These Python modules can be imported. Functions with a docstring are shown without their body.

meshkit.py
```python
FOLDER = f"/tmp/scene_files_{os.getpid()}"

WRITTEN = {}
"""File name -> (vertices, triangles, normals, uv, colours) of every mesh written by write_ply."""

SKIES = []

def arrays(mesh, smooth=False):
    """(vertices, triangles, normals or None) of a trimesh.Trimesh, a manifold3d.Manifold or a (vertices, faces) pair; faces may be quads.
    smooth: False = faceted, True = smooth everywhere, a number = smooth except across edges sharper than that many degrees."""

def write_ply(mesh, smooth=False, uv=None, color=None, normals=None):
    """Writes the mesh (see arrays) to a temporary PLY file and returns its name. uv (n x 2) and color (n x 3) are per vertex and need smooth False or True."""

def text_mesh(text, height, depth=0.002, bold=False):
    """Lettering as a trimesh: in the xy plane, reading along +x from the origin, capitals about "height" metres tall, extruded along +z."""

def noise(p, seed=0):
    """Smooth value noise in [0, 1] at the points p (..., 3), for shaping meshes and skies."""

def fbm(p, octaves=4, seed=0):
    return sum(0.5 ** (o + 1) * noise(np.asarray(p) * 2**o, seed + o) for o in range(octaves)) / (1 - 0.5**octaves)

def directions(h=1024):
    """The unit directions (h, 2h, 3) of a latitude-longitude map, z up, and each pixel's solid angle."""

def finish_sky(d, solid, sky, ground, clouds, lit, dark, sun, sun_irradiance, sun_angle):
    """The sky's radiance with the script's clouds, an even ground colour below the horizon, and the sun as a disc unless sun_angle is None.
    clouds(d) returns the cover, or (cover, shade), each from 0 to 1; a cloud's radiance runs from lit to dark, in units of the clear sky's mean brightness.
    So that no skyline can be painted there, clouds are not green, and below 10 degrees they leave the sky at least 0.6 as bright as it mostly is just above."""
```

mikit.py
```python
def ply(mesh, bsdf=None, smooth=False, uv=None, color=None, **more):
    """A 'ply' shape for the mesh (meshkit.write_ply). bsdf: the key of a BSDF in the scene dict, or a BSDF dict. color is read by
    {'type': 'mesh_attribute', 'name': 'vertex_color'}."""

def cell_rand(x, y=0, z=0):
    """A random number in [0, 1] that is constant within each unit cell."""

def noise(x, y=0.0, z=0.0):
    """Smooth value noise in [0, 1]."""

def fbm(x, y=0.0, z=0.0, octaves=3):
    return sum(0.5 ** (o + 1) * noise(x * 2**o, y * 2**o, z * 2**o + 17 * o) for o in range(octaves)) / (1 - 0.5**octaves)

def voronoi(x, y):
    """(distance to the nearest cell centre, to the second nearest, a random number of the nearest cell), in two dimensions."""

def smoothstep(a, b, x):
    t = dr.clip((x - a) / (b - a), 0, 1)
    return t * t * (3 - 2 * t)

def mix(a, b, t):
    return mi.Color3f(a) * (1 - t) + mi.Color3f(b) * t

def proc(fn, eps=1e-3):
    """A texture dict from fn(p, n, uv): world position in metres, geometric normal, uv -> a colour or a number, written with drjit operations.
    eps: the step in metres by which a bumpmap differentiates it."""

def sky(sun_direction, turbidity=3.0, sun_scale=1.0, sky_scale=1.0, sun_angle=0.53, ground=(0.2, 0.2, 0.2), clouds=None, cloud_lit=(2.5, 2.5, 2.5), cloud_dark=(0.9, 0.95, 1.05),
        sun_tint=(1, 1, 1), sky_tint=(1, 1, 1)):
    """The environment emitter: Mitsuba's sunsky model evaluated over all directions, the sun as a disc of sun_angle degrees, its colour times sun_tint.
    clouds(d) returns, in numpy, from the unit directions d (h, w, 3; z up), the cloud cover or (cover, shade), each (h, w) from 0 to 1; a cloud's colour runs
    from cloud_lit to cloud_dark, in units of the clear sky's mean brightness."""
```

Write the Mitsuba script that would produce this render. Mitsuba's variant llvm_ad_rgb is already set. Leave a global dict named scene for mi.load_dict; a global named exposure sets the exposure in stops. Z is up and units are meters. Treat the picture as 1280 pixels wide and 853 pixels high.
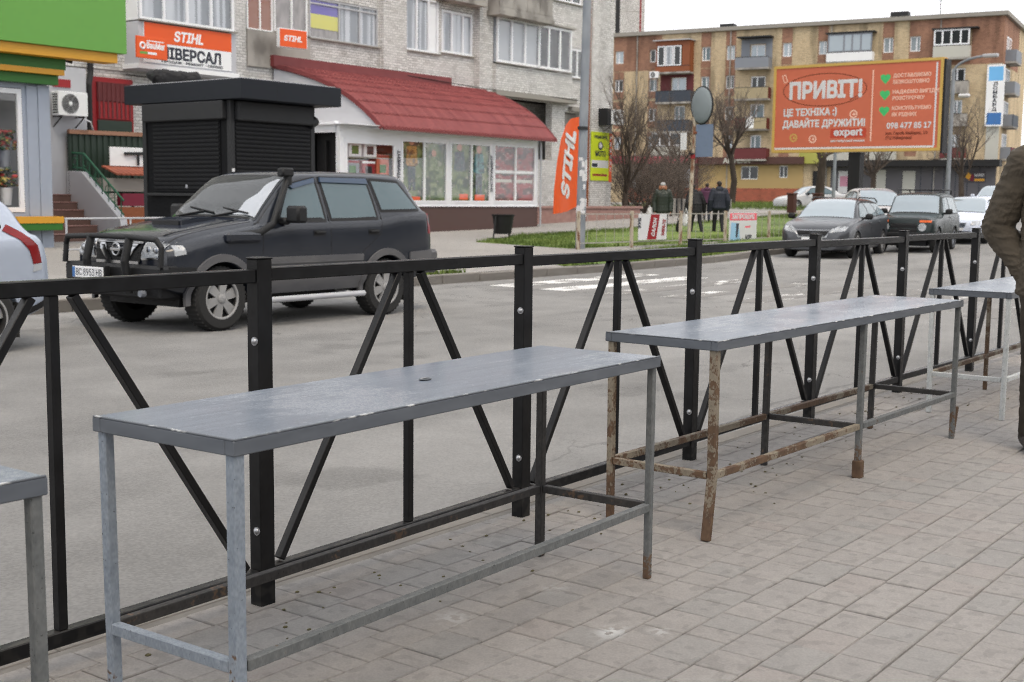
import math, random
import numpy as np, trimesh, shapely, manifold3d as m3
from shapely.geometry import Polygon, box as sbox
import drjit as dr, mitsuba as mi, mikit, meshkit
from mikit import noise, fbm, voronoi, smoothstep, mix, cell_rand

T = mi.ScalarTransform4f
rng = np.random.default_rng(7); random.seed(7)
scene, labels = {}, {}
exposure = 2.68

# ---- camera: 1.29 m above the pavement, 37 degrees off the fence line, a little rolled
CAM = np.array([0, 0, 1.293])
PITCH, ROLL, YAW = -0.1135, 0.0109, 0.6452
_F = np.array([math.cos(YAW) * math.cos(PITCH), math.sin(YAW) * math.cos(PITCH), math.sin(PITCH)])
_R = np.array([math.sin(YAW), -math.cos(YAW), 0.0]); _U = np.cross(_R, _F)
_U = -math.sin(ROLL) * _R + math.cos(ROLL) * _U
scene['camera'] = {'type': 'thinlens', 'fov': 2 * math.degrees(math.atan(640 / 1570.1)), 'fov_axis': 'x', 'aperture_radius': 0.0028, 'focus_distance': 4.0,
                   'near_clip': 0.05, 'far_clip': 4000.0, 'to_world': T().look_at(origin=CAM.tolist(), target=(CAM + _F).tolist(), up=_U.tolist())}

# ---- overcast daylight
def cloud(d):
    n = meshkit.fbm(d * np.array([3.0, 3.0, 6.0]), 4, 3)
    return np.ones(d.shape[:2]), np.clip((n - 0.45) * 1.4, 0, 0.35)
scene['sky'] = mikit.sky((-0.35, -0.45, 0.82), turbidity=3, sun_scale=0.14, sun_angle=24, clouds=cloud, cloud_lit=(2.5, 2.5, 2.55), cloud_dark=(1.6, 1.63, 1.7))

# ---------------------------------------------------------------- helpers
def lin(r, g=None, b=None, k=1.0):
    if g is None: g = b = r
    f = lambda v: (v / 255 / 12.92 if v < 10 else ((v / 255 + 0.055) / 1.055) ** 2.4) * k
    return [f(r), f(g), f(b)]

def tex(c):
    return mikit.proc(c) if callable(c) else {'type': 'rgb', 'value': [float(x) for x in c]}

def mat(key, c, rough=0.6, spec=0.4, metal=0.0, coat=0.0, bump=None, sheen=0.0):
    b = {'type': 'principled', 'base_color': tex(c), 'roughness': tex(rough) if callable(rough) else float(rough), 'specular': spec, 'metallic': metal}
    if coat: b['clearcoat'] = coat; b['clearcoat_gloss'] = 0.9
    if sheen: b['sheen'] = sheen
    if bump: b = {'type': 'bumpmap', 'texture': mikit.proc(bump[0], bump[2] if len(bump) > 2 else 1e-3), 'scale': bump[1], 'bsdf': b}
    scene[key] = {'type': 'twosided', 'bsdf': b}
    return key

def numbered(k):
    if k not in scene and k not in labels: return k
    i = 1
    while f'{k}_{i:03d}' in scene or f'{k}_{i:03d}' in labels: i += 1
    return f'{k}_{i:03d}'

def thing(name, label, cat, group=None, kind=None):
    k = numbered(name); labels[k] = {'label': label, 'category': cat}
    if group: labels[k]['group'] = group
    return k

_next = {}
def part(parent, name, mesh, m, smooth=False, label=None, kind=None, uv=None):
    base = parent + '__' + name if parent else name
    k = base
    i = _next.get(base, 0)
    if i: k = f'{base}_{i:03d}'
    _next[base] = i + 1
    scene[k] = mesh if isinstance(mesh, dict) else mikit.ply(mesh, m, smooth=smooth, uv=uv)
    if label or kind:
        labels[k] = {}
        if label: labels[k]['label'] = label
        if kind: labels[k]['kind'] = kind
    return k

def single(name, mesh, m, label, cat, group=None, smooth=False):
    k = thing(name, label, cat, group); scene[k] = mikit.ply(mesh, m, smooth=smooth); return k

def ground_piece(name, mesh, m, smooth=False, label=None, kind='structure'):
    scene[name] = mikit.ply(mesh, m, smooth=smooth); labels[name] = {'kind': kind, 'label': label or name.replace('_', ' ')}

cat = trimesh.util.concatenate

def box(x0, x1, y0, y1, z0, z1, b=0.0):
    x0, x1 = min(x0, x1), max(x0, x1); y0, y1 = min(y0, y1), max(y0, y1); z0, z1 = min(z0, z1), max(z0, z1)
    if not b:
        return trimesh.creation.box(bounds=[[x0, y0, z0], [x1, y1, z1]])
    b = min(b, 0.45 * min(x1 - x0, y1 - y0, z1 - z0))
    P = []
    for x in (x0, x1):
        for y in (y0, y1):
            for z in (z0, z1):
                sx, sy, sz = (b if x == x0 else -b), (b if y == y0 else -b), (b if z == z0 else -b)
                P += [(x, y + sy, z + sz), (x + sx, y, z + sz), (x + sx, y + sy, z)]
    return trimesh.convex.convex_hull(np.array(P))

def beam(p, q, w, h, up=(0, 0, 1), b=0.0):
    """rectangular bar from p to q: h along 'up', w across."""
    p, q = np.array(p, float), np.array(q, float); L = np.linalg.norm(q - p); d = (q - p) / L
    up = np.array(up, float)
    if abs(d @ up) > 0.99: up = np.array([0, 1.0, 0])
    s = np.cross(up, d); s /= np.linalg.norm(s); u = np.cross(d, s)
    m = box(0, L, -w / 2, w / 2, -h / 2, h / 2, b)
    M = np.eye(4); M[:3, 0], M[:3, 1], M[:3, 2], M[:3, 3] = d, s, u, p
    m.apply_transform(M); return m

def tube(p, q, r0, r1=None, n=10):
    r1 = r0 if r1 is None else r1
    p, q = np.array(p, float), np.array(q, float); d = q - p; L = np.linalg.norm(d); d /= L
    a = np.cross(d, [0, 0, 1.0] if abs(d[2]) < 0.9 else [1.0, 0, 0]); a /= np.linalg.norm(a); c = np.cross(d, a)
    t = np.arange(n) * 2 * np.pi / n; ring = np.cos(t)[:, None] * a + np.sin(t)[:, None] * c
    v = np.vstack([p + ring * r0, q + ring * r1, [p], [q]]); i = np.arange(n); j = (i + 1) % n
    f = np.vstack([np.stack([i, j, j + n], 1), np.stack([i, j + n, i + n], 1), np.stack([j, i, i * 0 + 2 * n], 1), np.stack([i + n, j + n, i * 0 + 2 * n + 1], 1)])
    return trimesh.Trimesh(v, f, process=False)

def path(pts, r, n=8):
    ms = [tube(pts[i], pts[i + 1], r, r, n) for i in range(len(pts) - 1)]
    for p in pts[1:-1]:
        s = trimesh.creation.icosphere(1, r); s.apply_translation(p); ms.append(s)
    return cat(ms)

def prism(poly, t0, t1):
    """polygon in (u, z) extruded over w in [t0, t1]; result in (u, w, z)."""
    ms = []
    for g in getattr(poly, 'geoms', [poly]):
        m = trimesh.creation.extrude_polygon(g, abs(t1 - t0), engine='earcut')
        v = m.vertices.copy(); m.vertices = np.stack([v[:, 0], min(t0, t1) + v[:, 2], v[:, 1]], 1); m.invert(); ms.append(m)
    return cat(ms)

class Frame:
    """u runs to the right along a facade, w outward towards the viewer, z up."""
    def __init__(s, o, ang):
        u = np.array([math.cos(ang), math.sin(ang), 0]); n = np.array([u[1], -u[0], 0])
        s.M = np.eye(4); s.M[:3, 0], s.M[:3, 1], s.M[:3, 2], s.M[:3, 3] = u, n, [0, 0, 1], o
    def __call__(s, m):
        m = m.copy(); m.apply_transform(s.M)
        if np.linalg.det(s.M[:3, :3]) < 0: m.invert()
        return m
    def pt(s, u, w, z): return (s.M @ [u, w, z, 1])[:3]

def lettering(fr, text, h, u, z, w=0.0, depth=0.006, bold=True, shear=0.0, width=None, rot=0.0, align='l', fat=0.028):
    m = meshkit.text_mesh(text, h, depth, bold)
    if fat:
        d = fat * h; m = cat([moved(m, (dx * d, dy * d, 0.0004 * i)) for i, (dx, dy) in enumerate(((0, 0), (1, 0), (-1, 0), (0, 1), (0, -1), (.7, .7), (-.7, -.7), (.7, -.7), (-.7, .7)))])
    v = np.array(m.vertices)
    if width: v[:, 0] *= width / (v[:, 0].max() - min(v[:, 0].min(), 0))
    v[:, 0] += v[:, 1] * shear
    if align == 'c': v[:, 0] -= (v[:, 0].max() + v[:, 0].min()) / 2
    c, s = math.cos(rot), math.sin(rot)
    v = np.stack([c * v[:, 0] - s * v[:, 1], s * v[:, 0] + c * v[:, 1], v[:, 2]], 1)
    m = trimesh.Trimesh(np.stack([u + v[:, 0], w + v[:, 2], z + v[:, 1]], 1), m.faces, process=False)
    return fr(m)

def ring(u0, u1, z0, z1, t):
    return sbox(u0, z0, u1, z1).difference(sbox(u0 + t, z0 + t, u1 - t, z1 - t))

def hullmesh(pts): return trimesh.convex.convex_hull(np.array(pts))

def bones(bs, ref=0.04, it=8, disp=None):
    """bones (p, q, rp, rq) joined into one smooth surface."""
    out = m3.Manifold()
    for p, q, a, c in bs:
        pts = []
        for o, r in ((p, a), (q, c)):
            s = trimesh.creation.icosphere(2, 1.0).vertices * np.array(r) + np.array(o); pts.append(s)
        out = out + m3.Manifold.hull_points(np.vstack(pts).astype(np.float32))
    out = out.refine_to_length(ref)
    me = out.to_mesh()
    t = trimesh.Trimesh(me.vert_properties[:, :3], me.tri_verts, process=True)
    if it: trimesh.smoothing.filter_taubin(t, iterations=it)
    if disp is not None: t.vertices = t.vertices + t.vertex_normals * disp(np.array(t.vertices))[:, None]
    return t

def moved(m, loc=(0, 0, 0), rz=0.0):
    m = m.copy(); M = trimesh.transformations.rotation_matrix(rz, [0, 0, 1]); M[:3, 3] = loc; m.apply_transform(M); return m

# ---------------------------------------------------------------- materials
def f_asphalt(p, n, uv):
    big = fbm(p.x * 0.35, p.y * 0.7, 0.0, 4); mid = fbm(p.x * 3, p.y * 3, 4.0, 3); fine = noise(p.x * 95, p.y * 95, 1.0)
    trk = smoothstep(0.45, 0.75, fbm(p.x * 0.12, p.y * 1.3, 9.0, 3))
    a, b, _ = voronoi(p.x * 0.55 + 0.5 * mid, p.y * 0.55 + 0.4 * big)
    crack = 1 - smoothstep(0.004, 0.022, b - a)
    v = 0.176 + 0.06 * (big - 0.5) + 0.04 * (mid - 0.5) + 0.040 * (fine - 0.5) - 0.018 * trk - 0.016 * smoothstep(0.56, 0.63, fbm(p.x * 0.25 + 5.0, p.y * 0.4, 3.0, 4)) - 0.025 * smoothstep(0.70, 0.78, fbm(p.x * 1.1, p.y * 1.6, 8.0, 3))
    crack = crack * smoothstep(0.42, 0.6, noise(p.x * 0.4, p.y * 0.4, 3.0))
    v = v * (1 - 0.28 * crack)
    return mi.Color3f(v * 1.0, v * 0.985, v * 0.96)
mat('m_asphalt', f_asphalt, 0.9, 0.2, bump=(lambda p, n, uv: noise(p.x * 130, p.y * 130, 0.0) * 0.6 + 0.4 * noise(p.x * 40, p.y * 40, 2.0), 0.0016))

def paving(base, warm):
    def f(p, n, uv):
        big = fbm(p.x * 1.1, p.y * 1.1, 3.0, 3); fine = noise(p.x * 210, p.y * 210, 1.0); mid = fbm(p.x * 22, p.y * 22, 5.0, 3)
        v = base * (1 + 0.17 * (big - 0.5) + 0.16 * (mid - 0.5) + 0.16 * (fine - 0.5))
        spot = smoothstep(0.72, 0.8, noise(p.x * 30, p.y * 30, 11.0)) * 0.12
        w = dr.exp(-(dr.square((p.x - 3.10) / 0.055) + dr.square((p.y - 1.95) / 0.035))) + 0.5 * dr.exp(-(dr.square((p.x - 3.2) / 0.035) + dr.square((p.y - 1.84) / 0.03)))
        w = w + 0.4 * dr.exp(-(dr.square((p.x - 2.9) / 0.06) + dr.square((p.y - 2.4) / 0.05))) + 0.3 * dr.exp(-(dr.square((p.x - 3.35) / 0.05) + dr.square((p.y - 2.33) / 0.04)))
        w = dr.clip(w * smoothstep(0.3, 0.6, noise(p.x * 60, p.y * 60, 2.0)), 0, 1)
        c = mi.Color3f(v * warm[0], v * warm[1], v * warm[2]) * (1 - spot)
        return mix(c, mi.Color3f(0.46, 0.47, 0.47), w * 0.75)
    return f
TILES = [mat(f'm_tile{i}', paving(b, w), 0.85, 0.25, bump=(lambda p, n, uv: noise(p.x * 160, p.y * 160, 0.0), 0.0009)) for i, (b, w) in enumerate(
    [(0.212, (1.045, 0.985, 0.935)), (0.206, (1.04, 0.985, 0.94)), (0.219, (1.045, 0.985, 0.935)), (0.212, (1.06, 0.978, 0.925)), (0.207, (1.03, 0.988, 0.945))])]
mat('m_joint', lambda p, n, uv: mix((0.115, 0.108, 0.099), (0.19, 0.18, 0.166), fbm(p.x * 8, p.y * 8, 0.0, 3)), 0.95, 0.1)
def f_farpave(p, n, uv):
    v = 0.20 + 0.07 * (fbm(p.x * 0.3, p.y * 0.3, 0.0, 4) - 0.5) + 0.03 * (noise(p.x * 30, p.y * 30) - 0.5)
    gx = dr.abs(p.x / 0.4 - dr.floor(p.x / 0.4) - 0.5); gy = dr.abs(p.y / 0.4 - dr.floor(p.y / 0.4) - 0.5)
    j = smoothstep(0.46, 0.49, dr.maximum(gx, gy))
    v = v * (1 - 0.25 * j)
    return mi.Color3f(v * 1.03, v * 0.99, v * 0.94)
mat('m_farpave', f_farpave, 0.9, 0.2)
mat('m_kerb', lambda p, n, uv: mix((0.14, 0.128, 0.116), (0.20, 0.19, 0.176), fbm(p.x * 2, p.y * 6, p.z * 8, 4)), 0.9, 0.2)
mat('m_soil', lambda p, n, uv: mix((0.07, 0.06, 0.04), (0.12, 0.11, 0.06), fbm(p.x * 2, p.y * 2, 0.0, 4)), 0.95, 0.1)
mat('m_grass', lambda p, n, uv: mix((0.045, 0.095, 0.018), (0.16, 0.20, 0.05), fbm(p.x * 1.5, p.y * 1.5, p.z * 4, 3)), 0.7, 0.2)
def f_zebra(p, n, uv):
    w = fbm(p.x * 2.2, p.y * 5.5, 0.0, 4); f = noise(p.x * 40, p.y * 40, 0.0)
    t = smoothstep(0.36, 0.52, w + 0.12 * (f - 0.5) + 0.30 * smoothstep(10.0, 11.6, p.y) - 0.26)
    return mix((0.155, 0.15, 0.145), (0.47, 0.47, 0.46), t)
mat('m_zebra', f_zebra, 0.85, 0.2)

# foreground metal
def f_top(p, n, uv):
    s = fbm(p.x * 2.2, p.y * 7, 0.0, 4); st = fbm(p.x * 4 + p.y * 3, p.y * 60, 2.0, 3); sp = smoothstep(0.70, 0.9, fbm(p.x * 60, p.y * 60, 1.0, 3))
    worn = smoothstep(0.50, 0.66, fbm(p.x * 2.6 + 3.0, p.y * 4.5, 7.0, 4) + 0.22 * (fbm(p.x * 55, p.y * 55, 3.0, 3) - 0.5) + 0.22 * (fbm(p.x * 7, p.y * 130, 6.0, 3) - 0.5)) * (0.4 + 0.6 * smoothstep(0.35, 0.65, noise(p.x * 230, p.y * 230, 1.0)))
    c = mix((0.100, 0.120, 0.150), (0.160, 0.182, 0.216), 0.5 * s + 0.5 * st) * (0.92 + 0.16 * noise(p.x * 300, p.y * 300, 2.0))
    return mix(c, mi.Color3f(0.33, 0.35, 0.38), dr.clip(0.7 * worn + 0.4 * sp, 0, 1) * 0.46)
def r_top(p, n, uv):
    return 0.20 + 0.16 * fbm(p.x * 5, p.y * 14, 3.0, 3)
mat('m_tabletop', f_top, r_top, 0.8, bump=(lambda p, n, uv: fbm(p.x * 5, p.y * 5, 0.0, 2) + 0.08 * noise(p.x * 90, p.y * 90), 0.0035, 3e-3))
mat('m_apron', lambda p, n, uv: mix((0.062, 0.072, 0.088), (0.105, 0.118, 0.138), fbm(p.x * 9, p.y * 9, p.z * 30, 3)), 0.42, 0.5)
mat('m_apron_worn', lambda p, n, uv: mix((0.09, 0.10, 0.115), (0.42, 0.43, 0.44), smoothstep(0.55, 0.72, fbm(p.x * 26, p.y * 26, p.z * 40, 3))), 0.6, 0.4)
def rusty(paint, paint2, amount, foot):
    def f(p, n, uv):
        a = fbm(p.x * 11, p.y * 11, p.z * 8, 4); s = fbm(p.x * 70, p.y * 70, p.z * 40, 3); d = noise(p.x * 260, p.y * 260, p.z * 120); q = fbm(p.x * 150, p.y * 150, p.z * 110, 2)
        r = smoothstep(0.56 - amount, 0.64 - amount, 0.5 * a + 0.3 * s + 0.2 * q + foot * smoothstep(0.30, 0.0, p.z))
        col = mix(paint, paint2, dr.clip(0.5 + 1.1 * (s - 0.5) + 0.5 * (a - 0.5), 0, 1)) * (1 - 0.5 * smoothstep(0.78, 0.84, q))
        rust = mix((0.038, 0.022, 0.015), (0.135, 0.082, 0.048), s)
        return mix(col * (0.85 + 0.3 * d), rust, r)
    return f
mat('m_leg_grey', rusty((0.150, 0.180, 0.220), (0.225, 0.258, 0.30), -0.08, 0.10), 0.5, 0.5)
mat('m_leg_rusty', rusty((0.16, 0.135, 0.10), (0.24, 0.21, 0.165), 0.09, 0.22), 0.65, 0.35)
mat('m_leg_dark', rusty((0.016, 0.015, 0.015), (0.042, 0.039, 0.037), -0.06, 0.12), 0.55, 0.4)
mat('m_leg_white', rusty((0.36, 0.38, 0.38), (0.50, 0.52, 0.52), -0.12, 0.12), 0.55, 0.4)
mat('m_leg_mixed', rusty((0.075, 0.083, 0.086), (0.145, 0.15, 0.15), -0.08, 0.18), 0.55, 0.4)
mat('m_fence', lambda p, n, uv: mix(mix((0.004, 0.004, 0.0045), (0.012, 0.0125, 0.014), fbm(p.x * 20, p.y * 20, p.z * 14, 3)), mi.Color3f(0.06, 0.056, 0.05), smoothstep(0.3, 0.9, n.z) * smoothstep(0.35, 0.8, fbm(p.x * 14, p.y * 30, 2.0, 3)) * 0.5 + 0.25 * smoothstep(0.22, 0.0, p.z) * smoothstep(0.4, 0.7, noise(p.x * 40, p.y * 40, p.z * 40))), lambda p, n, uv: 0.24 + 0.16 * fbm(p.x * 30, p.y * 30, p.z * 30, 3), 0.22)  # upward faces greyed: dust, and sky reflection painted into the colour
mat('m_zinc', (0.40, 0.41, 0.43), 0.35, 0.5, 0.9)

# general
for k, c, r in (('m_white', lin(236, 238, 240, 0.9), 0.5), ('m_frame', lin(232, 234, 238, 0.9), 0.35), ('m_black', (0.008, 0.008, 0.009), 0.6), ('m_dark', (0.016, 0.017, 0.019), 0.6),
                ('m_rubber', (0.022, 0.022, 0.022), 0.85), ('m_plastic', (0.009, 0.0095, 0.0105), 0.6), ('m_orange', lin(232, 92, 34, 0.85), 0.5), ('m_red', lin(148, 30, 36, 0.9), 0.5),
                ('m_greenp', lin(112, 176, 78, 0.72), 0.45), ('m_green2', lin(62, 132, 48, 0.6), 0.45), ('m_yellowp', lin(226, 166, 52, 0.8), 0.45), ('m_bluep', lin(60, 110, 170), 0.5),
                ('m_maroon', lin(96, 42, 44), 0.6), ('m_brownp', lin(128, 72, 42), 0.55), ('m_plinth', lin(96, 74, 70, 0.75), 0.65), ('m_ink', (0.02, 0.025, 0.04), 0.6), ('m_skin', lin(205, 150, 125, 0.75), 0.6),
                ('m_railgreen', lin(52, 110, 84, 0.7), 0.45), ('m_salmon', lin(202, 108, 80, 0.9), 0.55), ('m_darkred', lin(88, 30, 28), 0.5), ('m_tan', lin(178, 164, 132, 0.75), 0.6), ('m_pale', lin(205, 205, 196, 0.75), 0.7),
                ('m_silver', lin(190, 192, 196, 0.8), 0.35), ('m_blind', lin(196, 202, 210, 0.7), 0.7), ('m_lamp', lin(168, 172, 176), 0.10), ('m_lampred', lin(120, 16, 20), 0.12), ('m_amber', lin(220, 100, 40), 0.2),
                ('m_curtain_dark', (0.03, 0.036, 0.04), 0.7), ('m_concrete', lin(178, 174, 166, 0.6), 0.85), ('m_hair', (0.02, 0.015, 0.012), 0.6), ('m_denim', (0.02, 0.024, 0.035), 0.8), ('m_navy', (0.018, 0.022, 0.035), 0.6),
                ('m_olive', (0.022, 0.030, 0.022), 0.45), ('m_blackcloth', (0.012, 0.012, 0.014), 0.7), ('m_purple', (0.09, 0.03, 0.07), 0.7), ('m_greyhat', lin(190, 190, 190, 0.7), 0.8), ('m_fur', lin(170, 120, 90, 0.6), 0.9),
                ('m_leather', (0.018, 0.014, 0.012), 0.5), ('m_paper', lin(225, 226, 228, 0.8), 0.7), ('m_lime', lin(205, 222, 40, 0.85), 0.6), ('m_balcgrey', lin(146, 152, 162, 0.7), 0.6), ('m_balcdark', lin(66, 74, 86, 0.7), 0.6),
                ('m_checkgreen', lin(70, 190, 110, 0.9), 0.5), ('m_outline', lin(120, 52, 30), 0.6), ('m_softprint', lin(236, 190, 170, 0.9), 0.6), ('m_greyblue', lin(172, 182, 198, 0.75), 0.45), ('m_rim', (0.27, 0.27, 0.27), 0.4)):
    mat(k, c, r)
scene['m_pane'] = {'type': 'thindielectric'}
mat('m_glass', (0.012, 0.016, 0.018), 0.03, 0.6); mat('m_glass_tint', (0.045, 0.085, 0.10), 0.02, 1.0, 0.07); mat('m_glass_blue', (0.30, 0.35, 0.385), 0.03, 1.0, 0.32)
mat('m_chrome', (0.46, 0.47, 0.49), 0.16, 0.5, 1.0)
mat('m_pole', lambda p, n, uv: mix(lin(118, 126, 136, 0.8), lin(160, 166, 172, 0.8), fbm(p.x * 8, p.y * 8, p.z * 2.5, 4)), 0.5, 0.4)
mat('m_poleold', lambda p, n, uv: mix((0.42, 0.37, 0.29), (0.17, 0.08, 0.045), smoothstep(0.5, 0.7, fbm(p.x * 9, p.y * 9, p.z * 3, 4))), 0.7, 0.3)
mat('m_bark', lambda p, n, uv: mix((0.032, 0.026, 0.022), (0.085, 0.068, 0.055), fbm(p.x * 9, p.y * 9, p.z * 3, 3)), 0.9, 0.2)
mat('m_twig', (0.105, 0.083, 0.068), 0.85)
mat('m_dirtypaint', lambda p, n, uv: mix((0.006, 0.0095, 0.018), (0.040, 0.042, 0.048), smoothstep(0.8, 0.15, p.z + 0.15) * 0.45 + 0.16 * fbm(p.x * 3, p.y * 3, p.z * 5, 3)), 0.13, 0.5, coat=1.0)
mat('m_cladding', lambda p, n, uv: mix(lin(70, 71, 76), lin(98, 97, 97), fbm(p.x * 3, p.y * 3, p.z * 8, 3)), 0.5, 0.4)
mat('m_whitepaint', lin(206, 214, 230, 0.85), 0.25, 0.5, coat=0.8)
mat('m_silverblue', lin(180, 190, 206, 0.82), 0.22, 0.5, 0.15, coat=0.9)
mat('m_blackpaint', (0.05, 0.054, 0.062), 0.22, 0.5, 0.35, coat=1.0)
mat('m_greenpaint', (0.008, 0.016, 0.016), 0.28, 0.35, coat=0.3)
mat('m_silverpaint', lin(196, 198, 200, 0.8), 0.3, 0.5, coat=0.6)

# masonry
def brick(base, dark, bl=0.25, bh=0.075, mortar=(0.19, 0.185, 0.175), stain=0.4, wide=0.012):
    def f(p, n, uv):
        a = dr.select(dr.abs(n.y) > 0.7, p.x, p.y)
        r = dr.floor(p.z / bh); u = a / bl + 0.5 * (r - 2 * dr.floor(r / 2)); c = dr.floor(u)
        fu = (u - c) * bl; fz = p.z - r * bh
        m = dr.maximum(smoothstep(wide, 0.0, dr.minimum(fu, bl - fu)), smoothstep(wide, 0.0, dr.minimum(fz, bh - fz)))
        v = cell_rand(c, r, 5)
        col = mix(base, dark, dr.clip(0.75 * v * v + 0.2 * (fbm(a * 0.5, p.z * 0.35, 2.0, 4) - 0.4), 0, 1))
        col = mix(col, mi.Color3f(mortar), m * 0.8)
        st = smoothstep(0.45, 0.8, fbm(a * 1.6, p.z * 0.25, 4.0, 4))
        return col * (1 - stain * st)
    return f
mat('m_greybrick', brick((0.665, 0.66, 0.648), (0.42, 0.412, 0.395), 0.25, 0.096, (0.17, 0.165, 0.155), 0.14, 0.019), 0.85, 0.2)
mat('m_yellowbrick', brick((0.545, 0.44, 0.285), (0.38, 0.29, 0.185), 0.26, 0.09, (0.31, 0.27, 0.21), 0.42), 0.85, 0.2)
mat('m_redbrick', brick((0.32, 0.178, 0.125), (0.20, 0.112, 0.08), 0.26, 0.09, (0.24, 0.14, 0.09), 0.35), 0.85, 0.2)
mat('m_redtile', brick((0.34, 0.10, 0.06), (0.22, 0.07, 0.045), 0.3, 0.15, (0.2, 0.1, 0.07), 0.2), 0.7, 0.3)
mat('m_granite', lambda p, n, uv: mix((0.24, 0.125, 0.105), (0.36, 0.22, 0.19), fbm(p.x * 6, p.y * 6, p.z * 6, 4)), 0.6, 0.4)
mat('m_plaster', lambda p, n, uv: mix(lin(222, 224, 230, 0.72), lin(196, 198, 204, 0.72), fbm(p.x * 0.8, p.y * 0.8, p.z * 0.6, 4)), 0.8, 0.2)
mat('m_weathered', lambda p, n, uv: mix((0.36, 0.345, 0.32), (0.16, 0.15, 0.14), smoothstep(0.35, 0.75, fbm(p.x * 1.8, p.y * 1.8, p.z * 0.8, 4))), 0.9, 0.2)
mat('m_steps', lambda p, n, uv: mix((0.13, 0.075, 0.06), (0.20, 0.125, 0.105), fbm(p.x * 3, p.y * 3, p.z * 6, 3)), 0.8, 0.2)
mat('m_roofred', lambda p, n, uv: mix((0.155, 0.028, 0.030), (0.255, 0.062, 0.060), dr.clip(0.5 + 1.3 * (fbm(p.x * 5, p.y * 0.7, p.z * 0.7, 4) - 0.5), 0, 1)), 0.5, 0.4)
mat('m_flashing', lambda p, n, uv: mix((0.15, 0.028, 0.030), (0.20, 0.045, 0.046), fbm(p.x * 3, 0.0, p.z * 3, 3)), 0.55, 0.4)
mat('m_corrgreen', (0.020, 0.036, 0.026), 0.5)
mat('m_kioskpanel', (0.005, 0.0055, 0.0065), 0.5, 0.12); mat('m_kioskfascia', (0.012, 0.0145, 0.020), 0.45, 0.2); mat('m_shutter', (0.0085, 0.009, 0.0105), 0.5, 0.18)
mat('m_curtain', lambda p, n, uv: mix(lin(208, 214, 222, 0.8), lin(150, 158, 168, 0.75), smoothstep(0.3, 0.7, noise((p.x + p.y) * 9, p.z * 0.4, 0.0))), 0.9, 0.1)
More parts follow.
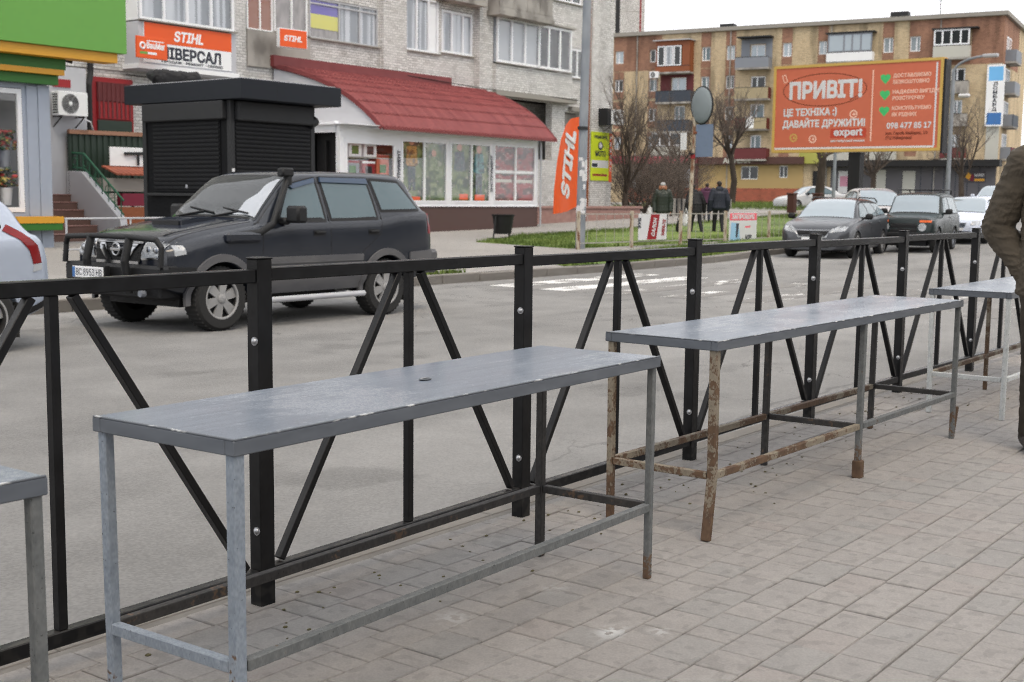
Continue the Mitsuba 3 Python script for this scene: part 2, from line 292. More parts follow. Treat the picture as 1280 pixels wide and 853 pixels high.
mat('m_lace', lambda p, n, uv: mix(lin(205, 200, 200, 0.7), lin(120, 118, 120, 0.6), fbm(p.x * 7, p.y * 7, p.z * 2.2, 3)), 0.9, 0.1)
def blotch(pal, sx, sz):
    def f(p, n, uv):
        w = fbm(p.x * sx, p.y * sx, p.z * sz, 3); q = fbm(p.x * sx * 2.3 + 9.0, p.y * 2, p.z * sz * 2.3, 2)
        c = mix(pal[0], pal[1], smoothstep(0.38, 0.5, w)); c = mix(c, pal[2], smoothstep(0.52, 0.6, w)); return mix(c, pal[3], smoothstep(0.6, 0.72, q))
    return f
mat('m_foliageprint', blotch([(0.010, 0.028, 0.014), (0.05, 0.10, 0.025), (0.14, 0.19, 0.08), (0.28, 0.28, 0.20)], 3.5, 2.8), 0.5)
mat('m_redprint', blotch([(0.20, 0.018, 0.022), (0.26, 0.03, 0.03), (0.05, 0.014, 0.014), (0.36, 0.20, 0.18)], 3.5, 4.5), 0.5)
mat('m_flowers', blotch([(0.02, 0.05, 0.03), (0.06, 0.10, 0.04), (0.35, 0.05, 0.05), (0.45, 0.36, 0.10)], 7, 7), 0.7)
# ================================================================ SETTING
def terrain(x):
    x = np.asarray(x, float); t = np.clip((x - 28) / 48, 0, 1)
    return 0.85 * t * t * (3 - 2 * t) + 0.15 * np.clip((x - 76) / 30, 0, 1)
KX = np.array([-40, 22, 26, 30, 60, 170.0]); KY = np.array([13.5, 13.5, 13.75, 14.45, 18.6, 34.0])
kerb_y = lambda x: np.interp(x, KX, KY)

def sheet(xs, ylo, yhi, zf, ny=6):
    g = []
    for x in xs:
        for t in np.linspace(0, 1, ny):
            y = ylo(x) + (yhi(x) - ylo(x)) * t; g.append((x, y, float(zf(x))))
    n = len(xs); f = []
    for i in range(n - 1):
        for j in range(ny - 1):
            a = i * ny + j; f += [(a, a + ny, a + ny + 1), (a, a + ny + 1, a + 1)]
    return trimesh.Trimesh(np.array(g), np.array(f), process=False)

gm = box(-1500, 1500, -1500, 1500, -1.2, -0.4)
ground_piece('ground', gm, 'm_soil', label='bare ground under and around the streets')
xs = [-40, -10, 0, 10, 20, 22, 24, 26, 28, 30, 32, 35, 38, 40, 44, 48, 52, 56, 60, 64, 68, 72, 76, 90, 106, 130, 170]
road_z = lambda x: float(terrain(x)) - 0.15
ground_piece('road', sheet(xs, lambda x: 3.17, lambda x: float(kerb_y(x)), road_z), 'm_asphalt', label='worn pale grey asphalt road between the fence and the shops')
ground_piece('pavement_across', sheet(xs, lambda x: float(kerb_y(x)) + 0.15, lambda x: 170.0, lambda x: float(terrain(x)), 24), 'm_farpave', label='dusty pavement in front of the shops across the road')
# far kerb: stones one by one
ground_piece('kerb_across', cat([box(-40, -6, 13.5, 13.65, -0.3, 0.0)]), 'm_kerb', label='low concrete kerb on the far side of the road')
x = -6.0
while x < 62:
    L = 1.0
    a, b = np.array([x + 0.006, kerb_y(x) + 0.075, terrain(x) - 0.1]), np.array([x + L - 0.006, kerb_y(x + L) + 0.075, terrain(x + L) - 0.1])
    dz = rng.uniform(-0.012, 0.006)
    part('kerb_across', 'kerb_stone', beam(a + [0, 0, dz], b + [0, 0, dz + rng.uniform(-0.006, 0.006)], 0.15, 0.21, b=0.015), 'm_kerb')
    x += L
# painted crossing
for i, (xa, xb, ya, yb) in enumerate([(16.3, 21.0, 12.25, 12.75), (16.2, 20.9, 11.15, 11.65), (16.2, 20.8, 10.05, 10.55), (16.2, 20.7, 8.95, 9.45), (16.2, 20.7, 7.85, 8.35), (16.2, 20.7, 6.75, 7.25), (16.2, 20.7, 5.65, 6.15), (16.2, 20.7, 4.55, 5.05)]):
    part('road', 'crossing_stripe', box(xa, xb, ya, yb, -0.160, -0.146), 'm_zebra')

# near pavement: sand bed with the paving tiles on it
ground_piece('pavement', box(-12, 60, -14, 3.10, -0.30, -0.0065), 'm_joint', label='pavement of old concrete paving tiles beside the fence')
ground_piece('kerb_near', cat([box(x, x + 0.995, 3.10, 3.20, -0.32, -0.004, 0.006) for x in np.arange(-12, 60, 1.0)]), 'm_kerb', label='flush concrete kerb under the black fence')
tiles = []
pitch = 0.1432; row = 0
y = 1.199 + pitch * 12
y_top = 3.015
rows = np.arange(1.199 - pitch * 23, 3.09, pitch)
for y0 in rows:
    x = -1.2 + rng.uniform(0, 0.2)
    hgt = min(pitch, 3.098 - y0)
    if hgt < 0.04: continue
    while x < 16:
        L = rng.choice([0.098, 0.145, 0.182, 0.216], p=[0.2, 0.3, 0.34, 0.16])
        tiles.append((x, x + L, y0 + 0.0 * x, y0 + hgt)); x += L
def tile_mesh(x0, x1, y0, y1):
    g, b = 0.0016, 0.0035; zz = rng.normal(0, 0.0011); tx, ty = rng.normal(0, 0.004), rng.normal(0, 0.005)
    sk = 0.0035 * math.sin(0.7 * x0 + 3 * y0)
    x0, x1, y0, y1 = x0 + g * rng.uniform(0.6, 1.5), x1 - g, y0 + g * rng.uniform(0.6, 1.5) + sk, y1 - g + sk
    cx, cy = (x0 + x1) / 2, (y0 + y1) / 2
    v = []
    for (e, z) in ((0, -0.03), (0, -0.0035), (b, 0.0)):
        for (xx, yy) in ((x0 + e, y0 + e), (x1 - e, y0 + e), (x1 - e, y1 - e), (x0 + e, y1 - e)):
            v.append((xx, yy, z + zz + tx * (xx - cx) + ty * (yy - cy)))
    f = []
    for k in (0, 4):
        for i in range(4):
            j = (i + 1) % 4; f += [(k + i, k + j, k + 4 + j), (k + i, k + 4 + j, k + 4 + i)]
    f += [(8, 9, 10), (8, 10, 11)]
    return trimesh.Trimesh(np.array(v), np.array(f), process=False)
def tile_rank(t):
    x, y = (t[0] + t[1]) / 2, (t[2] + t[3]) / 2
    d = np.array([x, y, 0]) - CAM; w = d @ _F; px = 640 + 1570 * (d @ _R) / w; py = 426.5 - 1570 * (d @ _U) / w
    return w if (-10 < px < 1290 and 0 < py < 862 and w > 0) else 100 + abs(w)
order = sorted(tiles, key=tile_rank)
for t in order[:300]:
    part('pavement', 'paving_tile', tile_mesh(*t), TILES[rng.choice(5, p=[0.35, 0.2, 0.22, 0.08, 0.15])])
buckets = [[] for _ in TILES]
rest = [tile_mesh(*t) for t in order[300:]]
part('pavement', 'further_tiles', cat(rest), TILES[0], kind='stuff')
part('pavement', 'distant_slabs', box(16.0, 60, -14, 3.098, -0.02, 0.0), 'm_farpave', kind='stuff')
part('pavement', 'side_slabs', cat([box(-12, -1.25, -14, 3.098, -0.02, 0.0), box(-1.25, 16, -14, rows[0] - 0.003, -0.02, 0.0)]), 'm_farpave', kind='stuff')

# lawn and verge
def grass_patch(key, poly, n, h, label, zf=lambda x, y: float(terrain(x)), seed=1, lawn=True):
    r = np.random.default_rng(seed); x0, y0, x1, y1 = poly.bounds; pts = []
    while len(pts) < n:
        p = r.uniform((x0, y0), (x1, y1), (n, 2)); pts += list(p[shapely.contains_xy(poly, p[:, 0], p[:, 1])])
    p = np.array(pts[:n]); cl = meshkit.fbm(np.c_[p * 0.8, p[:, 0] * 0], 3, seed); keep = cl > 0.30; p = p[keep]; cl = cl[keep]
    z = terrain(p[:, 0]); a = r.uniform(0, 2 * np.pi, len(p)); hh = h * (0.4 + 1.1 * cl) * r.uniform(0.6, 1.3, len(p)); wd = 0.010 + 0.010 * r.random(len(p))
    tip = np.c_[p[:, 0] + np.cos(a) * hh * 0.5, p[:, 1] + np.sin(a) * hh * 0.5, z + hh]
    bx, by = -np.sin(a) * wd, np.cos(a) * wd
    v = np.stack([np.c_[p[:, 0] - bx, p[:, 1] - by, z - 0.01], np.c_[p[:, 0] + bx, p[:, 1] + by, z - 0.01], tip], 1).reshape(-1, 3)
    f = np.arange(len(v)).reshape(-1, 3)
    m = trimesh.Trimesh(v, f, process=False)
    if lawn:
        sod = trimesh.creation.triangulate_polygon(poly.segmentize(2.0), engine='earcut')
        vv = np.c_[sod[0], terrain(sod[0][:, 0]) + 0.006]
        m = cat([m, trimesh.Trimesh(vv, sod[1], process=False)])
    scene[key] = mikit.ply(m, 'm_grass'); labels[key] = {'kind': 'stuff', 'label': label}
grass_patch('lawn_grass', Polygon([(26.9, 18.4), (28.6, 22.9), (34, 25.3), (42, 25.8), (62, 27.3), (60, 20.5), (46, 18.9), (36, 18.0), (30, 18.3)]), 42000, 0.10, 'short green lawn between the low white fence and the shop wall', seed=3)
grass_patch('verge_grass', Polygon([(19.8, 13.68), (20.6, 14.6), (24, 15.4), (29, 16.6), (40, 18.0), (52, 18.9), (52, 18.0), (40, 16.3), (31, 15.0), (29.2, 14.55), (26, 13.95), (22, 13.68)]), 15000, 0.13, 'rough grass verge along the far kerb', seed=4)
grass_patch('far_grass', Polygon([(66, 30), (70, 45), (104, 55), (100, 34), (80, 28)]), 15000, 0.3, 'thin grass in front of the yellow apartment block', seed=5)
grass_patch('kerb_weeds', Polygon([(15.6, 13.66), (16.9, 13.66), (16.7, 13.95), (15.8, 13.9)]), 260, 0.08, 'small weeds growing at the far kerb', seed=6, lawn=False)
# loose dirt on the near pavement and road edge
r_ = np.random.default_rng(5); ms = []
for _ in range(150):
    s = trimesh.creation.icosphere(1, 1.0); s.vertices *= r_.uniform(0.004, 0.010) * np.array([1, r_.uniform(0.5, 1), 0.45]); s.vertices += [r_.uniform(1, 9), 2.98 - abs(r_.normal(0, 0.3)), 0.002]; ms.append(s)
scene['loose_grit'] = mikit.ply(cat(ms), 'm_soil'); labels['loose_grit'] = {'kind': 'stuff', 'label': 'specks of grit lying on the paving by the fence'}

# ================================================================ FENCE
POSTS = [(-0.26, 2.915), (1.17, 2.935), (2.628, 2.958), (4.052, 2.995), (5.489, 3.010), (6.954, 3.02), (8.375, 3.005), (9.822, 2.965), (11.26, 2.94), (12.7, 2.93), (14.14, 2.93)]
PB = [0] * 11; 
where = ['hidden end', 'outside the left edge', 'nearest, in front of the dark off-roader', 'second, behind the right end of the long grey table', 'third, behind the left end of the rusty-legged table',
         'fourth, in front of the black estate car', 'fifth, behind the far half of the rusty-legged table', 'sixth, in front of the white saloon', 'beyond', 'beyond', 'beyond']
for i, (x, y) in enumerate(POSTS):
    if i < 1 or i > 8: continue
    lab = {1: 'black steel fence post just left of the picture, left of the white hatchback', 2: 'thick black fence post nearest to the camera, in front of the dark off-roader', 3: 'thick black fence post behind the right end of the nearest grey table',
           4: 'thick black fence post behind the left end of the rusty legged table', 5: 'black fence post in front of the black estate car', 6: 'black fence post in front of the dark green boxy car',
           7: 'black fence post in front of the white saloon, left of the man in brown', 8: 'black fence post behind the man in the brown jacket'}[i]
    t = thing('fence_post', lab, 'fence post', 'black posts of the street fence')
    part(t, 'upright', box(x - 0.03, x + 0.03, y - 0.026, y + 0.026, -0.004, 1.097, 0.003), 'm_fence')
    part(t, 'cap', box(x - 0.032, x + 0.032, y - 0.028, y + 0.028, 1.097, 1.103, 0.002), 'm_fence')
    for zb in (0.245, 0.845):
        bolt = trimesh.creation.icosphere(2, 0.0105); bolt.vertices *= [0.75, 1, 1]; bolt.vertices += [x - 0.0325, y - 0.010, zb]
        wash = tube((x - 0.0335, y - 0.010, zb), (x - 0.0298, y - 0.010, zb), 0.0135, n=16)
        part(t, 'bolt', cat([bolt, wash]), 'm_zinc', smooth=40)
for i in range(len(POSTS) - 1):
    if i < 0 or i > 8: continue
    (xa, ya), (xb, yb) = POSTS[i], POSTS[i + 1]
    lab = ['black railing section left of the picture edge', 'black railing section at the left edge, in front of the white hatchback', 'black railing section behind the long grey table, in front of the off-roader', 'black railing section between the two long tables, in front of the lamp pole',
           'black railing section behind the near half of the rusty legged table', 'black railing section in front of the black estate car', 'black railing section in front of the dark green boxy car and white saloon', 'black railing section behind the small far table and man in brown', 'black railing section hidden behind the man in brown'][i]
    t = thing('street_railing', lab, 'railing', 'black railing sections between the posts')
    xa, xb = xa + 0.031, xb - 0.031; dz = [0, 0, 0.004, -0.004, 0.006, -0.003, 0.004, 0, 0][i]
    zt, zb = 1.066 + dz, 0.098 + dz
    P = lambda s, z: np.array([xa + (xb - xa) * s, ya + (yb - ya) * s, z])
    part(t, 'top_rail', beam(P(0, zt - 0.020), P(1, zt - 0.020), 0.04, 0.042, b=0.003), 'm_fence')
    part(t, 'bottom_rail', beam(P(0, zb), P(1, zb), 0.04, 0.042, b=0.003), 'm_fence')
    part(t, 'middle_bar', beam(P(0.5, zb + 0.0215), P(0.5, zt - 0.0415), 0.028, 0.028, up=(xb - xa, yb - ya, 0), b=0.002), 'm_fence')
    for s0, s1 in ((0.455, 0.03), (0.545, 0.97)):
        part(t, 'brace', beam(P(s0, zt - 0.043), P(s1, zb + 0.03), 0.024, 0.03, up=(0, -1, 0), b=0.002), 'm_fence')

# ================================================================ TABLES
def table(label, xf, yf, L, W, ztop, rot, legs, stretch, zs, mats, bent=None, holes=None):
    t = thing('market_table', label, 'table', 'grey sheet metal market tables along the fence')
    c, s = math.cos(rot), math.sin(rot)
    M = np.eye(4); M[:2, :2] = [[c, -s], [s, c]]; M[:3, 3] = [xf, yf, 0]
    def put(n, m, mt, **k): m = m.copy(); m.apply_transform(M); return part(t, n, m, mt, **k)
    # sheet top as a gently buckled plate with folded rim
    nx, ny = 90, 22; U, V = np.meshgrid(np.linspace(0.004, L - 0.004, nx), np.linspace(0.004, W - 0.004, ny), indexing='ij')
    wv = 0.0032 * (meshkit.fbm(np.stack([U * 2.1 + xf, V * 3.2, U * 0], -1), 3, 4) - 0.5) * np.minimum(1, np.minimum(np.minimum(U, L - U), np.minimum(V, W - V)) / 0.06)
    v = np.stack([U, V, ztop + wv], -1).reshape(-1, 3); f = []
    for i in range(nx - 1):
        for j in range(ny - 1):
            a = i * ny + j; f += [(a, a + ny, a + ny + 1), (a, a + ny + 1, a + 1)]
    put('tabletop', trimesh.Trimesh(v, np.array(f), process=False), 'm_tabletop', smooth=True)
    h = 0.036
    for n, m in (('apron', box(0, L, 0, 0.03, ztop - h, ztop - 0.001, 0.0025)), ('apron', box(0, L, W - 0.03, W, ztop - h, ztop - 0.001, 0.0025)), ('apron', box(0, 0.03, 0.0302, W - 0.0302, ztop - h, ztop - 0.001, 0.0025)), ('apron', box(L - 0.03, L, 0.0302, W - 0.0302, ztop - h, ztop - 0.001, 0.0025))):
        put(n, m, 'm_apron')
    # chipped paint ridge along the rim
    for a, b in (((0.003, 0.003), (L - 0.003, 0.003)), ((0.003, 0.003), (0.003, W - 0.003))):
        put('rim_weld', beam((*a, ztop + 0.0005), (*b, ztop + 0.0005), 0.007, 0.004, b=0.001), 'm_apron_worn')
    if holes:
        for (hx, hy) in holes:
            d = tube((hx, hy, ztop + 0.0005), (hx, hy, ztop + 0.003), 0.012, n=16); d.vertices[:, 0] = hx + (d.vertices[:, 0] - hx) * 1.7
            put('drain_hole', d, 'm_black'); 
            r = trimesh.creation.torus(0.012, 0.0022, major_sections=20, minor_sections=6); r.vertices *= [1.7, 1, 1]; r.vertices += [hx, hy, ztop + 0.003]; put('hole_rim', r, 'm_apron_worn')
    for k, (lu, lv, fu, fv, mt, wd) in enumerate(legs):
        wd = wd * 0.80
        if bent and k in bent:
            mu, mv, mz = bent[k]
            put('leg', cat([beam((lu, lv, ztop - h + 0.002), (mu, mv, mz - 0.006), wd, wd, up=(1, 0, 0), b=0.003), beam((mu, mv, mz), (fu, fv, 0.0), wd, wd, up=(1, 0, 0), b=0.003)]), mt)
        else:
            put('leg', beam((lu, lv, ztop - h + 0.002), (fu, fv, 0.0), wd, wd, up=(1, 0, 0), b=0.003), mt)
    for (ua, va, ub, vb, mt) in stretch:
        put('stretcher', beam((ua, va, zs), (ub, vb, zs), 0.026, 0.027, b=0.002), mt)
    return t, M
i_ = 0.022
table('long grey metal table nearest the camera, with a small drain hole in its top', 1.762, 2.070, 1.896, 0.490, 0.768, 0.0281,
      [(i_, i_, i_, i_, 'm_leg_grey', 0.038), (i_, 0.49 - i_, i_ + 0.01, 0.468, 'm_leg_grey', 0.034), (1.896 - i_, i_, 1.874, i_, 'm_leg_mixed', 0.03), (1.874, 0.49 - i_, 1.874, 0.468, 'm_leg_dark', 0.036)],
      [(0.042, i_, 1.858, i_, 'm_leg_mixed'), (0.04, 0.468, 1.855, 0.468, 'm_leg_dark'), (i_, 0.04, i_, 0.45, 'm_leg_grey'), (1.874, 0.038, 1.874, 0.449, 'm_leg_dark')], 0.252, None, holes=[(0.965, 0.262)])
table('long grey metal table with rusty brown legs, second from the camera', 4.198, 2.193, 2.751, 0.508, 0.765, -0.0175,
      [(0.026, 0.026, -0.012, 0.022, 'm_leg_rusty', 0.04), (0.022, 0.486, 0.022, 0.482, 'm_leg_rusty', 0.034), (1.44, 0.024, 1.42, 0.02, 'm_leg_mixed', 0.034), (1.40, 0.486, 1.39, 0.486, 'm_leg_dark', 0.036), (2.729, 0.022, 2.72, 0.02, 'm_leg_mixed', 0.032), (2.729, 0.486, 2.715, 0.486, 'm_leg_dark', 0.036)],
      [(0.045, 0.026, 1.42, 0.026, 'm_leg_rusty'), (1.458, 0.024, 2.712, 0.022, 'm_leg_mixed'), (0.042, 0.486, 1.38, 0.486, 'm_leg_rusty'), (1.42, 0.486, 2.71, 0.486, 'm_leg_rusty'), (0.026, 0.045, 0.022, 0.467, 'm_leg_rusty'), (1.42, 0.042, 1.40, 0.467, 'm_leg_dark'), (2.729, 0.04, 2.729, 0.467, 'm_leg_dark')], 0.245, None,
      bent={0: (0.030, 0.026, 0.24)})
# stub welded to the far leg and plate foot on the middle leg
c_, s_ = math.cos(-0.0175), math.sin(-0.0175)
part('market_table_001', 'foot_stub', beam((4.198 + 2.735, 2.193 - 0.048 + 0.02, 0.015), (4.198 + 2.79, 2.193 - 0.048 + 0.02, 0.17), 0.018, 0.018, up=(0, 1, 0), b=0.002), 'm_leg_rusty', label='bent rusty rod beside the far front leg')
part('market_table_001', 'foot_sleeve', box(4.198 + 1.405, 4.198 + 1.45, 2.193 - 0.027, 2.193 + 0.017, 0.0, 0.085, 0.004), 'm_leg_rusty')
table('short far grey metal table with whitish legs, beside the man in brown', 7.705, 2.100, 2.4, 0.495, 0.765, 0.0,
      [(0.02, 0.02, 0.0, 0.02, 'm_leg_white', 0.034), (0.02, 0.475, 0.0, 0.46, 'm_leg_white', 0.034), (1.2, 0.02, 1.2, 0.02, 'm_leg_white', 0.032), (1.2, 0.475, 1.2, 0.475, 'm_leg_rusty', 0.032), (2.38, 0.02, 2.38, 0.02, 'm_leg_white', 0.032), (2.38, 0.475, 2.38, 0.475, 'm_leg_rusty', 0.032)],
      [(0.04, 0.02, 1.18, 0.02, 'm_leg_white'), (0.04, 0.475, 1.18, 0.475, 'm_leg_rusty'), (1.22, 0.475, 2.36, 0.475, 'm_leg_rusty'), (0.015, 0.04, 0.015, 0.455, 'm_leg_white'), (2.38, 0.04, 2.38, 0.455, 'm_leg_white'), (1.22, 0.02, 2.36, 0.02, 'm_leg_white')], 0.24, None)
table('grey metal table cut off by the left edge, only its corner in view', 1.318 - 1.9, 2.072, 1.9, 0.49, 0.768, 0.0,
      [(0.02, 0.02, 0.02, 0.02, 'm_leg_mixed', 0.032), (0.02, 0.47, 0.02, 0.47, 'm_leg_mixed', 0.032), (1.88, 0.02, 1.885, 0.02, 'm_leg_mixed', 0.032), (1.88, 0.47, 1.88, 0.47, 'm_leg_mixed', 0.032)],
      [(0.04, 0.02, 1.86, 0.02, 'm_leg_mixed'), (0.04, 0.47, 1.86, 0.47, 'm_leg_mixed'), (0.02, 0.04, 0.02, 0.45, 'm_leg_mixed')], 0.25, None)
# ================================================================ BUILDINGS
def wall(fr, u0, u1, z0, z1, holes, w1, thick, m, parent, name='wall', poly=None):
    p = poly if poly is not None else sbox(u0, z0, u1, z1)
    for h in holes: p = p.difference(sbox(*h))
    return part(parent, name, fr(prism(p, w1 - thick, w1)), m)

def window(fr, parent, u0, z0, u1, z1, w, mull=(), back='m_curtain', t=0.06, trans=None, frame='m_frame', sill=True, deep=0.10, name='window', glass='m_pane', backs=None):
    """frame with mullions, a glass pane, and what hangs behind it."""
    g = ring(u0, u1, z0, z1, t)
    for mu in mull: g = g.union(sbox(mu - t * 0.55, z0, mu + t * 0.55, z1))
    if trans: g = g.union(sbox(u0, trans - t * 0.5, u1, trans + t * 0.5))
    k = part(parent, name, fr(prism(g, w - 0.07, w)), frame)
    pane = box(u0 + t * 0.7, u1 - t * 0.7, w - 0.045, w - 0.041, z0 + t * 0.7, z1 - t * 0.7)
    if glass == 'm_pane':
        q = trimesh.Trimesh(np.array([(u0 + t * .7, w - .04, z0 + t * .7), (u1 - t * .7, w - .04, z0 + t * .7), (u1 - t * .7, w - .04, z1 - t * .7), (u0 + t * .7, w - .04, z1 - t * .7)]), np.array([[0, 1, 2], [0, 2, 3]]), process=False)
        part(k, 'pane', fr(q), 'm_pane')
        edges = [u0] + list(mull) + [u1]
        for i in range(len(edges) - 1):
            bm = backs[i] if backs else back
            part(k, 'curtain', fr(box(edges[i] + 0.004, edges[i + 1] - 0.004, w - deep - 0.05, w - deep, z0 + 0.01, z1 - 0.01)), bm)
    else:
        part(k, 'pane', fr(pane), glass)
    if sill: part(k, 'sill', fr(box(u0 - 0.06, u1 + 0.06, w - 0.02, w + 0.11, z0 - 0.045, z0 - 0.004)), 'm_concrete')
    return k

# ---------------- grey brick apartment house (facade along the street, 33 m away)
GB = Frame((0, 33.0, 0), 0.0)          # u = world x, w towards the street
gb = thing('apartment_house', 'tall grey white brick apartment house with shops below and glazed loggias', 'building')
holes = [(24.06, 6.51, 27.62, 8.3), (28.88, 6.80, 30.08, 8.4), (30.12, 6.86, 31.70, 8.4), (31.74, 6.82, 35.27, 8.25), (36.74, 6.90, 38.82, 9.0), (38.96, 7.0, 40.95, 8.72), (42.0, 6.9, 47.52, 8.8), (48.05, 6.75, 49.1, 8.1),
         (46.5, 10.03, 48.85, 11.4), (43.2, 3.0, 46.65, 5.55), (47.65, 0.4, 48.9, 5.2), (24.2, 9.5, 27.5, 11.0), (31.74, 9.7, 35.27, 11.1), (36.74, 9.75, 38.8, 11.3), (38.96, 9.8, 40.9, 11.2), (22.9, 3.2, 24.1, 4.7)]
wall(GB, 18.0, 51.55, -0.3, 26.0, holes, 0.0, 0.35, 'm_greybrick', gb)
part(gb, 'side_wall', box(51.2, 51.55, 33.36, 46, -0.3, 26), 'm_greybrick'); part(gb, 'side_wall', box(18.0, 18.35, 33.36, 46, -0.3, 26), 'm_greybrick')
part(gb, 'rear_wall', box(18.36, 51.19, 45.6, 46, -0.3, 26), 'm_greybrick'); part(gb, 'roof', box(17.9, 51.7, 32.9, 46.1, 26.01, 26.3), 'm_concrete')
for z in (3.0, 5.85, 8.95, 11.75, 14.55): part(gb, 'floor_slab', box(18.4, 51.15, 33.6, 45.5, z - 0.12, z), 'm_concrete')
# piers and ledges that stand proud of the wall
for (a, b, w1) in ((18.0, 24.0, 0.06), (27.72, 28.78, 0.10), (35.36, 36.66, 0.22), (41.05, 41.95, 0.28), (49.75, 51.56, 0.06)):
    part(gb, 'brick_pier', GB(box(a, b, 0.001, w1, 5.0 if a < 49 else -0.3, 26)), 'm_greybrick')
part(gb, 'downpipe', tube((49.42, 32.88, 0.2), (49.42, 32.88, 25.8), 0.055), 'm_brownp')
part(gb, 'downpipe', path([(22.05, 32.0, 3.0), (22.05, 32.0, 4.4), (22.3, 32.3, 4.62), (22.64, 32.75, 4.85), (22.66, 32.85, 9.0)], 0.09), 'm_black', label='black downpipe beside the dark red shopfront')
# loggia bay over the sign
lb = 0.78
part(gb, 'bay_parapet', GB(box(23.98, 27.75, 0.0, lb, 5.05, 6.46)), 'm_plaster'); part(gb, 'bay_ledge', GB(box(23.9, 27.8, 0.0, lb + 0.1, 5.06, 5.2)), 'm_white')
window(GB, gb, 24.02, 6.52, 27.66, 8.28, lb + 0.04, (24.92, 25.80, 26.74), back='m_curtain', t=0.08, deep=0.2)
part(gb, 'bay_ceiling', GB(box(23.98, 27.75, 0.0, lb, 8.3, 9.3)), 'm_greybrick'); part(gb, 'bay_cheek', GB(box(23.98, 24.015, 0.0, lb - 0.05, 6.5, 8.29)), 'm_white'); part(gb, 'bay_cheek', GB(box(27.67, 27.75, 0.0, lb, 6.5, 8.29)), 'm_greybrick')
window(GB, gb, 24.2, 9.52, 27.5, 10.98, 0.05, (25.3, 26.4), t=0.08)
window(GB, gb, 28.92, 6.82, 30.06, 8.38, 0.0, (29.5,), back='m_brownp', frame='m_white', t=0.05, deep=0.05)
window(GB, gb, 30.14, 6.88, 31.68, 8.38, 0.0, (30.95,), back='m_lace', frame='m_white', t=0.05)
window(GB, gb, 31.76, 6.84, 35.26, 8.23, 0.02, (33.25, 34.3), back='m_lace', t=0.05, trans=8.05, backs=['m_lace', 'm_curtain', 'm_curtain'], frame='m_silver')
part(gb, 'parapet', GB(box(28.82, 31.7, 0.001, 0.12, 5.6, 6.78)), 'm_weathered', label='stained concrete parapet under the brown panels')
fl = thing('flag', 'blue and yellow flag hung inside a loggia window', 'flag')
part(fl, 'upper_half', GB(box(31.80, 33.22, -0.058, -0.05, 7.70, 8.16)), mat('m_flagblue', lin(96, 84, 176, 0.9), 0.8)); part(fl, 'lower_half', GB(box(31.80, 33.22, -0.058, -0.05, 7.20, 7.698)), mat('m_flagyellow', lin(206, 204, 92, 0.9), 0.8))
window(GB, gb, 36.76, 6.92, 38.80, 8.98, 0.0, (37.5, 38.2), t=0.08, backs=['m_curtain', 'm_curtain', 'm_white'])
window(GB, gb, 38.98, 7.02, 40.93, 8.70, 0.0, (39.62, 40.32), t=0.10, back='m_curtain')
window(GB, gb, 36.76, 9.77, 38.78, 11.28, 0.0, (37.5,), t=0.08); window(GB, gb, 38.98, 9.82, 40.88, 11.18, 0.0, (39.9,), t=0.08); window(GB, gb, 31.76, 9.72, 35.25, 11.08, 0.0, (33.0, 34.2), t=0.07)
lw = 0.42
part(gb, 'loggia_parapet', GB(box(41.96, 47.58, 0.001, lw, 5.78, 6.84)), 'm_greybrick'); part(gb, 'lintel', GB(box(41.96, 47.9, -0.3, lw + 0.06, 5.55, 5.77)), 'm_concrete')
part(gb, 'lintel', GB(box(47.92, 49.3, 0.001, 0.2, 5.25, 5.45)), 'm_concrete')
window(GB, gb, 42.02, 6.90, 47.50, 8.78, lw + 0.02, (43.05, 44.0, 45.03, 45.75, 46.6), t=0.11, backs=['m_blind', 'm_blind', 'm_blind', 'm_curtain_dark', 'm_curtain_dark', 'm_curtain_dark'], deep=0.16)
part(gb, 'loggia_roof', GB(box(41.9, 47.7, 0.001, lw + 0.15, 8.80, 8.87)), 'm_weathered'); part(gb, 'awning_bracket', GB(beam((43.9, lw, 6.7), (44.5, lw + 0.7, 6.95), 0.03, 0.03)), 'm_silver'); part(gb, 'awning_bracket', GB(beam((46.0, lw, 6.7), (46.6, lw + 0.7, 6.95), 0.03, 0.03)), 'm_silver')
window(GB, gb, 48.07, 6.77, 49.08, 8.08, 0.0, (48.6,), t=0.09, back='m_curtain_dark'); window(GB, gb, 46.5, 10.05, 48.85, 11.38, 0.0, (47.3, 48.1), t=0.09, back='m_curtain_dark')
bal = part(gb, 'balcony', GB(box(41.56, 45.3, 0.3, 0.95, 8.92, 9.06)), 'm_weathered')
part(bal, 'slab_edge', GB(box(41.5, 45.36, 0.001, 1.0, 8.74, 8.915)), 'm_weathered')
for k in range(4): part(bal, 'slab_panel', GB(box(41.57 + k * 0.93, 42.48 + k * 0.93, 0.88, 0.94, 9.065, 10.1, 0.012)), 'm_weathered')
part(bal, 'cheek', GB(box(45.25, 45.3, 0.001, 0.87, 9.065, 10.1)), 'm_weathered'); part(bal, 'cheek', GB(box(41.56, 41.61, 0.285, 0.87, 9.065, 10.1)), 'm_weathered')
b2 = part(gb, 'balcony', GB(box(38.6, 41.0, 0.001, 0.7, 8.98, 9.12)), 'm_weathered'); part(b2, 'front', GB(box(38.6, 41.0, 0.62, 0.7, 9.125, 10.1)), 'm_weathered')
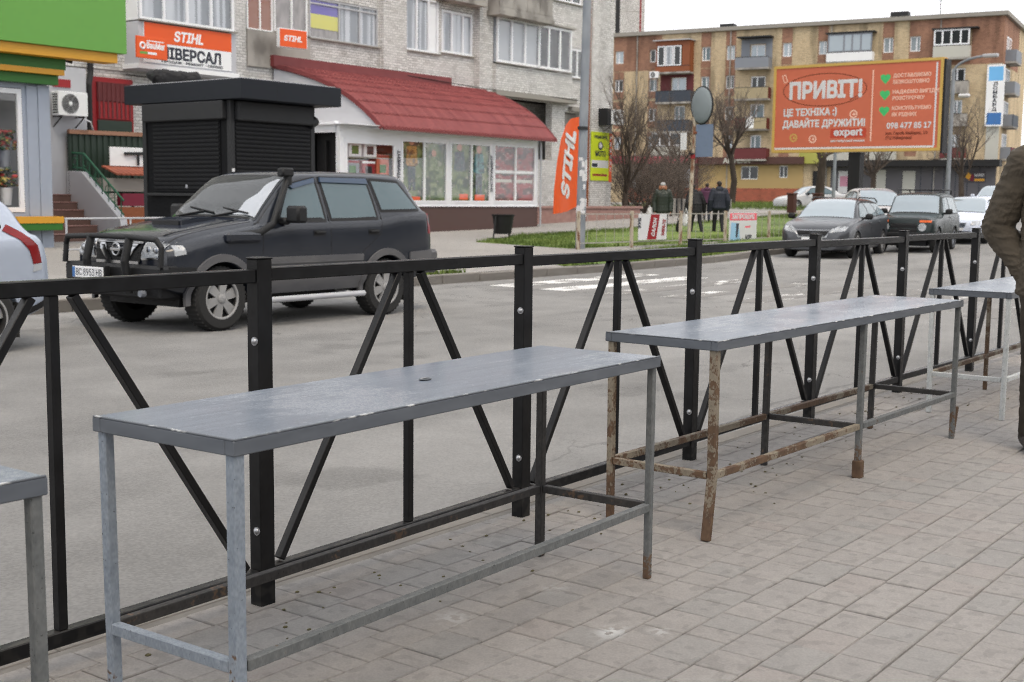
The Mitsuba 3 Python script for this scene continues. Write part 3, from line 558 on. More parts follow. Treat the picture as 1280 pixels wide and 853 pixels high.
# recessed entrance loggia at the right end
part(gb, 'recess_wall', GB(box(42.8, 49.5, -1.6, -1.5, -0.2, 5.6)), 'm_greybrick'); part(gb, 'recess_door', GB(box(44.0, 45.2, -1.5, -1.42, 0.4, 2.6)), 'm_dark')
part(gb, 'door', GB(box(47.70, 48.85, -0.3, -0.2, 0.4, 5.15)), 'm_weathered')
part(gb, 'entrance_step', GB(box(47.4, 51.5, 0.07, 0.7, 0.0, 0.42, 0.02)), 'm_concrete')
part(gb, 'cable', path([(24.0, 32.9, 4.9), (26, 32.85, 4.86), (31, 32.1, 4.9)], 0.015, 5), 'm_black'); part(gb, 'cable', path([(36.6, 32.7, 5.9), (41, 32.6, 5.75), (48, 32.5, 5.72)], 0.015, 5), 'm_black')
# signs on it
sg = thing('shop_sign', 'wide orange and white shop signboard under the loggia windows', 'sign')
part(sg, 'board', GB(box(24.14, 27.5, lb + 0.001, lb + 0.06, 5.26, 6.44)), 'm_white'); part(sg, 'orange_field', GB(box(24.14, 27.5, lb + 0.061, lb + 0.07, 5.86, 6.44)), 'm_orange')
part(sg, 'lettering', lettering(GB, 'STIHL', 0.29, 25.2, 5.98, lb + 0.071, shear=0.2, width=1.15), 'm_white')
part(sg, 'lettering', lettering(GB, 'УНІВЕРСАЛ', 0.33, 24.42, 5.43, lb + 0.061, width=2.65), 'm_ink')
part(sg, 'small_print', lettering(GB, 'ПРОДАЖ · РЕМОНТ · СЕРВІС', 0.07, 24.75, 5.30, lb + 0.061, width=2.4), 'm_ink')
s2 = thing('hanging_sign', 'small orange square sign with white lettering left of the wide signboard', 'sign')
F2 = Frame((23.46, 31.65, 0), 0.05)
part(s2, 'board', F2(box(0, 1.14, -0.04, 0.04, 5.30, 5.93, 0.01)), 'm_orange'); part(s2, 'emblem', F2(trimesh.creation.torus(0.085, 0.03, major_sections=24, minor_sections=6, transform=trimesh.transformations.compose_matrix(angles=(math.pi / 2, 0, 0), translate=(0.2, 0.045, 5.66)))), 'm_white')
part(s2, 'lettering', lettering(F2, 'BauMar', 0.17, 0.34, 5.60, 0.041, width=0.7), 'm_white'); part(s2, 'lettering', F2(box(0.36, 1.0, 0.041, 0.046, 5.8, 5.83)), 'm_white'); part(s2, 'stripe', F2(box(0.1, 0.38, 0.041, 0.047, 5.42, 5.49)), 'm_greenp'); part(s2, 'stripe', F2(box(0.39, 0.72, 0.041, 0.047, 5.42, 5.49)), 'm_white')
part(s2, 'bracket', tube((24.6, 31.7, 5.8), (24.62, 32.98, 5.8), 0.025), 'm_dark')
s3 = thing('hanging_sign', 'small orange box sign above the red tiled roof', 'sign')
F3 = Frame((29.42, 32.05, 0), -0.12)
part(s3, 'box_body', F3(box(0, 1.14, -0.1, 0.1, 6.22, 6.84, 0.02)), 'm_white'); part(s3, 'face', F3(box(0.0, 1.10, 0.101, 0.106, 6.24, 6.82)), 'm_orange'); part(s3, 'lettering', lettering(F3, 'STIHL', 0.17, 0.14, 6.44, 0.107, shear=0.2, width=0.76), 'm_white')
part(s3, 'bracket', beam((30.3, 32.1, 6.5), (30.3, 32.95, 6.5), 0.05, 0.05), 'm_dark')
ps = thing('poster_board', 'tall yellow advertising board on the right end wall of the brick house', 'poster')
part(ps, 'sheet', GB(box(49.72, 51.25, 0.065, 0.11, 2.15, 4.42)), 'm_lime'); part(ps, 'print', lettering(GB, 'РЕМОНТ', 0.13, 49.95, 4.12, 0.111, width=1.1), 'm_ink'); part(ps, 'print', lettering(GB, 'MOTO', 0.24, 50.05, 3.30, 0.111, width=0.9), 'm_ink')
part(ps, 'print', GB(box(49.75, 51.2, 0.111, 0.115, 2.75, 3.1)), 'm_paper'); part(ps, 'print', GB(box(49.85, 51.1, 0.111, 0.115, 2.36, 2.46)), 'm_red'); part(ps, 'print', GB(trimesh.creation.cylinder(0.2, 0.006, transform=trimesh.transformations.compose_matrix(angles=(math.pi / 2, 0, 0), translate=(50.5, 0.114, 3.78)))), 'm_ink')
part(ps, 'print', GB(trimesh.creation.cylinder(0.13, 0.006, transform=trimesh.transformations.compose_matrix(angles=(math.pi / 2, 0, 0), translate=(50.5, 0.12, 3.80)))), 'm_paper'); part(ps, 'print', GB(box(49.8, 50.25, 0.116, 0.12, 2.78, 2.95)), 'm_ink')
p5 = thing('sign_strip', 'narrow vertical orange strip sign right of the yellow board', 'sign'); part(p5, 'strip', GB(box(51.30, 51.54, 0.065, 0.09, 2.1, 4.4)), 'm_orange')
for k, ch in enumerate('РЕМОНТ'): part(p5, 'lettering', lettering(GB, ch, 0.18, 51.35, 4.1 - 0.3 * k, 0.091, width=0.13), 'm_white')

def ac_unit(label, fr, u0, u1, z0, z1, w0, d=0.32):
    t = thing('air_conditioner', label, 'air conditioner', 'outdoor units of air conditioners')
    part(t, 'casing', fr(box(u0, u1, w0, w0 + d, z0, z1, 0.015)), 'm_white'); r = (z1 - z0) * 0.40; cu = u0 + (u1 - u0) * 0.40; cz = (z0 + z1) / 2
    disc = trimesh.creation.cylinder(r, 0.01, sections=32, transform=trimesh.transformations.compose_matrix(angles=(math.pi / 2, 0, 0), translate=(cu, w0 + d + 0.004, cz))); part(t, 'fan_opening', fr(disc), 'm_dark')
    g = [trimesh.creation.torus(r * q, 0.006, major_sections=32, minor_sections=5, transform=trimesh.transformations.compose_matrix(angles=(math.pi / 2, 0, 0), translate=(cu, w0 + d + 0.014, cz))) for q in (0.3, 0.5, 0.7, 0.88, 1.0)]
    g += [beam((cu, w0 + d + 0.012, cz), (cu + r * math.cos(a), w0 + d + 0.012, cz + r * math.sin(a)), 0.008, 0.008, up=(0, 1, 0)) for a in np.arange(6) * math.pi / 3]
    part(t, 'fan_grille', fr(cat(g)), 'm_silver'); hub = trimesh.creation.icosphere(2, r * 0.22); hub.vertices *= [1, 0.3, 1]; hub.vertices += [cu, w0 + d + 0.02, cz]; part(t, 'hub', fr(hub), 'm_white', smooth=True)
    part(t, 'side_grille', fr(cat([box(u0 - 0.006, u0 - 0.001, w0 + 0.05, w0 + d - 0.03, z0 + 0.06 + k * 0.07, z0 + 0.10 + k * 0.07) for k in range(int((z1 - z0 - 0.1) / 0.07))])), 'm_dark')
    for u in (u0 + 0.12, u1 - 0.12): part(t, 'bracket', fr(cat([beam((u, w0 - 0.12, z0 - 0.02), (u, w0 + d, z0 - 0.02), 0.03, 0.03), beam((u, w0 - 0.12, z0 - 0.3), (u, w0 + d - 0.03, z0 - 0.03), 0.025, 0.025)])), 'm_dark')
ac_unit('air conditioner unit high on the right corner of the brick house', GB, 50.75, 51.9, 4.80, 5.50, 0.2)
part('air_conditioner', 'side_cage', cat([box(50.35, 50.38, 32.45, 32.98, 4.72, 5.52)] + [box(50.38, 50.72, 32.46 + 0.1 * k, 32.48 + 0.1 * k, 4.74, 5.5) for k in range(5)]), 'm_dark')

# ---------------- shop annex with the red tile roof
sh = thing('shop_annex', 'low white framed shop with a red metal tile roof and posters in its windows', 'building')
Y0 = 29.7
SF = Frame((0, Y0, 0), 0.0)
part(sh, 'plinth', box(29.95, 41.06, Y0, 32.95, -0.1, 0.94), 'm_plinth'); part(sh, 'plinth_cap', box(29.9, 41.1, Y0 - 0.05, Y0 + 0.2, 0.945, 1.0), 'm_frame')
wins = [(30.16, 2.24, 32.62, 3.14), (32.92, 1.08, 35.42, 3.30), (35.56, 1.08, 38.0, 3.32), (38.16, 1.10, 40.88, 3.34)]
wall(SF, 29.92, 41.06, 1.001, 3.62, [(30.16, 1.08, 32.62, 3.14)] + wins[1:], 0.0, 0.14, 'm_frame', sh)
part(sh, 'side_wall', box(29.92, 30.06, Y0 + 0.15, Y0 + 0.18, 0.95, 3.5), 'm_frame'); part(sh, 'side_wall', box(40.9, 41.06, Y0 + 0.145, 32.98, 0.95, 3.5), 'm_plaster')
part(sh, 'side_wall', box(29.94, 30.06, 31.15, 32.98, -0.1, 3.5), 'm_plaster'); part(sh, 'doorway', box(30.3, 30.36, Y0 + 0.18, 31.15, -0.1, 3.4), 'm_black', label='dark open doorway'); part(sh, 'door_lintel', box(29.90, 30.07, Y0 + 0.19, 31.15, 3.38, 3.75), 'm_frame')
part(sh, 'ceiling', box(30.0, 41.0, Y0 + 0.02, 32.95, 3.63, 3.68), 'm_white'); part(sh, 'back_wall', box(30.4, 40.9, 31.6, 31.7, 1.0, 3.6), 'm_dark')
window(SF, sh, 30.16, 1.08, 32.62, 3.14, 0.03, (), back='m_black', t=0.10, deep=0.9, sill=False)
window(SF, sh, *[wins[1][k] for k in (0, 1, 2, 3)], 0.03, (34.15,), t=0.09, back='m_foliageprint', sill=False, backs=['m_foliageprint', 'm_foliageprint'])
window(SF, sh, *wins[2], 0.03, (36.82,), t=0.09, back='m_foliageprint', sill=False)
window(SF, sh, *wins[3], 0.03, (39.55,), t=0.09, back='m_redprint', sill=False, trans=2.28)
# boxes displayed in the first window
for i, (a, z, c) in enumerate(((30.55, 2.62, 'm_white'), (31.28, 2.62, 'm_white'), (30.42, 1.95, 'm_balcgrey'), (31.2, 1.95, 'm_red'), (31.9, 2.02, 'm_salmon'), (30.5, 1.28, 'm_white'), (31.3, 1.28, 'm_balcgrey'))):
    b = thing('goods_box', ['white goods box at the upper left of the shop window', 'white goods box at the upper right of the shop window', 'grey goods box at the left of the middle shelf', 'red goods box in the middle of the shop window', 'orange goods box at the right of the shop window', 'white goods box on the bottom shelf', 'grey goods box on the bottom shelf'][i], 'box', 'boxes displayed in the shop window')
    h = 0.55 if c != 'm_salmon' else 0.7
    part(b, 'carton', box(a, a + 0.62, Y0 + 0.2, Y0 + 0.6, z, z + h, 0.01), c); part(b, 'flap_band', box(a - 0.002, a + 0.622, Y0 + 0.195, Y0 + 0.2, z + h - 0.1, z + h - 0.02), 'm_red' if c != 'm_red' else 'm_white')
    part(b, 'print', SF(box(a + 0.14, a + 0.46, -0.198, -0.194, z + 0.08, z + 0.36)), 'm_dark' if i % 2 else 'm_green2')
for z in (1.27, 1.94, 2.61): part(sh, 'shelf', box(30.3, 32.5, Y0 + 0.18, Y0 + 0.62, z - 0.03, z - 0.002), 'm_silver')
# poster prints: work clothes, people in gear (flat prints on sheets behind the panes)
def figure(parent, u, z, h, cj, ct, w=-0.064):
    s = h / 1.8
    sil = [(Polygon([(u - .22 * s, z + 1.45 * s), (u - .3 * s, z + .85 * s), (u - .16 * s, z + .8 * s), (u + .16 * s, z + .8 * s), (u + .3 * s, z + .85 * s), (u + .22 * s, z + 1.45 * s)]), cj), (Polygon([(u - .17 * s, z), (u - .18 * s, z + .8 * s), (u + .18 * s, z + .8 * s), (u + .17 * s, z), (u + .05 * s, z), (u, z + .6 * s), (u - .05 * s, z)]), ct)]
    for p, c in sil: part(parent, 'print_figure', SF(prism(p, w, w + 0.004)), c)
    hd = shapely.Point(u, z + 1.6 * s).buffer(0.13 * s); part(parent, 'print_figure', SF(prism(hd, w, w + 0.004)), 'm_skin')
mat('m_printochre', blotch([(0.10, 0.05, 0.01), (0.34, 0.17, 0.03), (0.42, 0.24, 0.06), (0.16, 0.10, 0.05)], 9, 7), 0.6); mat('m_printnavy', blotch([(0.012, 0.016, 0.03), (0.04, 0.06, 0.09), (0.02, 0.05, 0.06), (0.14, 0.16, 0.16)], 9, 7), 0.6); mat('m_printgreen', blotch([(0.02, 0.05, 0.02), (0.10, 0.16, 0.05), (0.22, 0.26, 0.13), (0.05, 0.08, 0.04)], 9, 7), 0.6)
figure(sh, 33.55, 1.5, 1.95, 'm_printochre', 'm_printnavy'); figure(sh, 34.75, 1.3, 1.75, 'm_printgreen', 'm_printgreen'); figure(sh, 36.2, 1.35, 2.0, 'm_printnavy', 'm_printgreen'); figure(sh, 37.35, 1.3, 2.0, mat('m_printteal', blotch([(0.01, 0.05, 0.06), (0.03, 0.14, 0.16), (0.05, 0.20, 0.20), (0.02, 0.06, 0.07)], 9, 7), 0.6), 'm_printnavy')
for k, (u, w_) in enumerate(((32.72, 0.14), (35.42, 0.0), (37.95, 0.12))):
    if w_: part(sh, 'lettering', lettering(SF, 'ІНСТРУМЕНТ', 0.13, u + 0.12, 1.5, 0.036, rot=math.pi / 2, width=1.4), 'm_ink')
for (a, b, z0, z1) in ((33.2, 34.0, 1.15, 1.3), (36.2, 36.7, 1.2, 1.42), (37.1, 37.7, 1.18, 1.4)): part(sh, 'print_patch', SF(box(a, b, -0.064, -0.058, z0, z1)), 'm_orange')
for (a, b, z0, z1) in ((38.3, 39.45, 2.2, 2.36), (39.65, 40.8, 2.2, 2.36), (38.35, 39.4, 1.88, 2.0), (39.7, 40.75, 1.88, 2.0)): part(sh, 'print_patch', SF(box(a, b, -0.064, -0.058, z0, z1)), 'm_pale')
# roof of pressed metal tiles: rows stepped, waved along x, sagging profile
def roof_pt(s, t):
    """s across 0..1, t from wall 0 to eave 1."""
    y = 32.98 - (32.98 - 29.15) * t; z = 5.72 - 1.15 * t ** 1.15 - 0.98 * t ** 3.2
    xl = 29.85 + (31.35 - 29.85) * t ** 0.8; xr = 41.15 + 0.35 * t
    return xl + (xr - xl) * s, y, z
rowsn = 8
for r in range(rowsn):
    t0, t1 = r / rowsn, (r + 1) / rowsn + 0.012; ns, nt = 260, 5; V = []
    for i in range(ns):
        for j in range(nt):
            t = t0 + (min(t1, 1.0) - t0) * j / (nt - 1); x, y, z = roof_pt(i / (ns - 1), t)
            wv = 0.032 * math.cos(2 * math.pi * x / 0.2); st = 0.05 * (1 - j / (nt - 1)) * 0 + 0.065 * (j / (nt - 1))
            V.append((x, y - 0.012 * wv, z + wv + st))
    F_ = [(i * nt + j, i * nt + j + 1, (i + 1) * nt + j + 1) for i in range(ns - 1) for j in range(nt - 1)] + [(i * nt + j, (i + 1) * nt + j + 1, (i + 1) * nt + j) for i in range(ns - 1) for j in range(nt - 1)]
    top = trimesh.Trimesh(np.array(V), np.array(F_), process=False)
    # drop lip of the row
    lip = []; lf = []
    for i in range(ns):
        a = V[i * nt + nt - 1]; lip += [a, (a[0], a[1] + 0.005, a[2] - 0.07)]
    for i in range(ns - 1): lf += [(2 * i, 2 * i + 1, 2 * i + 3), (2 * i, 2 * i + 3, 2 * i + 2)]
    part(sh, 'roof_tile_row', cat([top, trimesh.Trimesh(np.array(lip), np.array(lf), process=False)]), 'm_roofred', smooth=35)
for s in (0.0, 1.0):
    pts = [np.array(roof_pt(s, t)) + [0, 0, -0.02] for t in np.linspace(0, 1, 14)]
    part(sh, 'verge_board', cat([beam(pts[i], pts[i + 1], 0.05, 0.14) for i in range(13)]), 'm_flashing')
gp = Polygon([(roof_pt(0, t)[1], roof_pt(0, t)[2] - 0.12) for t in np.linspace(0.02, 0.97, 14)] + [(29.35, 3.66), (32.95, 3.66)])
m = trimesh.creation.extrude_polygon(gp, 0.06, engine='earcut'); v = m.vertices.copy()
for i in range(len(v)):
    yy = v[i, 0]; t = np.clip((32.98 - yy) / 3.83, 0, 1); v[i] = (roof_pt(0, t)[0] + 0.08 + m.vertices[i, 2], yy, m.vertices[i, 1])
part(sh, 'gable', trimesh.Trimesh(v, m.faces, process=False), 'm_plaster')
part(sh, 'soffit', box(31.4, 41.4, 29.2, 29.68, 3.56, 3.60), 'm_frame'); part(sh, 'soffit', box(29.8, 31.39, 29.2, 31.3, 3.63, 3.655), 'm_frame'); part(sh, 'gutter', beam((31.4, 29.12, 3.56), (41.5, 29.12, 3.56), 0.08, 0.07), 'm_flashing')
part(sh, 'wall_flashing', box(29.82, 39.25, 32.70, 32.9, 5.66, 6.03), 'm_flashing'); part(sh, 'wall_flashing', box(41.3, 41.35, 32.7, 32.9, 5.5, 5.75), 'm_flashing')
part(sh, 'downpipe', tube((41.12, 29.6, 0.1), (41.12, 29.6, 3.5), 0.04), 'm_silver')

# ---------------- low red granite wall with a cap, right of the shop
lwl = thing('low_wall', 'low reddish granite clad wall with a cap right of the shop', 'wall')
part(lwl, 'core', box(41.14, 51.6, 31.33, 31.6, -0.1, 0.84), 'm_plinth'); part(lwl, 'cap', box(41.14, 51.7, 31.22, 31.66, 0.845, 0.96, 0.01), 'm_granite')
for k in range(9): part(lwl, 'slab', box(41.16 + k * 1.16, 42.30 + k * 1.16, 31.29, 31.328, 0.0, 0.835, 0.006), 'm_granite')

# ---------------- flower shop at the left
fs = thing('flower_shop', 'flower shop with a green and yellow fascia at the left edge', 'building')
part(fs, 'fascia', box(10.0, 19.0, 26.0, 26.25, 4.63, 6.05), 'm_greenp'); part(fs, 'fascia_edge', box(10.0, 18.98, 25.98, 26.3, 6.055, 6.12), 'm_white'); part(fs, 'canopy', box(10.0, 18.95, 26.26, 31.4, 4.8, 6.0), 'm_greenp')
part(fs, 'trim_band', box(10.0, 18.8, 26.1, 26.6, 4.40, 4.625), 'm_yellowp'); part(fs, 'trim_band', box(10.0, 17.62, 26.45, 26.75, 4.15, 4.395), 'm_green2'); part(fs, 'trim_band', box(10.0, 17.55, 26.40, 26.75, 4.02, 4.145), 'm_yellowp'); part(fs, 'trim_band', box(10.0, 17.48, 26.55, 26.78, 3.80, 4.015), 'm_green2')
part(fs, 'soffit', box(16.0, 18.8, 26.61, 31.4, 4.72, 4.79), 'm_concrete'); part(fs, 'spotlight', path([(18.0, 27.0, 4.7), (18.0, 27.0, 4.45), (18.1, 26.9, 4.4)], 0.04), 'm_dark'); part(fs, 'soffit_lamp', box(18.1, 18.7, 27.0, 27.3, 4.64, 4.715, 0.02), 'm_pale')
FSF = Frame((0, 26.8, 0), 0.0)
wall(FSF, 8.0, 17.34, -0.2, 3.80, [(10.0, 0.82, 16.68, 3.68)], 0.0, 0.2, 'm_greyblue', fs)
part(fs, 'corner_panel', box(16.78, 17.05, 26.76, 26.798, 0.0, 3.75), 'm_greyblue'); part(fs, 'corner_panel', box(17.06, 17.36, 26.74, 26.798, 0.0, 3.78), 'm_greyblue')
part(fs, 'side_wall', box(17.16, 17.34, 27.01, 31.5, -0.2, 4.7), 'm_plaster'); part(fs, 'rear_wall', box(8.0, 17.15, 31.3, 31.5, -0.2, 4.7), 'm_dark')
window(FSF, fs, 10.02, 0.84, 16.66, 3.66, 0.02, (13.4,), back='m_curtain_dark', t=0.11, deep=1.9, sill=False)
part(fs, 'window_ledge', box(14.0, 17.46, 26.45, 26.72, 0.585, 0.74), 'm_yellowp'); part(fs, 'window_ledge', box(14.0, 17.44, 26.47, 26.72, 0.42, 0.58), 'm_green2')
part(fs, 'shelf', box(13.5, 16.5, 27.1, 27.6, 1.82, 1.86), 'm_pale')
for (px_, pz, cols) in ((15.95, 1.0, ('m_railgreen', 'm_flowers')), (16.42, 1.0, ('m_paper', 'm_flowers')), (16.0, 1.87, ('m_bluep', 'm_flowers')), (16.4, 1.87, ('m_balcgrey', 'm_flowers'))):
    b = thing('flower_bucket', {0: 'bucket of green foliage low in the flower shop window', 1: 'white bucket of flowers low in the flower shop window', 2: 'blue bucket of red and yellow flowers on the window shelf', 3: 'grey bucket of flowers on the window shelf'}[len([k for k in labels if k.startswith('flower_bucket')])], 'flowers', 'buckets of flowers in the window')
    part(b, 'bucket', trimesh.creation.revolve(np.array([(0, 0), (0.11, 0), (0.15, 0.4), (0.14, 0.4), (0, 0.05)]), sections=20, transform=trimesh.transformations.translation_matrix((px_, 27.15, pz))), cols[0], smooth=30)
    r = np.random.default_rng(int(px_ * 100)); fl_ = []
    for _ in range(70):
        s = trimesh.creation.icosphere(1, r.uniform(0.04, 0.075)); s.vertices *= [1, 1, 0.6]; s.vertices += [px_ + r.normal(0, 0.13), 27.12 + r.normal(0, 0.07), pz + r.uniform(0.42, 0.85)]; fl_.append(s)
    part(b, 'flower_heads', cat(fl_), cols[1])
# recess between the flower shop and the brick house
en = thing('entrance_wall', 'white rendered wall with a small red notice behind the flower shop corner', 'wall')
part(en, 'render', box(17.35, 21.62, 31.5, 31.75, -0.1, 4.79), 'm_plaster'); part(en, 'return', box(21.4, 21.6, 31.76, 32.99, -0.1, 4.79), 'm_plaster'); part(en, 'notice', box(20.55, 21.1, 31.46, 31.498, 4.22, 4.44), 'm_red')
EW = Frame((0, 31.5, 0), 0)
ac_unit('air conditioner unit on the white wall beside the flower shop', EW, 20.42, 21.36, 3.42, 4.08, 0.13)
part('air_conditioner_001', 'hose', path([(21.3, 31.3, 3.4), (21.6, 31.3, 3.3), (21.9, 31.6, 3.05)], 0.02), 'm_white')
rd = thing('shopfront', 'dark red panelled shopfront with a grey blind behind the kiosk', 'building')
part(rd, 'frame', box(22.72, 24.2, 32.86, 32.98, 3.0, 4.75), 'm_red'); part(rd, 'blind', box(22.9, 24.1, 32.80, 32.855, 4.05, 4.60), 'm_maroon'); part(rd, 'panel', box(22.9, 24.1, 32.80, 32.855, 3.52, 4.02), 'm_red'); part(rd, 'panel', box(22.9, 24.1, 32.80, 32.855, 3.1, 3.48), 'm_corrgreen')
for k in range(8): part(rd, 'rib', box(22.92 + 0.155 * k, 22.97 + 0.155 * k, 32.78, 32.798, 3.55, 4.6), 'm_maroon')
gf = thing('corrugated_fence', 'dark green corrugated metal screen with a rust red cap', 'fence')
def corrugated(x0, x1, y, z0, z1, pitch=0.2, d=0.035):
    xs_ = []; 
    x = x0
    while x < x1: xs_ += [(x, 0), (x + pitch * .35, 0), (x + pitch * .45, d), (x + pitch * .9, d)]; x += pitch
    v = []; f = []
    for i, (a, b) in enumerate(xs_): v += [(a, y - b, z0), (a, y - b, z1)]
    for i in range(len(xs_) - 1): f += [(2 * i, 2 * i + 2, 2 * i + 3), (2 * i, 2 * i + 3, 2 * i + 1)]
    return trimesh.Trimesh(np.array(v), np.array(f), process=False)
part(gf, 'sheet', corrugated(20.9, 26.0, 31.3, 1.3, 2.98), 'm_corrgreen'); part(gf, 'cap', beam((20.85, 31.27, 3.0), (26.0, 31.27, 3.04), 0.12, 0.12), 'm_redbrick'); part(gf, 'post', box(20.88, 20.95, 31.31, 31.37, 0, 2.98), 'm_corrgreen')
part(gf, 'post', box(23.6, 23.8, 31.15, 31.24, 1.5, 3.4), 'm_tan')
# stairs with parapet and railing
st = thing('stairs', 'brown stone steps with a white side wall and green railing', 'stairs')
for k in range(6):
    zt = 0.21 * (k + 1); y0 = 29.75 + 0.30 * k
    part(st, 'step', box(17.4, 20.86, y0, 31.48, zt - 0.21, zt - 0.03), 'm_steps'); part(st, 'tread', box(17.4, 20.86, y0 - 0.03, 31.48 if k == 5 else y0 + 0.33, zt - 0.028, zt, 0.006), 'm_granite')
pp = Polygon([(28.9, 0.0), (31.45, 0.0), (31.45, 1.92), (30.75, 1.88), (29.05, 0.60)])
m = trimesh.creation.extrude_polygon(pp, 0.22, engine='earcut'); m.vertices = np.stack([20.88 + m.vertices[:, 2], m.vertices[:, 0], m.vertices[:, 1]], 1)
part(st, 'side_wall', m, 'm_plaster')
rl = part(st, 'railing', path([(20.98, 31.4, 2.42), (20.98, 30.75, 2.38), (20.98, 29.0, 1.1)], 0.03), 'm_railgreen')
part(rl, 'lower_rail', path([(20.98, 31.4, 2.02), (20.98, 30.75, 1.98), (20.98, 29.0, 0.72)], 0.02), 'm_railgreen')
for k in range(9):
    yy = 31.35 - 0.28 * k; zz = 1.9 if yy > 30.75 else 1.9 - (30.75 - yy) * 0.73; part(rl, 'baluster', tube((20.98, yy, zz - 0.06), (20.98, yy, zz + 0.46), 0.014, n=6), 'm_railgreen')
for k in range(4):
    yy = 31.2 - 0.5 * k; zz = 2.17 if yy > 30.75 else 2.17 - (30.75 - yy) * 0.73
    part(rl, 'scroll', trimesh.creation.torus(0.11, 0.012, major_sections=20, minor_sections=5, transform=trimesh.transformations.compose_matrix(angles=(0, math.pi / 2, 0), translate=(20.98, yy, zz))), 'm_railgreen')
ws = thing('notice_board', 'white board with a dark lamp arm beside the kiosk', 'sign'); part(ws, 'board', box(21.65, 22.75, 30.5, 30.54, 2.07, 2.6), 'm_white'); part(ws, 'arm', cat([beam((22.1, 30.44, 2.42), (22.9, 30.44, 2.45), 0.07, 0.08), beam((22.55, 30.44, 2.1), (22.55, 30.44, 2.42), 0.05, 0.05)]), 'm_dark'); part(ws, 'post', box(22.4, 22.46, 30.55, 30.6, 0.9, 2.5), 'm_dark')
pr = thing('porch_roof', 'small brown tiled porch roof beside the stairs', 'roof')
part(pr, 'tiles', cat([beam((21.5 + 0.16 * k, 29.9, 1.82), (21.5 + 0.16 * k, 30.6, 2.05), 0.13, 0.05) for k in range(11)]), 'm_redtile'); part(pr, 'beam', box(21.2, 24.0, 30.2, 30.8, 1.35, 1.72), 'm_concrete'); part(pr, 'red_band', box(21.6, 24.0, 29.9, 30.15, 0.95, 1.3), mat('m_crimson', lin(120, 26, 52, 0.8), 0.5)); part(pr, 'base', box(21.4, 24.0, 29.8, 30.1, 0.0, 0.92), 'm_brownp')
# white pipe railing along the kerb
pl = thing('pipe_railing', 'low white pipe railing in front of the stairs', 'railing')
part(pl, 'rail', tube((11.9, 18.0, 0.88), (15.6, 18.0, 0.88), 0.018), 'm_silver'); part(pl, 'rail', tube((11.9, 18.0, 0.38), (15.6, 18.0, 0.38), 0.015), 'm_silver')
for xx in (11.92, 13.15, 14.4, 15.55): part(pl, 'post', tube((xx, 18.0, -0.02), (xx, 18.0, 0.88), 0.018), 'm_silver')

# ---------------- black kiosk
ki = thing('kiosk', 'closed black kiosk with roller shutters and a flat overhanging roof', 'kiosk')
kx, ky = 14.92, 17.5
part(ki, 'body', box(kx + 0.03, kx + 2.02, ky + 0.03, ky + 2.47, 0.0, 2.92), 'm_kioskpanel')
part(ki, 'roof', box(kx - 0.10, kx + 2.34, ky - 0.42, ky + 2.9, 2.96, 3.31, 0.01), 'm_kioskfascia'); part(ki, 'roof_sheet', box(kx - 0.02, kx + 2.26, ky - 0.34, ky + 2.8, 3.312, 3.33), 'm_silver')
for (a, b, c, d) in ((kx, kx + 0.10, ky, ky + 0.10), (kx + 1.95, kx + 2.05, ky, ky + 0.10), (kx, kx + 0.10, ky + 2.4, ky + 2.5)): part(ki, 'corner_post', box(a, b, c, d, 0, 2.955, 0.006), 'm_dark')
part(ki, 'shutter_box', box(kx + 0.11, kx + 1.94, ky - 0.10, ky + 0.025, 2.60, 2.95, 0.02), 'm_dark'); part(ki, 'shutter_box', box(kx - 0.10, kx + 0.025, ky + 0.11, ky + 2.39, 2.62, 2.95, 0.02), 'm_dark')
sA = part(ki, 'shutter', box(kx + 0.11, kx + 1.94, ky + 0.012, ky + 0.028, 0.9, 2.59), 'm_shutter'); sB = part(ki, 'shutter', box(kx + 0.012, kx + 0.028, ky + 0.30, ky + 2.2, 1.35, 2.61), 'm_shutter')
def slat(a, b, z, h=0.074):
    pr_ = [(0, 0), (0.012, 0.012), (0.015, h * 0.5), (0.012, h - 0.014), (0, h - 0.006)]
    v = [(x, -y, z + zz) for x in (a, b) for (y, zz) in pr_]; n = 5
    f = [(i, n + i, n + i + 1) for i in range(4)] + [(i, n + i + 1, i + 1) for i in range(4)]
    return trimesh.Trimesh(np.array(v), np.array(f), process=False)
for k in range(22): part(sA, 'slat', moved(slat(0, 1.80, 0), (kx + 0.125, ky + 0.011, 0.91 + 0.076 * k)), 'm_shutter')
for k in range(16): part(sB, 'slat', moved(slat(0, 1.86, 0), (kx + 0.011, ky + 2.18, 1.37 + 0.077 * k), -math.pi / 2), 'm_shutter')
part(ki, 'counter', box(kx - 0.12, kx + 0.011, ky + 0.2, ky + 2.3, 1.26, 1.31, 0.008), 'm_dark'); part(ki, 'base_panel', box(kx + 0.11, kx + 1.94, ky + 0.0, ky + 0.028, 0.05, 0.88), 'm_kioskpanel'); part(ki, 'base_panel', box(kx, kx + 0.028, ky + 0.11, ky + 2.39, 0.05, 1.25), 'm_kioskpanel')
part(ki, 'corner_trim', tube((kx + 1.90, ky - 0.02, 2.62), (kx + 2.05, ky - 0.02, 2.7), 0.09), 'm_dark')
sp = thing('roof_bundle', 'bundle of black foil lying on the kiosk roof', 'bundle'); r_ = np.random.default_rng(2)
bm = bones([((15.0, 19.6, 3.45), (15.7, 19.4, 3.48), 0.14, 0.12), ((15.3, 19.5, 3.45), (15.1, 19.9, 3.5), 0.11, 0.1)], 0.04, 4, lambda v: 0.09 * (meshkit.fbm(v * 9, 3, 2) - 0.5)); part(sp, 'foil', bm, 'm_black')

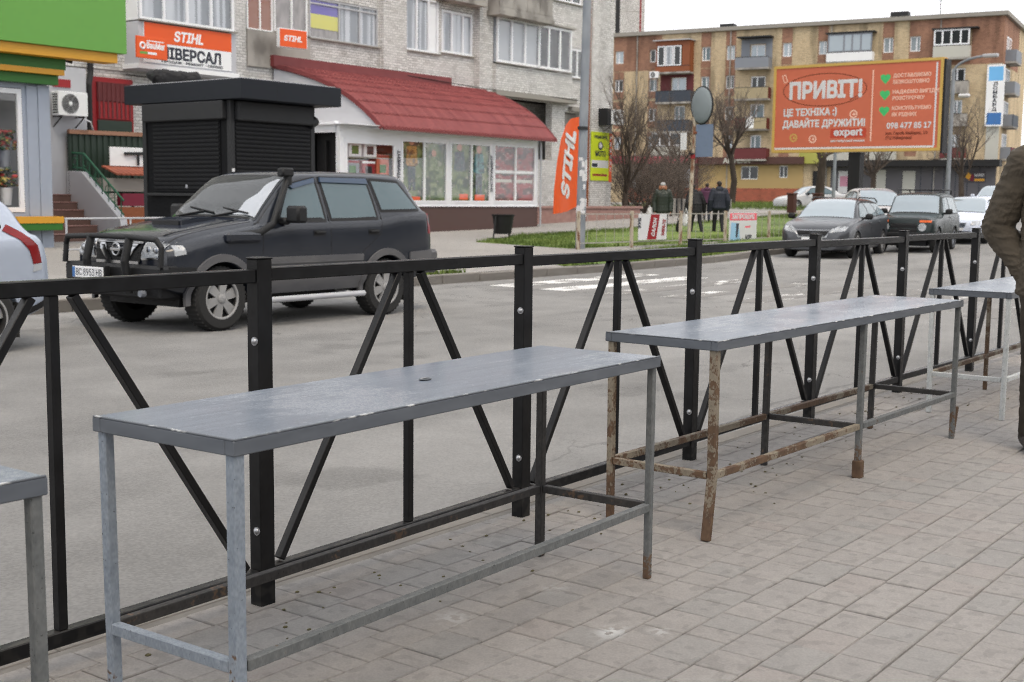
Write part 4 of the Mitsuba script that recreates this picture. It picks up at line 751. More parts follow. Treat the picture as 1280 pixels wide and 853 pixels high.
# ---------------- distant grey tower block behind
tb = thing('tower_block', 'plain grey tower block just visible beside the brick house', 'building')
TB = Frame((129.0, 78.2, 0), 0.545 - math.pi / 2)
part(tb, 'wall', TB(box(-24, 0, -14, 0, -0.4, 34)), 'm_greybrick'); part(tb, 'joint', TB(box(-3.4, -2.9, 0.001, 0.04, 0, 34)), 'm_dark'); part(tb, 'roof', TB(box(-24.2, 0.2, -14.2, 0.2, 34.01, 34.5)), 'm_concrete'); part(tb, 'downpipe', TB(tube((-0.5, 0.08, 0), (-0.5, 0.08, 34), 0.08)), 'm_red')
for k in range(9): part(tb, 'panel_line', TB(box(-2.88, 0, 0.001, 0.03, 2 + 3.0 * k, 2.08 + 3.0 * k)), 'm_weathered')

# ---------------- added hall, unseen behind the viewer: feeds reflections, darkens the sides facing it
mh = thing('added_hall', 'added long low brick hall, unseen behind the viewer, for reflections and shade', 'building')
MHF = Frame((70, -19, 0), math.pi)
wall(MHF, 0, 105, -0.3, 6.4, [(2 + 6 * k, 1.0, 5.5 + 6 * k, 4.2) for k in range(17)], 0.0, 0.3, 'm_greybrick', mh)
part(mh, 'roof', MHF(box(-0.5, 105.5, -12, 0.7, 6.41, 6.9)), 'm_concrete'); part(mh, 'floor', MHF(box(0.3, 104.7, -11.9, -0.31, -0.3, 0.1)), 'm_concrete'); part(mh, 'rear_wall', MHF(box(0, 105, -12.2, -12.0, -0.3, 6.4)), 'm_greybrick')
for k in range(17): window(MHF, mh, 2 + 6 * k, 1.0, 5.5 + 6 * k, 4.2, -0.05, (3.7 + 6 * k,), t=0.1, glass='m_glass')
# kiosk wear: locks, stickers, dents
part(ki, 'padlock', box(kx + 1.0, kx + 1.06, ky - 0.012, ky + 0.01, 0.93, 1.0, 0.008), 'm_zinc'); part(ki, 'padlock', box(kx - 0.012, kx + 0.01, ky + 1.2, ky + 1.26, 1.40, 1.47, 0.008), 'm_zinc')
part(ki, 'sticker', box(kx + 1.965, kx + 2.035, ky - 0.004, ky - 0.001, 1.5, 1.62), 'm_balcgrey'); part(ki, 'sticker', box(kx + 0.02, kx + 0.085, ky - 0.004, ky - 0.001, 1.7, 1.76), 'm_paper')
for a in (0.72, 1.55): part(ki, 'fascia_joint', box(kx + a, kx + a + 0.006, ky - 0.4215, ky - 0.4205, 2.97, 3.30), 'm_black')
# ---------------- five storey yellow and red brick block at the end
FB = Frame((108.0, 33.48, 0), math.radians(-82))
fb = thing('apartment_block', 'five storey yellow and red brick apartment block with balconies and shops below', 'building')
W5 = [(-32.72, 14.1, -31.85, 15.28), (-29.17, 14.1, -28.3, 15.28), (-23.99, 14.0, -23.15, 15.28), (-21.62, 14.0, -20.8, 15.3), (-16.38, 14.05, -15.55, 15.28), (-13.14, 14.1, -12.4, 15.28), (-7.55, 14.0, -6.7, 15.28), (-5.31, 14.0, -4.44, 15.28)]
W4 = [(-32.72, 11.45, -31.85, 12.6), (-29.19, 11.4, -28.38, 12.55), (-24.0, 11.4, -23.2, 12.6), (-21.62, 11.4, -20.8, 12.6), (-16.38, 11.4, -15.55, 12.6), (-13.14, 11.4, -12.4, 12.6), (-7.55, 11.4, -6.7, 12.6)]
W3 = [(a, 8.6, c, 9.82) for a, _, c, _ in W4]; W2 = [(a, 6.0, c, 7.25) for a, _, c, _ in W4]
BW = [(-19.34, 13.2, -17.96, 15.25), (-19.24, 10.6, -17.86, 12.45), (-19.23, 8.0, -17.9, 9.97), (-19.14, 5.3, -18.1, 7.2), (-26.92, 11.0, -25.44, 12.6), (-26.6, 8.4, -25.5, 10.0), (-10.7, 10.6, -9.2, 12.6), (-10.7, 8.0, -9.2, 10.0), (-1.83, 10.87, -0.69, 12.48), (-1.56, 8.0, -0.81, 9.85), (-1.58, 5.75, -0.87, 7.0)]
G1 = [(-19.88, 3.2, -18.26, 4.4), (-16.29, 3.35, -15.5, 4.45)]
wall(FB, -60, 2.2, -0.5, 16.6, W5 + W4 + W3 + W2 + BW + G1, 0.0, 0.3, 'm_yellowbrick', fb)
part(fb, 'side_wall', FB(box(1.9, 2.2, -14, -0.31, -0.5, 16.6)), 'm_yellowbrick'); part(fb, 'rear_wall', FB(box(-60, 1.89, -14, -13.7, -0.5, 16.6)), 'm_yellowbrick')
part(fb, 'roof', FB(box(-60.3, 2.5, -14.2, 0.35, 16.61, 16.95)), 'm_concrete'); part(fb, 'interior_slab', FB(box(-59.9, 1.85, -13.6, -0.6, -0.4, 16.5)), 'm_curtain_dark')
# red brick fields set 2 cm proud, holes at the windows
reds = [(-32.85, 13.35, -27.95, 16.55), (-29.25, 15.3, -28.2, 16.3)]
cols_ = []
for (a, c) in ((-32.8, -31.78), (-29.25, -28.3), (-24.05, -23.1), (-21.68, -20.72), (-16.45, -15.5), (-13.2, -12.3), (-7.6, -6.64), (-5.37, -4.4)):
    cols_.append(sbox(a, 5.2, c, 16.55))
redp = shapely.union_all([sbox(-32.85, 13.35, -27.95, 16.55), sbox(-5.37, 12.75, 2.2, 16.55)] + cols_)
for z0, z1 in ((13.3, 13.36), (10.5, 10.75), (7.7, 8.0)): redp = redp.difference(sbox(-33, z0, -4, z1))
redp = redp.difference(sbox(-3.24, 14.35, -0.3, 15.62))
for h in W5 + W4 + W3 + W2 + BW: redp = redp.difference(sbox(*h))
for g in redp.geoms: part(fb, 'red_brick_field', FB(prism(g, 0.001, 0.02)), 'm_redbrick')
r_ = np.random.default_rng(9)
for h in W5 + W4 + W3 + W2:
    window(FB, fb, *h, -0.14, ((h[0] + h[2]) / 2 + r_.choice([-0.08, 0.1]),), t=0.10, glass=str(r_.choice(['m_glass', 'm_glass_tint', 'm_glass_blue'])))
for h in BW: window(FB, fb, *h, -0.12, (h[0] + (h[2] - h[0]) * 0.42,), t=0.12, glass=str(r_.choice(['m_glass', 'm_glass_tint', 'm_glass_blue'])), sill=False)
for h in G1: window(FB, fb, *h, -0.03, ((h[0] + h[2]) / 2,), t=0.08, glass='m_glass', frame='m_frame')
def balcony(u0, u1, zs, h, front, d=1.0, side=None, mesh_front=False, lab=None):
    k = part(fb, 'balcony', FB(box(u0, u1, 0.021, d, zs - 0.16, zs)), 'm_weathered', label=lab)
    part(k, 'front', FB(box(u0, u1, d - 0.07, d, zs + 0.003, zs + h)), front); part(k, 'side', FB(box(u0, u0 + 0.06, 0.021, d - 0.072, zs + 0.003, zs + h)), side or front); part(k, 'side', FB(box(u1 - 0.06, u1, 0.021, d - 0.072, zs + 0.003, zs + h)), side or front)
    part(k, 'handrail', FB(box(u0 - 0.02, u1 + 0.02, d - 0.09, d + 0.02, zs + h + 0.002, zs + h + 0.05)), 'm_dark'); return k
# left stack
k = balcony(-28.09, -24.75, 13.05, 0.5, 'm_brownp', 1.1, lab='balcony boxed in with brown boards')
part(k, 'box_top', FB(box(-28.09, -24.75, 0.021, 1.1, 15.45, 15.85)), 'm_brownp'); part(k, 'cheek', FB(box(-25.5, -24.76, 0.9, 1.1, 13.56, 15.44)), 'm_brownp'); part(k, 'cheek', FB(box(-24.82, -24.76, 0.021, 0.89, 13.56, 15.44)), 'm_brownp'); part(k, 'cheek', FB(box(-28.08, -28.0, 0.021, 1.09, 13.56, 15.44)), 'm_brownp'); part(k, 'canopy', FB(box(-28.3, -24.6, 0.021, 1.4, 15.86, 15.95)), 'm_silver')
for i in range(3): window(FB, k, -27.95 + 0.8 * i, 13.58, -27.2 + 0.8 * i, 15.42, 1.08, (), t=0.12, glass='m_glass' if i != 1 else 'm_curtain', sill=False, name='glazing')
part(fb, 'painted_recess', FB(box(-28.0, -24.7, 0.022, 0.05, 10.55, 12.85)).difference(FB(box(-27.0, -25.4, -1, 1, 10.9, 12.7))) if False else FB(prism(sbox(-28.0, 10.55, -24.7, 12.86).difference(sbox(-26.94, 11.0, -25.42, 12.62)), 0.022, 0.04)), 'm_maroon', label='wine red painted wall behind a balcony')
balcony(-28.1, -24.6, 10.3, 1.0, 'm_balcdark', 1.0, lab='dark grey metal fronted balcony'); balcony(-27.9, -24.7, 7.6, 1.0, 'm_balcdark', 1.0)
k = balcony(-28.5, -25.4, 5.45, 0.75, 'm_pale', 0.9, lab='white glazed loggia'); window(FB, k, -28.45, 6.22, -25.45, 7.5, 0.88, (-27.6, -26.6), t=0.14, glass='m_glass', sill=False, name='glazing'); part(k, 'top', FB(box(-28.6, -25.3, 0.021, 1.0, 7.52, 7.62)), 'm_pale')
# middle stack
k = balcony(-20.43, -17.33, 13.15, 0.9, 'm_balcgrey', 1.0, lab='grey panelled top balcony'); part(k, 'roof_slab', FB(box(-20.3, -17.2, 0.021, 1.1, 15.78, 15.9)), 'm_dark')
part(fb, 'painted_recess', FB(prism(sbox(-20.2, 13.16, -17.3, 15.76).difference(sbox(-19.38, 13.2, -17.92, 15.3)), 0.022, 0.04)), 'm_balcgrey')
balcony(-20.42, -17.3, 10.4, 0.97, 'm_tan', 1.0, side='m_darkred'); k = balcony(-20.33, -17.36, 7.7, 0.97, 'm_tan', 1.0, side='m_darkred', lab='balcony with maroon boards and a dish'); part(k, 'hung_rug', FB(box(-19.3, -18.5, 1.001, 1.03, 7.75, 8.8)), 'm_white'); part(k, 'board', FB(box(-20.3, -19.35, 1.001, 1.02, 7.72, 8.66)), 'm_maroon')
balcony(-20.25, -17.27, 5.0, 0.97, 'm_maroon', 1.0)
# right stacks
k = balcony(-12.19, -8.25, 13.35, 0.75, 'm_white', 0.9, lab='glazed grey balcony with a white parapet'); window(FB, k, -12.1, 14.13, -8.3, 15.7, 0.88, (-10.7, -10.0, -9.25), t=0.12, glass='m_glass_blue', sill=False, name='glazing', frame='m_balcgrey'); part(k, 'roof_slab', FB(box(-12.3, -8.1, 0.021, 1.0, 15.72, 15.84)), 'm_dark')
balcony(-12.1, -8.3, 10.4, 0.9, 'm_weathered'); balcony(-12.1, -8.3, 7.7, 0.9, 'm_weathered')
k = balcony(-3.22, -0.3, 13.3, 0.95, 'm_pale', 0.9, lab='white glazed corner balcony'); window(FB, k, -3.2, 14.3, -0.33, 15.6, 0.88, (-2.5, -1.8, -1.05), t=0.13, glass='m_glass', sill=False, name='glazing'); part(k, 'roof_slab', FB(box(-3.4, 0.3, 0.021, 1.0, 15.62, 15.72)), 'm_dark')
for z, m_ in ((10.5, 'm_weathered'), (7.8, 'm_weathered'), (5.0, 'm_maroon')): balcony(-2.3, -0.3, z, 0.85, m_, 0.8)
SB = Frame(tuple(FB.pt(2.2, 0, 0)), math.radians(8))     # the end wall towards the street
for z in (13.0, 10.4, 7.7, 5.0):
    k = part(fb, 'end_balcony', SB(box(1.2, 4.4, 0.001, 0.9, z - 0.15, z)), 'm_weathered'); part(k, 'front', SB(box(1.2, 4.4, 0.83, 0.9, z + 0.003, z + 0.95)), 'm_balcgrey' if z > 9 else ('m_balcdark' if z > 6 else 'm_maroon')); part(k, 'side', SB(box(1.2, 1.26, 0.001, 0.828, z + 0.003, z + 0.95)), 'm_balcgrey')
    window(SB, fb, 1.6, z + 0.1, 2.6, z + 2.1, 0.06, (2.1,), t=0.1, glass='m_glass', sill=False); window(SB, fb, 2.8, z + 0.9, 4.2, z + 2.1, 0.06, (3.5,), t=0.1, glass='m_glass_tint', sill=False)
part(fb, 'end_red_field', SB(box(-0.02, 9, 0.001, 0.02, 12.75, 16.6)), 'm_redbrick'); part(fb, 'corner_pilaster', FB(box(1.2, 2.22, 0.001, 0.06, 4.6, 12.74)), 'm_pale')
part(fb, 'roof_vent', FB(box(-22.7, -21.4, -2.0, -1.0, 16.951, 17.4)), 'm_dark'); part(fb, 'roof_vent', FB(box(-7.5, -6.0, -3.0, -2.0, 16.951, 17.7)), 'm_dark'); part(fb, 'aerial', FB(tube((-3.5, -3, 16.95), (-3.5, -3, 19.0), 0.04)), 'm_dark'); part(fb, 'aerial', FB(beam((-3.9, -3, 18.6), (-3.1, -3, 18.6), 0.04, 0.04)), 'm_dark')
# ground floor: awnings, shopfronts
part(fb, 'red_plinth', FB(box(-31.0, -13.4, 0.021, 0.16, 0.2, 2.38)), 'm_redtile'); part(fb, 'yellow_render', FB(prism(sbox(-24.0, 2.39, -14.1, 4.5).difference(sbox(*G1[0])).difference(sbox(*G1[1])), 0.021, 0.10)), mat('m_ochre', lin(188, 162, 112, 0.75), 0.8))
k = part(fb, 'shop_fascia', FB(box(-32.5, -23.85, 0.021, 0.9, 4.62, 5.36)), mat('m_mauve', lin(128, 52, 62, 0.8), 0.6)); part(k, 'lettering', lettering(FB, 'УНІВЕРСАМ', 0.5, -31.0, 4.74, 0.901, width=6.4), mat('m_pinkred', lin(196, 90, 104, 0.9), 0.5))
k = part(fb, 'shop_fascia', FB(box(-23.8, -13.9, 0.021, 0.7, 4.56, 5.2)), mat('m_brownfascia', lin(86, 58, 52, 0.8), 0.6)); part(k, 'lettering', lettering(FB, 'АПТЕКА', 0.42, -21.4, 4.68, 0.701, width=2.6), 'm_pale')
for i in range(9): part(fb, 'shop_window', FB(box(-31.4 + 0.84 * i, -30.64 + 0.84 * i, 0.161, 0.2, 2.45, 4.5)), ['m_glass', 'm_blind', 'm_maroon'][i % 3])
part(fb, 'shop_fascia', FB(box(-14.4, -12.2, 0.101, 0.5, 4.6, 5.65)), mat('m_oliveyellow', lin(178, 178, 90, 0.8), 0.6)); part(fb, 'shop_fascia', FB(box(-12.15, -6.0, 0.021, 0.5, 4.87, 5.6)), 'm_pale')
part(fb, 'awning', FB(box(-12.0, 2.6, 0.021, 1.5, 4.3, 4.85)), 'm_black'); part(fb, 'grey_shopfront', FB(box(-11.6, 2.15, 0.021, 0.14, 0.2, 4.29)), mat('m_shopgrey', lin(106, 105, 110, 0.72), 0.6))
part(fb, 'shop_door', FB(box(-13.2, -12.25, 0.021, 0.12, 1.0, 3.95)), 'm_black'); part(fb, 'shop_door', FB(box(-5.36, -4.32, 0.141, 0.2, 1.0, 3.95)), 'm_pale'); part(fb, 'shop_door', FB(box(-7.8, -6.8, 0.141, 0.2, 1.0, 4.05)), 'm_pale'); part(fb, 'shop_poster', FB(box(-10.9, -9.9, 0.141, 0.18, 2.0, 3.95)), 'm_paper'); part(fb, 'shop_poster', FB(box(-10.75, -10.05, 0.181, 0.19, 2.6, 3.5)), mat('m_pinkprint', lin(196, 140, 160), 0.6))
for i in range(6): part(fb, 'shutter_rib', FB(box(-3.9 + 0.95 * i, -3.84 + 0.95 * i, 0.141, 0.17, 0.4, 4.28)), 'm_balcdark')
k = part(fb, 'bright_sign', FB(box(-0.35, 1.35, 0.171, 0.22, 3.0, 3.9)), mat('m_signdark', lin(70, 66, 70), 0.5)); part(k, 'patch', FB(prism(Polygon([(-0.3, 3.45), (0.0, 3.85), (0.25, 3.6), (0.15, 3.15)]), 0.221, 0.23)), 'm_yellowp'); part(k, 'patch', FB(prism(Polygon([(0.1, 3.2), (0.3, 3.75), (0.5, 3.5), (0.4, 3.05)]), 0.231, 0.24)), 'm_crimson'); part(k, 'lettering', lettering(FB, 'МАРКЕТ', 0.2, 0.5, 3.5, 0.221, width=0.8), 'm_paper'); part(k, 'patch', FB(box(0.5, 1.3, 0.221, 0.23, 3.1, 3.3)), 'm_yellowp')
for i in range(4): part(fb, 'downpipe', FB(tube((-30.4 + 9.2 * i, 0.12, 0.5), (-30.4 + 9.2 * i, 0.12, 16.6), 0.06, n=6)), 'm_weathered')
ac_unit('round looking white air conditioner beside the boxed brown balcony of the block', FB, -28.55, -27.7, 12.5, 13.1, 1.12)
pw = thing('pawnshop_sign', 'tall white vertical sign with blue ends on the corner of the yellow block', 'sign')
part(pw, 'panel', FB(box(1.1, 2.5, 0.3, 0.42, 7.6, 12.6)), 'm_white'); part(pw, 'blue_square', FB(box(1.25, 2.38, 0.421, 0.43, 11.3, 12.45)), mat('m_skyblue', lin(110, 176, 226), 0.5)); part(pw, 'blue_square', FB(box(1.25, 2.38, 0.421, 0.43, 7.72, 8.7)), 'm_bluep')
for i, ch in enumerate('ЛОМБАРД'): part(pw, 'lettering', lettering(FB, ch, 0.27, 1.62, 10.93 - 0.345 * i, 0.421, width=0.36, fat=0.05), 'm_ink')
part(pw, 'bracket', FB(box(1.6, 1.7, 0.061, 0.3, 12.0, 12.1)), 'm_dark'); part(pw, 'bracket', FB(box(1.6, 1.7, 0.061, 0.3, 8.0, 8.1)), 'm_dark')

# ================================================================ BILLBOARD
bb = thing('billboard', 'big orange billboard with white lettering on a thick black post', 'billboard')
BB = Frame((44.0, 20.98, 0), -math.pi / 2)            # u runs towards the street, faces the camera
part(bb, 'panel', BB(box(0, 6.32, -0.35, 0.0, 3.08, 6.26)), 'm_yellowp'); part(bb, 'frame', BB(prism(ring(0, 6.32, 3.08, 6.26, 0.10), 0.001, 0.05)), mat('m_bbframe', lin(206, 172, 92, 0.85), 0.5)); part(bb, 'sheet', BB(box(0.101, 6.219, 0.001, 0.02, 3.181, 6.159)), 'm_salmon')
part(bb, 'back_side', BB(box(6.321, 6.40, -0.5, 0.02, 3.0, 6.2)), 'm_black')
def w_(x, y): return ((x - 965) / (1172 - 965) * 6.32, 3.08 + (188.5 - y) / 110 * 3.18)
X_ = lambda u: u
part(bb, 'edge_stripe', BB(box(0.11, 6.1, 0.021, 0.024, 3.19, 3.26)), 'm_paper'); part(bb, 'edge_stripe', BB(box(6.06, 6.12, 0.021, 0.024, 3.261, 6.1)), 'm_paper'); part(bb, 'divider', BB(box(3.80, 3.85, 0.021, 0.024, 3.45, 5.95)), 'm_softprint')
part(bb, 'lettering', lettering(BB, 'ПРИВІТ!', 0.58, 0.60, 5.05, 0.021, width=2.85, fat=0.035), 'm_paper')
e = [(2.0 + 1.62 * math.cos(a), 5.33 + 0.60 * math.sin(a)) for a in np.linspace(0, 2 * np.pi, 70)]
part(bb, 'scribbled_oval', BB(prism(Polygon(e).difference(Polygon(e).buffer(-0.035)), 0.021, 0.024)), 'm_outline'); part(bb, 'scribbled_oval', BB(beam((3.0, 0.023, 4.93), (3.35, 0.023, 5.12), 0.004, 0.035, up=(0, 0, 1))), 'm_outline')
part(bb, 'lettering', lettering(BB, 'ЦЕ ТЕХНІКА :)', 0.25, 0.42, 4.42, 0.021, width=2.1), 'm_paper'); part(bb, 'lettering', lettering(BB, 'ДАВАЙТЕ ДРУЖИТИ!', 0.25, 0.40, 4.00, 0.021, width=3.2), 'm_paper')
part(bb, 'logo_plate', BB(box(2.30, 3.65, 0.021, 0.024, 3.58, 3.92)), mat('m_logored', lin(180, 66, 44), 0.5)); part(bb, 'logo', lettering(BB, 'expert', 0.24, 2.42, 3.67, 0.025, width=1.1), 'm_paper'); part(bb, 'small_print', lettering(BB, 'світ побутової техніки', 0.075, 2.3, 3.44, 0.021, width=1.3), 'm_paper')
for i, (a, b_) in enumerate((('ДОСТАВЛЯЄМО', 'БЕЗКОШТОВНО'), ('НАДАЄМО ВИГІДНУ', 'РОЗСТРОЧКУ'), ('КОНСУЛЬТУЄМО', 'ЯК РІДНИХ'))):
    z = 5.62 - 0.565 * i
    hrt = Polygon([(4.28, z - 0.16), (4.12, z + 0.02), (4.12, z + 0.10), (4.2, z + 0.14), (4.28, z + 0.09), (4.36, z + 0.14), (4.44, z + 0.10), (4.44, z + 0.02)]).buffer(0.02)
    part(bb, 'green_heart', BB(prism(hrt, 0.021, 0.024)), 'm_checkgreen'); wl = (1.35, 1.75, 1.4)[i]
    part(bb, 'slogan', lettering(BB, a, 0.125, 4.55, z + 0.03, 0.021, width=wl), 'm_softprint'); part(bb, 'slogan', lettering(BB, b_, 0.125, 4.55, z - 0.19, 0.021, width=(1.3, 1.15, 0.9)[i]), 'm_softprint')
part(bb, 'phone_number', lettering(BB, '098 477 85 17', 0.19, 4.38, 3.88, 0.021, width=1.6), 'm_paper'); part(bb, 'address', lettering(BB, 'вул. Героїв Майдану, 10', 0.10, 4.36, 3.66, 0.021, width=1.5), 'm_outline'); part(bb, 'address', lettering(BB, '(ТЦ Універсам)', 0.10, 4.36, 3.50, 0.021, width=0.95), 'm_outline')
for (u, z, c) in ((3.15, 4.42, 'm_softprint'), (0.86, 3.62, 'm_bbframe'), (1.62, 3.56, 'm_softprint')): part(bb, 'doodle', BB(prism(shapely.Point(u, z).buffer(0.15).difference(shapely.Point(u, z).buffer(0.10)), 0.021, 0.024)), c); part(bb, 'doodle', BB(prism(shapely.Point(u + .02, z).buffer(0.05), 0.021, 0.024)), c)
q = ring(0, 0.16, 0, 0.30, 0.035); q = shapely.affinity.translate(shapely.affinity.rotate(q, 20, origin=(0, 0)), 0.42, 5.62); part(bb, 'doodle', BB(prism(q, 0.021, 0.024)), 'm_softprint')
part(bb, 'post', box(44.05, 44.45, 17.55, 17.98, -0.2, 3.06), 'm_black'); part(bb, 'truss', box(44.3, 44.5, 15.0, 20.7, 3.2, 3.4), 'm_dark')
part(bb, 'sticker', box(44.035, 44.049, 17.65, 17.9, 1.3, 1.5), 'm_silver')

# ================================================================ STREET FURNITURE
lp = thing('lamp_pole', 'grey steel lamp pole with torn paper notices in front of the shop', 'lamp post')
part(lp, 'shaft', tube((27.06, 18.2, -0.05), (27.42, 18.3, 9.5), 0.125, 0.10, 20), 'm_pole', smooth=40); part(lp, 'collar', tube((27.12, 18.215, 3.05), (27.125, 18.216, 3.12), 0.135, n=20), 'm_dark')
part(lp, 'arm', path([(27.42, 18.3, 9.45), (27.4, 17.7, 9.9), (27.38, 16.4, 10.1)], 0.05), 'm_pole'); part(lp, 'lantern', box(27.28, 27.5, 15.7, 16.4, 10.02, 10.16, 0.03), 'm_silver')
r_ = np.random.default_rng(11)
for k in range(26):
    z = r_.uniform(0.75, 2.35); a = r_.uniform(math.pi * 0.95, math.pi * 1.75); w, h = r_.uniform(0.06, 0.14), r_.uniform(0.06, 0.22); cx, cy = 27.06 + 0.038 * z, 18.2 + 0.01 * z
    R_ = 0.129 - 0.002 * z + 0.0015 * (k % 3); n_ = 5; v = []
    for i in range(n_):
        t = a + (i / (n_ - 1) - 0.5) * w / 0.12; lift = 0.012 * r_.random() if i in (0, n_ - 1) else 0
        for zz in (-h / 2, h / 2): v.append((cx + (R_ + lift) * math.cos(t), cy + (R_ + lift) * math.sin(t), z + zz + r_.normal(0, 0.012)))
    f = [(2 * i, 2 * i + 2, 2 * i + 3) for i in range(n_ - 1)] + [(2 * i, 2 * i + 3, 2 * i + 1) for i in range(n_ - 1)]
    part(lp, 'paper_notice', trimesh.Trimesh(np.array(v), np.array(f), process=False), 'm_paper')

ff = thing('feather_flag', 'orange feather shaped advertising flag with white lettering behind the lamp pole', 'flag')
FF = Frame((34.0, 24.0, 0), 0.05)
outl = [(0.05, 0.78), (0.08, 1.6), (0.22, 2.55), (0.42, 3.25), (0.75, 3.68), (1.2, 3.95), (1.9, 4.08), (1.86, 3.0), (1.72, 1.9), (1.56, 1.02), (1.0, 0.86)]
from scipy.interpolate import splprep, splev
po = Polygon(outl).buffer(0.08).buffer(-0.08).segmentize(0.12)
def cloth(p, w0, th=0.012):
    m = prism(p, w0, w0 + th); m = m.subdivide_to_size(0.18) if False else m
    v = m.vertices.copy(); v[:, 1] += 0.05 * np.sin(v[:, 0] * 4) ; m.vertices = v; return m
grid = []
for a in np.arange(0, 2.0, 0.12):
    g_ = po.intersection(sbox(a, 0, a + 0.12, 5))
    if not g_.is_empty: grid.append(g_)
part(ff, 'cloth', FF(cat([cloth(g_, 0) for g_ in grid])), 'm_orange')
m = meshkit.text_mesh('STIHL', 0.62, 0.004, True); m = cat([moved(m, (dx * .03, dy * .03, .0005 * i)) for i, (dx, dy) in enumerate(((0, 0), (1, 0), (-1, 0), (0, 1), (0, -1)))]); v = np.array(m.vertices); v[:, 0] += v[:, 1] * 0.2; v[:, 0] *= 2.35 / v[:, 0].max()
a_ = math.radians(80); v = np.stack([math.cos(a_) * v[:, 0] - math.sin(a_) * v[:, 1], math.sin(a_) * v[:, 0] + math.cos(a_) * v[:, 1], v[:, 2]], 1)
u_, z_ = 1.02 + v[:, 0], 1.22 + v[:, 1]; m = trimesh.Trimesh(np.stack([u_, 0.022 + v[:, 2] + 0.05 * np.sin(u_ * 4), z_], 1), m.faces, process=False)
part(ff, 'lettering', FF(m), 'm_paper')
part(ff, 'mast', FF(path([(1.6, -0.02, 0.0), (1.62, -0.02, 1.0), (1.78, -0.02, 2.0), (1.92, -0.02, 3.0), (1.97, -0.02, 4.1)], 0.03)), 'm_brownp'); part(ff, 'base', FF(box(1.3, 1.9, -0.3, 0.3, -0.01, 0.06, 0.01)), 'm_dark')

bn = thing('litter_bin', 'black litter bin on a bent stand at the end of the lawn', 'litter bin')
bp = np.array([(0.0, 0.22), (0.26, 0.22), (0.34, 0.78), (0.37, 0.80), (0.37, 0.83), (0.33, 0.83), (0.24, 0.27), (0.0, 0.27)])
part(bn, 'bucket', trimesh.creation.revolve(bp, sections=28, transform=trimesh.transformations.translation_matrix((31.55, 24.15, -0.06))), 'm_black', smooth=35)
part(bn, 'stand', path([(31.05, 24.15, 0.0), (31.18, 24.15, 0.7), (31.3, 24.15, 0.72)], 0.025), 'm_dark'); part(bn, 'stand', path([(31.05, 24.15, 0.01), (31.9, 24.15, 0.01), (31.85, 24.15, 0.25)], 0.025), 'm_dark')

# low white picket railing along the lawn, one section per bay
FP = [(26.6, 17.95), (28.85, 17.75), (31.08, 17.52), (33.34, 17.30), (35.73, 17.05), (38.1, 17.15), (40.5, 17.5), (43.0, 18.0)]
FPL = ['leftmost, hidden by', '', '', '', '', '', '']
names_ = ['low whitish lawn railing section left of the striped advert', 'low whitish lawn railing section carrying the red and white advert', 'low whitish lawn railing section left of the mirror pole', 'low whitish lawn railing section carrying the pink and blue advert', 'low whitish lawn railing section right of the pink and blue advert', 'low whitish lawn railing section beside the black estate car', 'low whitish lawn railing section behind the black estate car']
for i in range(len(FP) - 1):
    (xa, ya), (xb, yb) = FP[i], FP[i + 1]; t = thing('lawn_railing', names_[i], 'railing', 'low whitish railing sections along the lawn')
    part(t, 'post', box(xa - 0.04, xa + 0.04, ya - 0.04, ya + 0.04, -0.02, 0.98, 0.008), 'm_poleold')
    for z in (0.16, 0.90): part(t, 'rail', beam((xa + 0.045, ya, z), (xb - 0.045, yb, z), 0.022, 0.026), mat('m_railpale', (0.34, 0.325, 0.29), 0.7) if 'm_railpale' not in scene else 'm_railpale')
    for k in range(1, 6): s = k / 6; part(t, 'picket', tube((xa + (xb - xa) * s, ya + (yb - ya) * s, 0.18), (xa + (xb - xa) * s, ya + (yb - ya) * s, 0.885), 0.0075, n=6), 'm_railpale')
ad = thing('advert_board', 'white advert board with a dark red band tied to the lawn railing', 'advert'); AF = Frame((29.05, 17.70, 0), -0.10)
part(ad, 'board', AF(box(0.0, 1.28, 0.03, 0.045, 0.2, 0.9)), 'm_paper'); part(ad, 'band', AF(prism(Polygon([(0.38, 0.21), (0.80, 0.21), (0.95, 0.89), (0.55, 0.89)]), 0.046, 0.05)), 'm_red'); part(ad, 'lettering', lettering(AF, 'ЗУБ', 0.12, 0.08, 0.5, 0.046, rot=1.5, width=0.3), 'm_ink'); part(ad, 'lettering', lettering(AF, 'САЛОН', 0.14, 0.70, 0.28, 0.051, rot=1.35, width=0.5), 'm_paper'); part(ad, 'lettering', lettering(AF, 'МЕБЛІ', 0.12, 1.15, 0.3, 0.046, rot=1.4, width=0.45), 'm_red')
ad = thing('advert_board', 'white and pale blue advert board with a pink heading beside the mirror pole', 'advert'); AF = Frame((33.45, 17.27, 0), -0.10)
part(ad, 'board', AF(box(0.0, 1.5, 0.03, 0.045, 0.05, 0.93)), 'm_paper'); part(ad, 'heading', AF(box(0.02, 1.48, 0.046, 0.05, 0.70, 0.91)), mat('m_pink', lin(226, 96, 110), 0.5)); part(ad, 'lettering', lettering(AF, 'ЗАПРОШУЄ', 0.13, 0.1, 0.745, 0.051, width=1.25), 'm_paper')
part(ad, 'print', AF(prism(Polygon([(0.05, 0.1), (0.6, 0.1), (0.5, 0.62), (0.1, 0.64)]), 0.046, 0.049)), mat('m_paleblue', lin(150, 190, 220), 0.5)); part(ad, 'print', AF(prism(Polygon([(0.35, 0.2), (0.45, 0.2), (0.52, 0.6), (0.36, 0.62)]), 0.05, 0.052)), 'm_balcdark'); part(ad, 'print', AF(box(0.85, 1.15, 0.046, 0.049, 0.48, 0.53)), 'm_pink'); part(ad, 'lettering', lettering(AF, 'VIP', 0.12, 0.85, 0.14, 0.046, width=0.35, shear=0.3), 'm_ink')

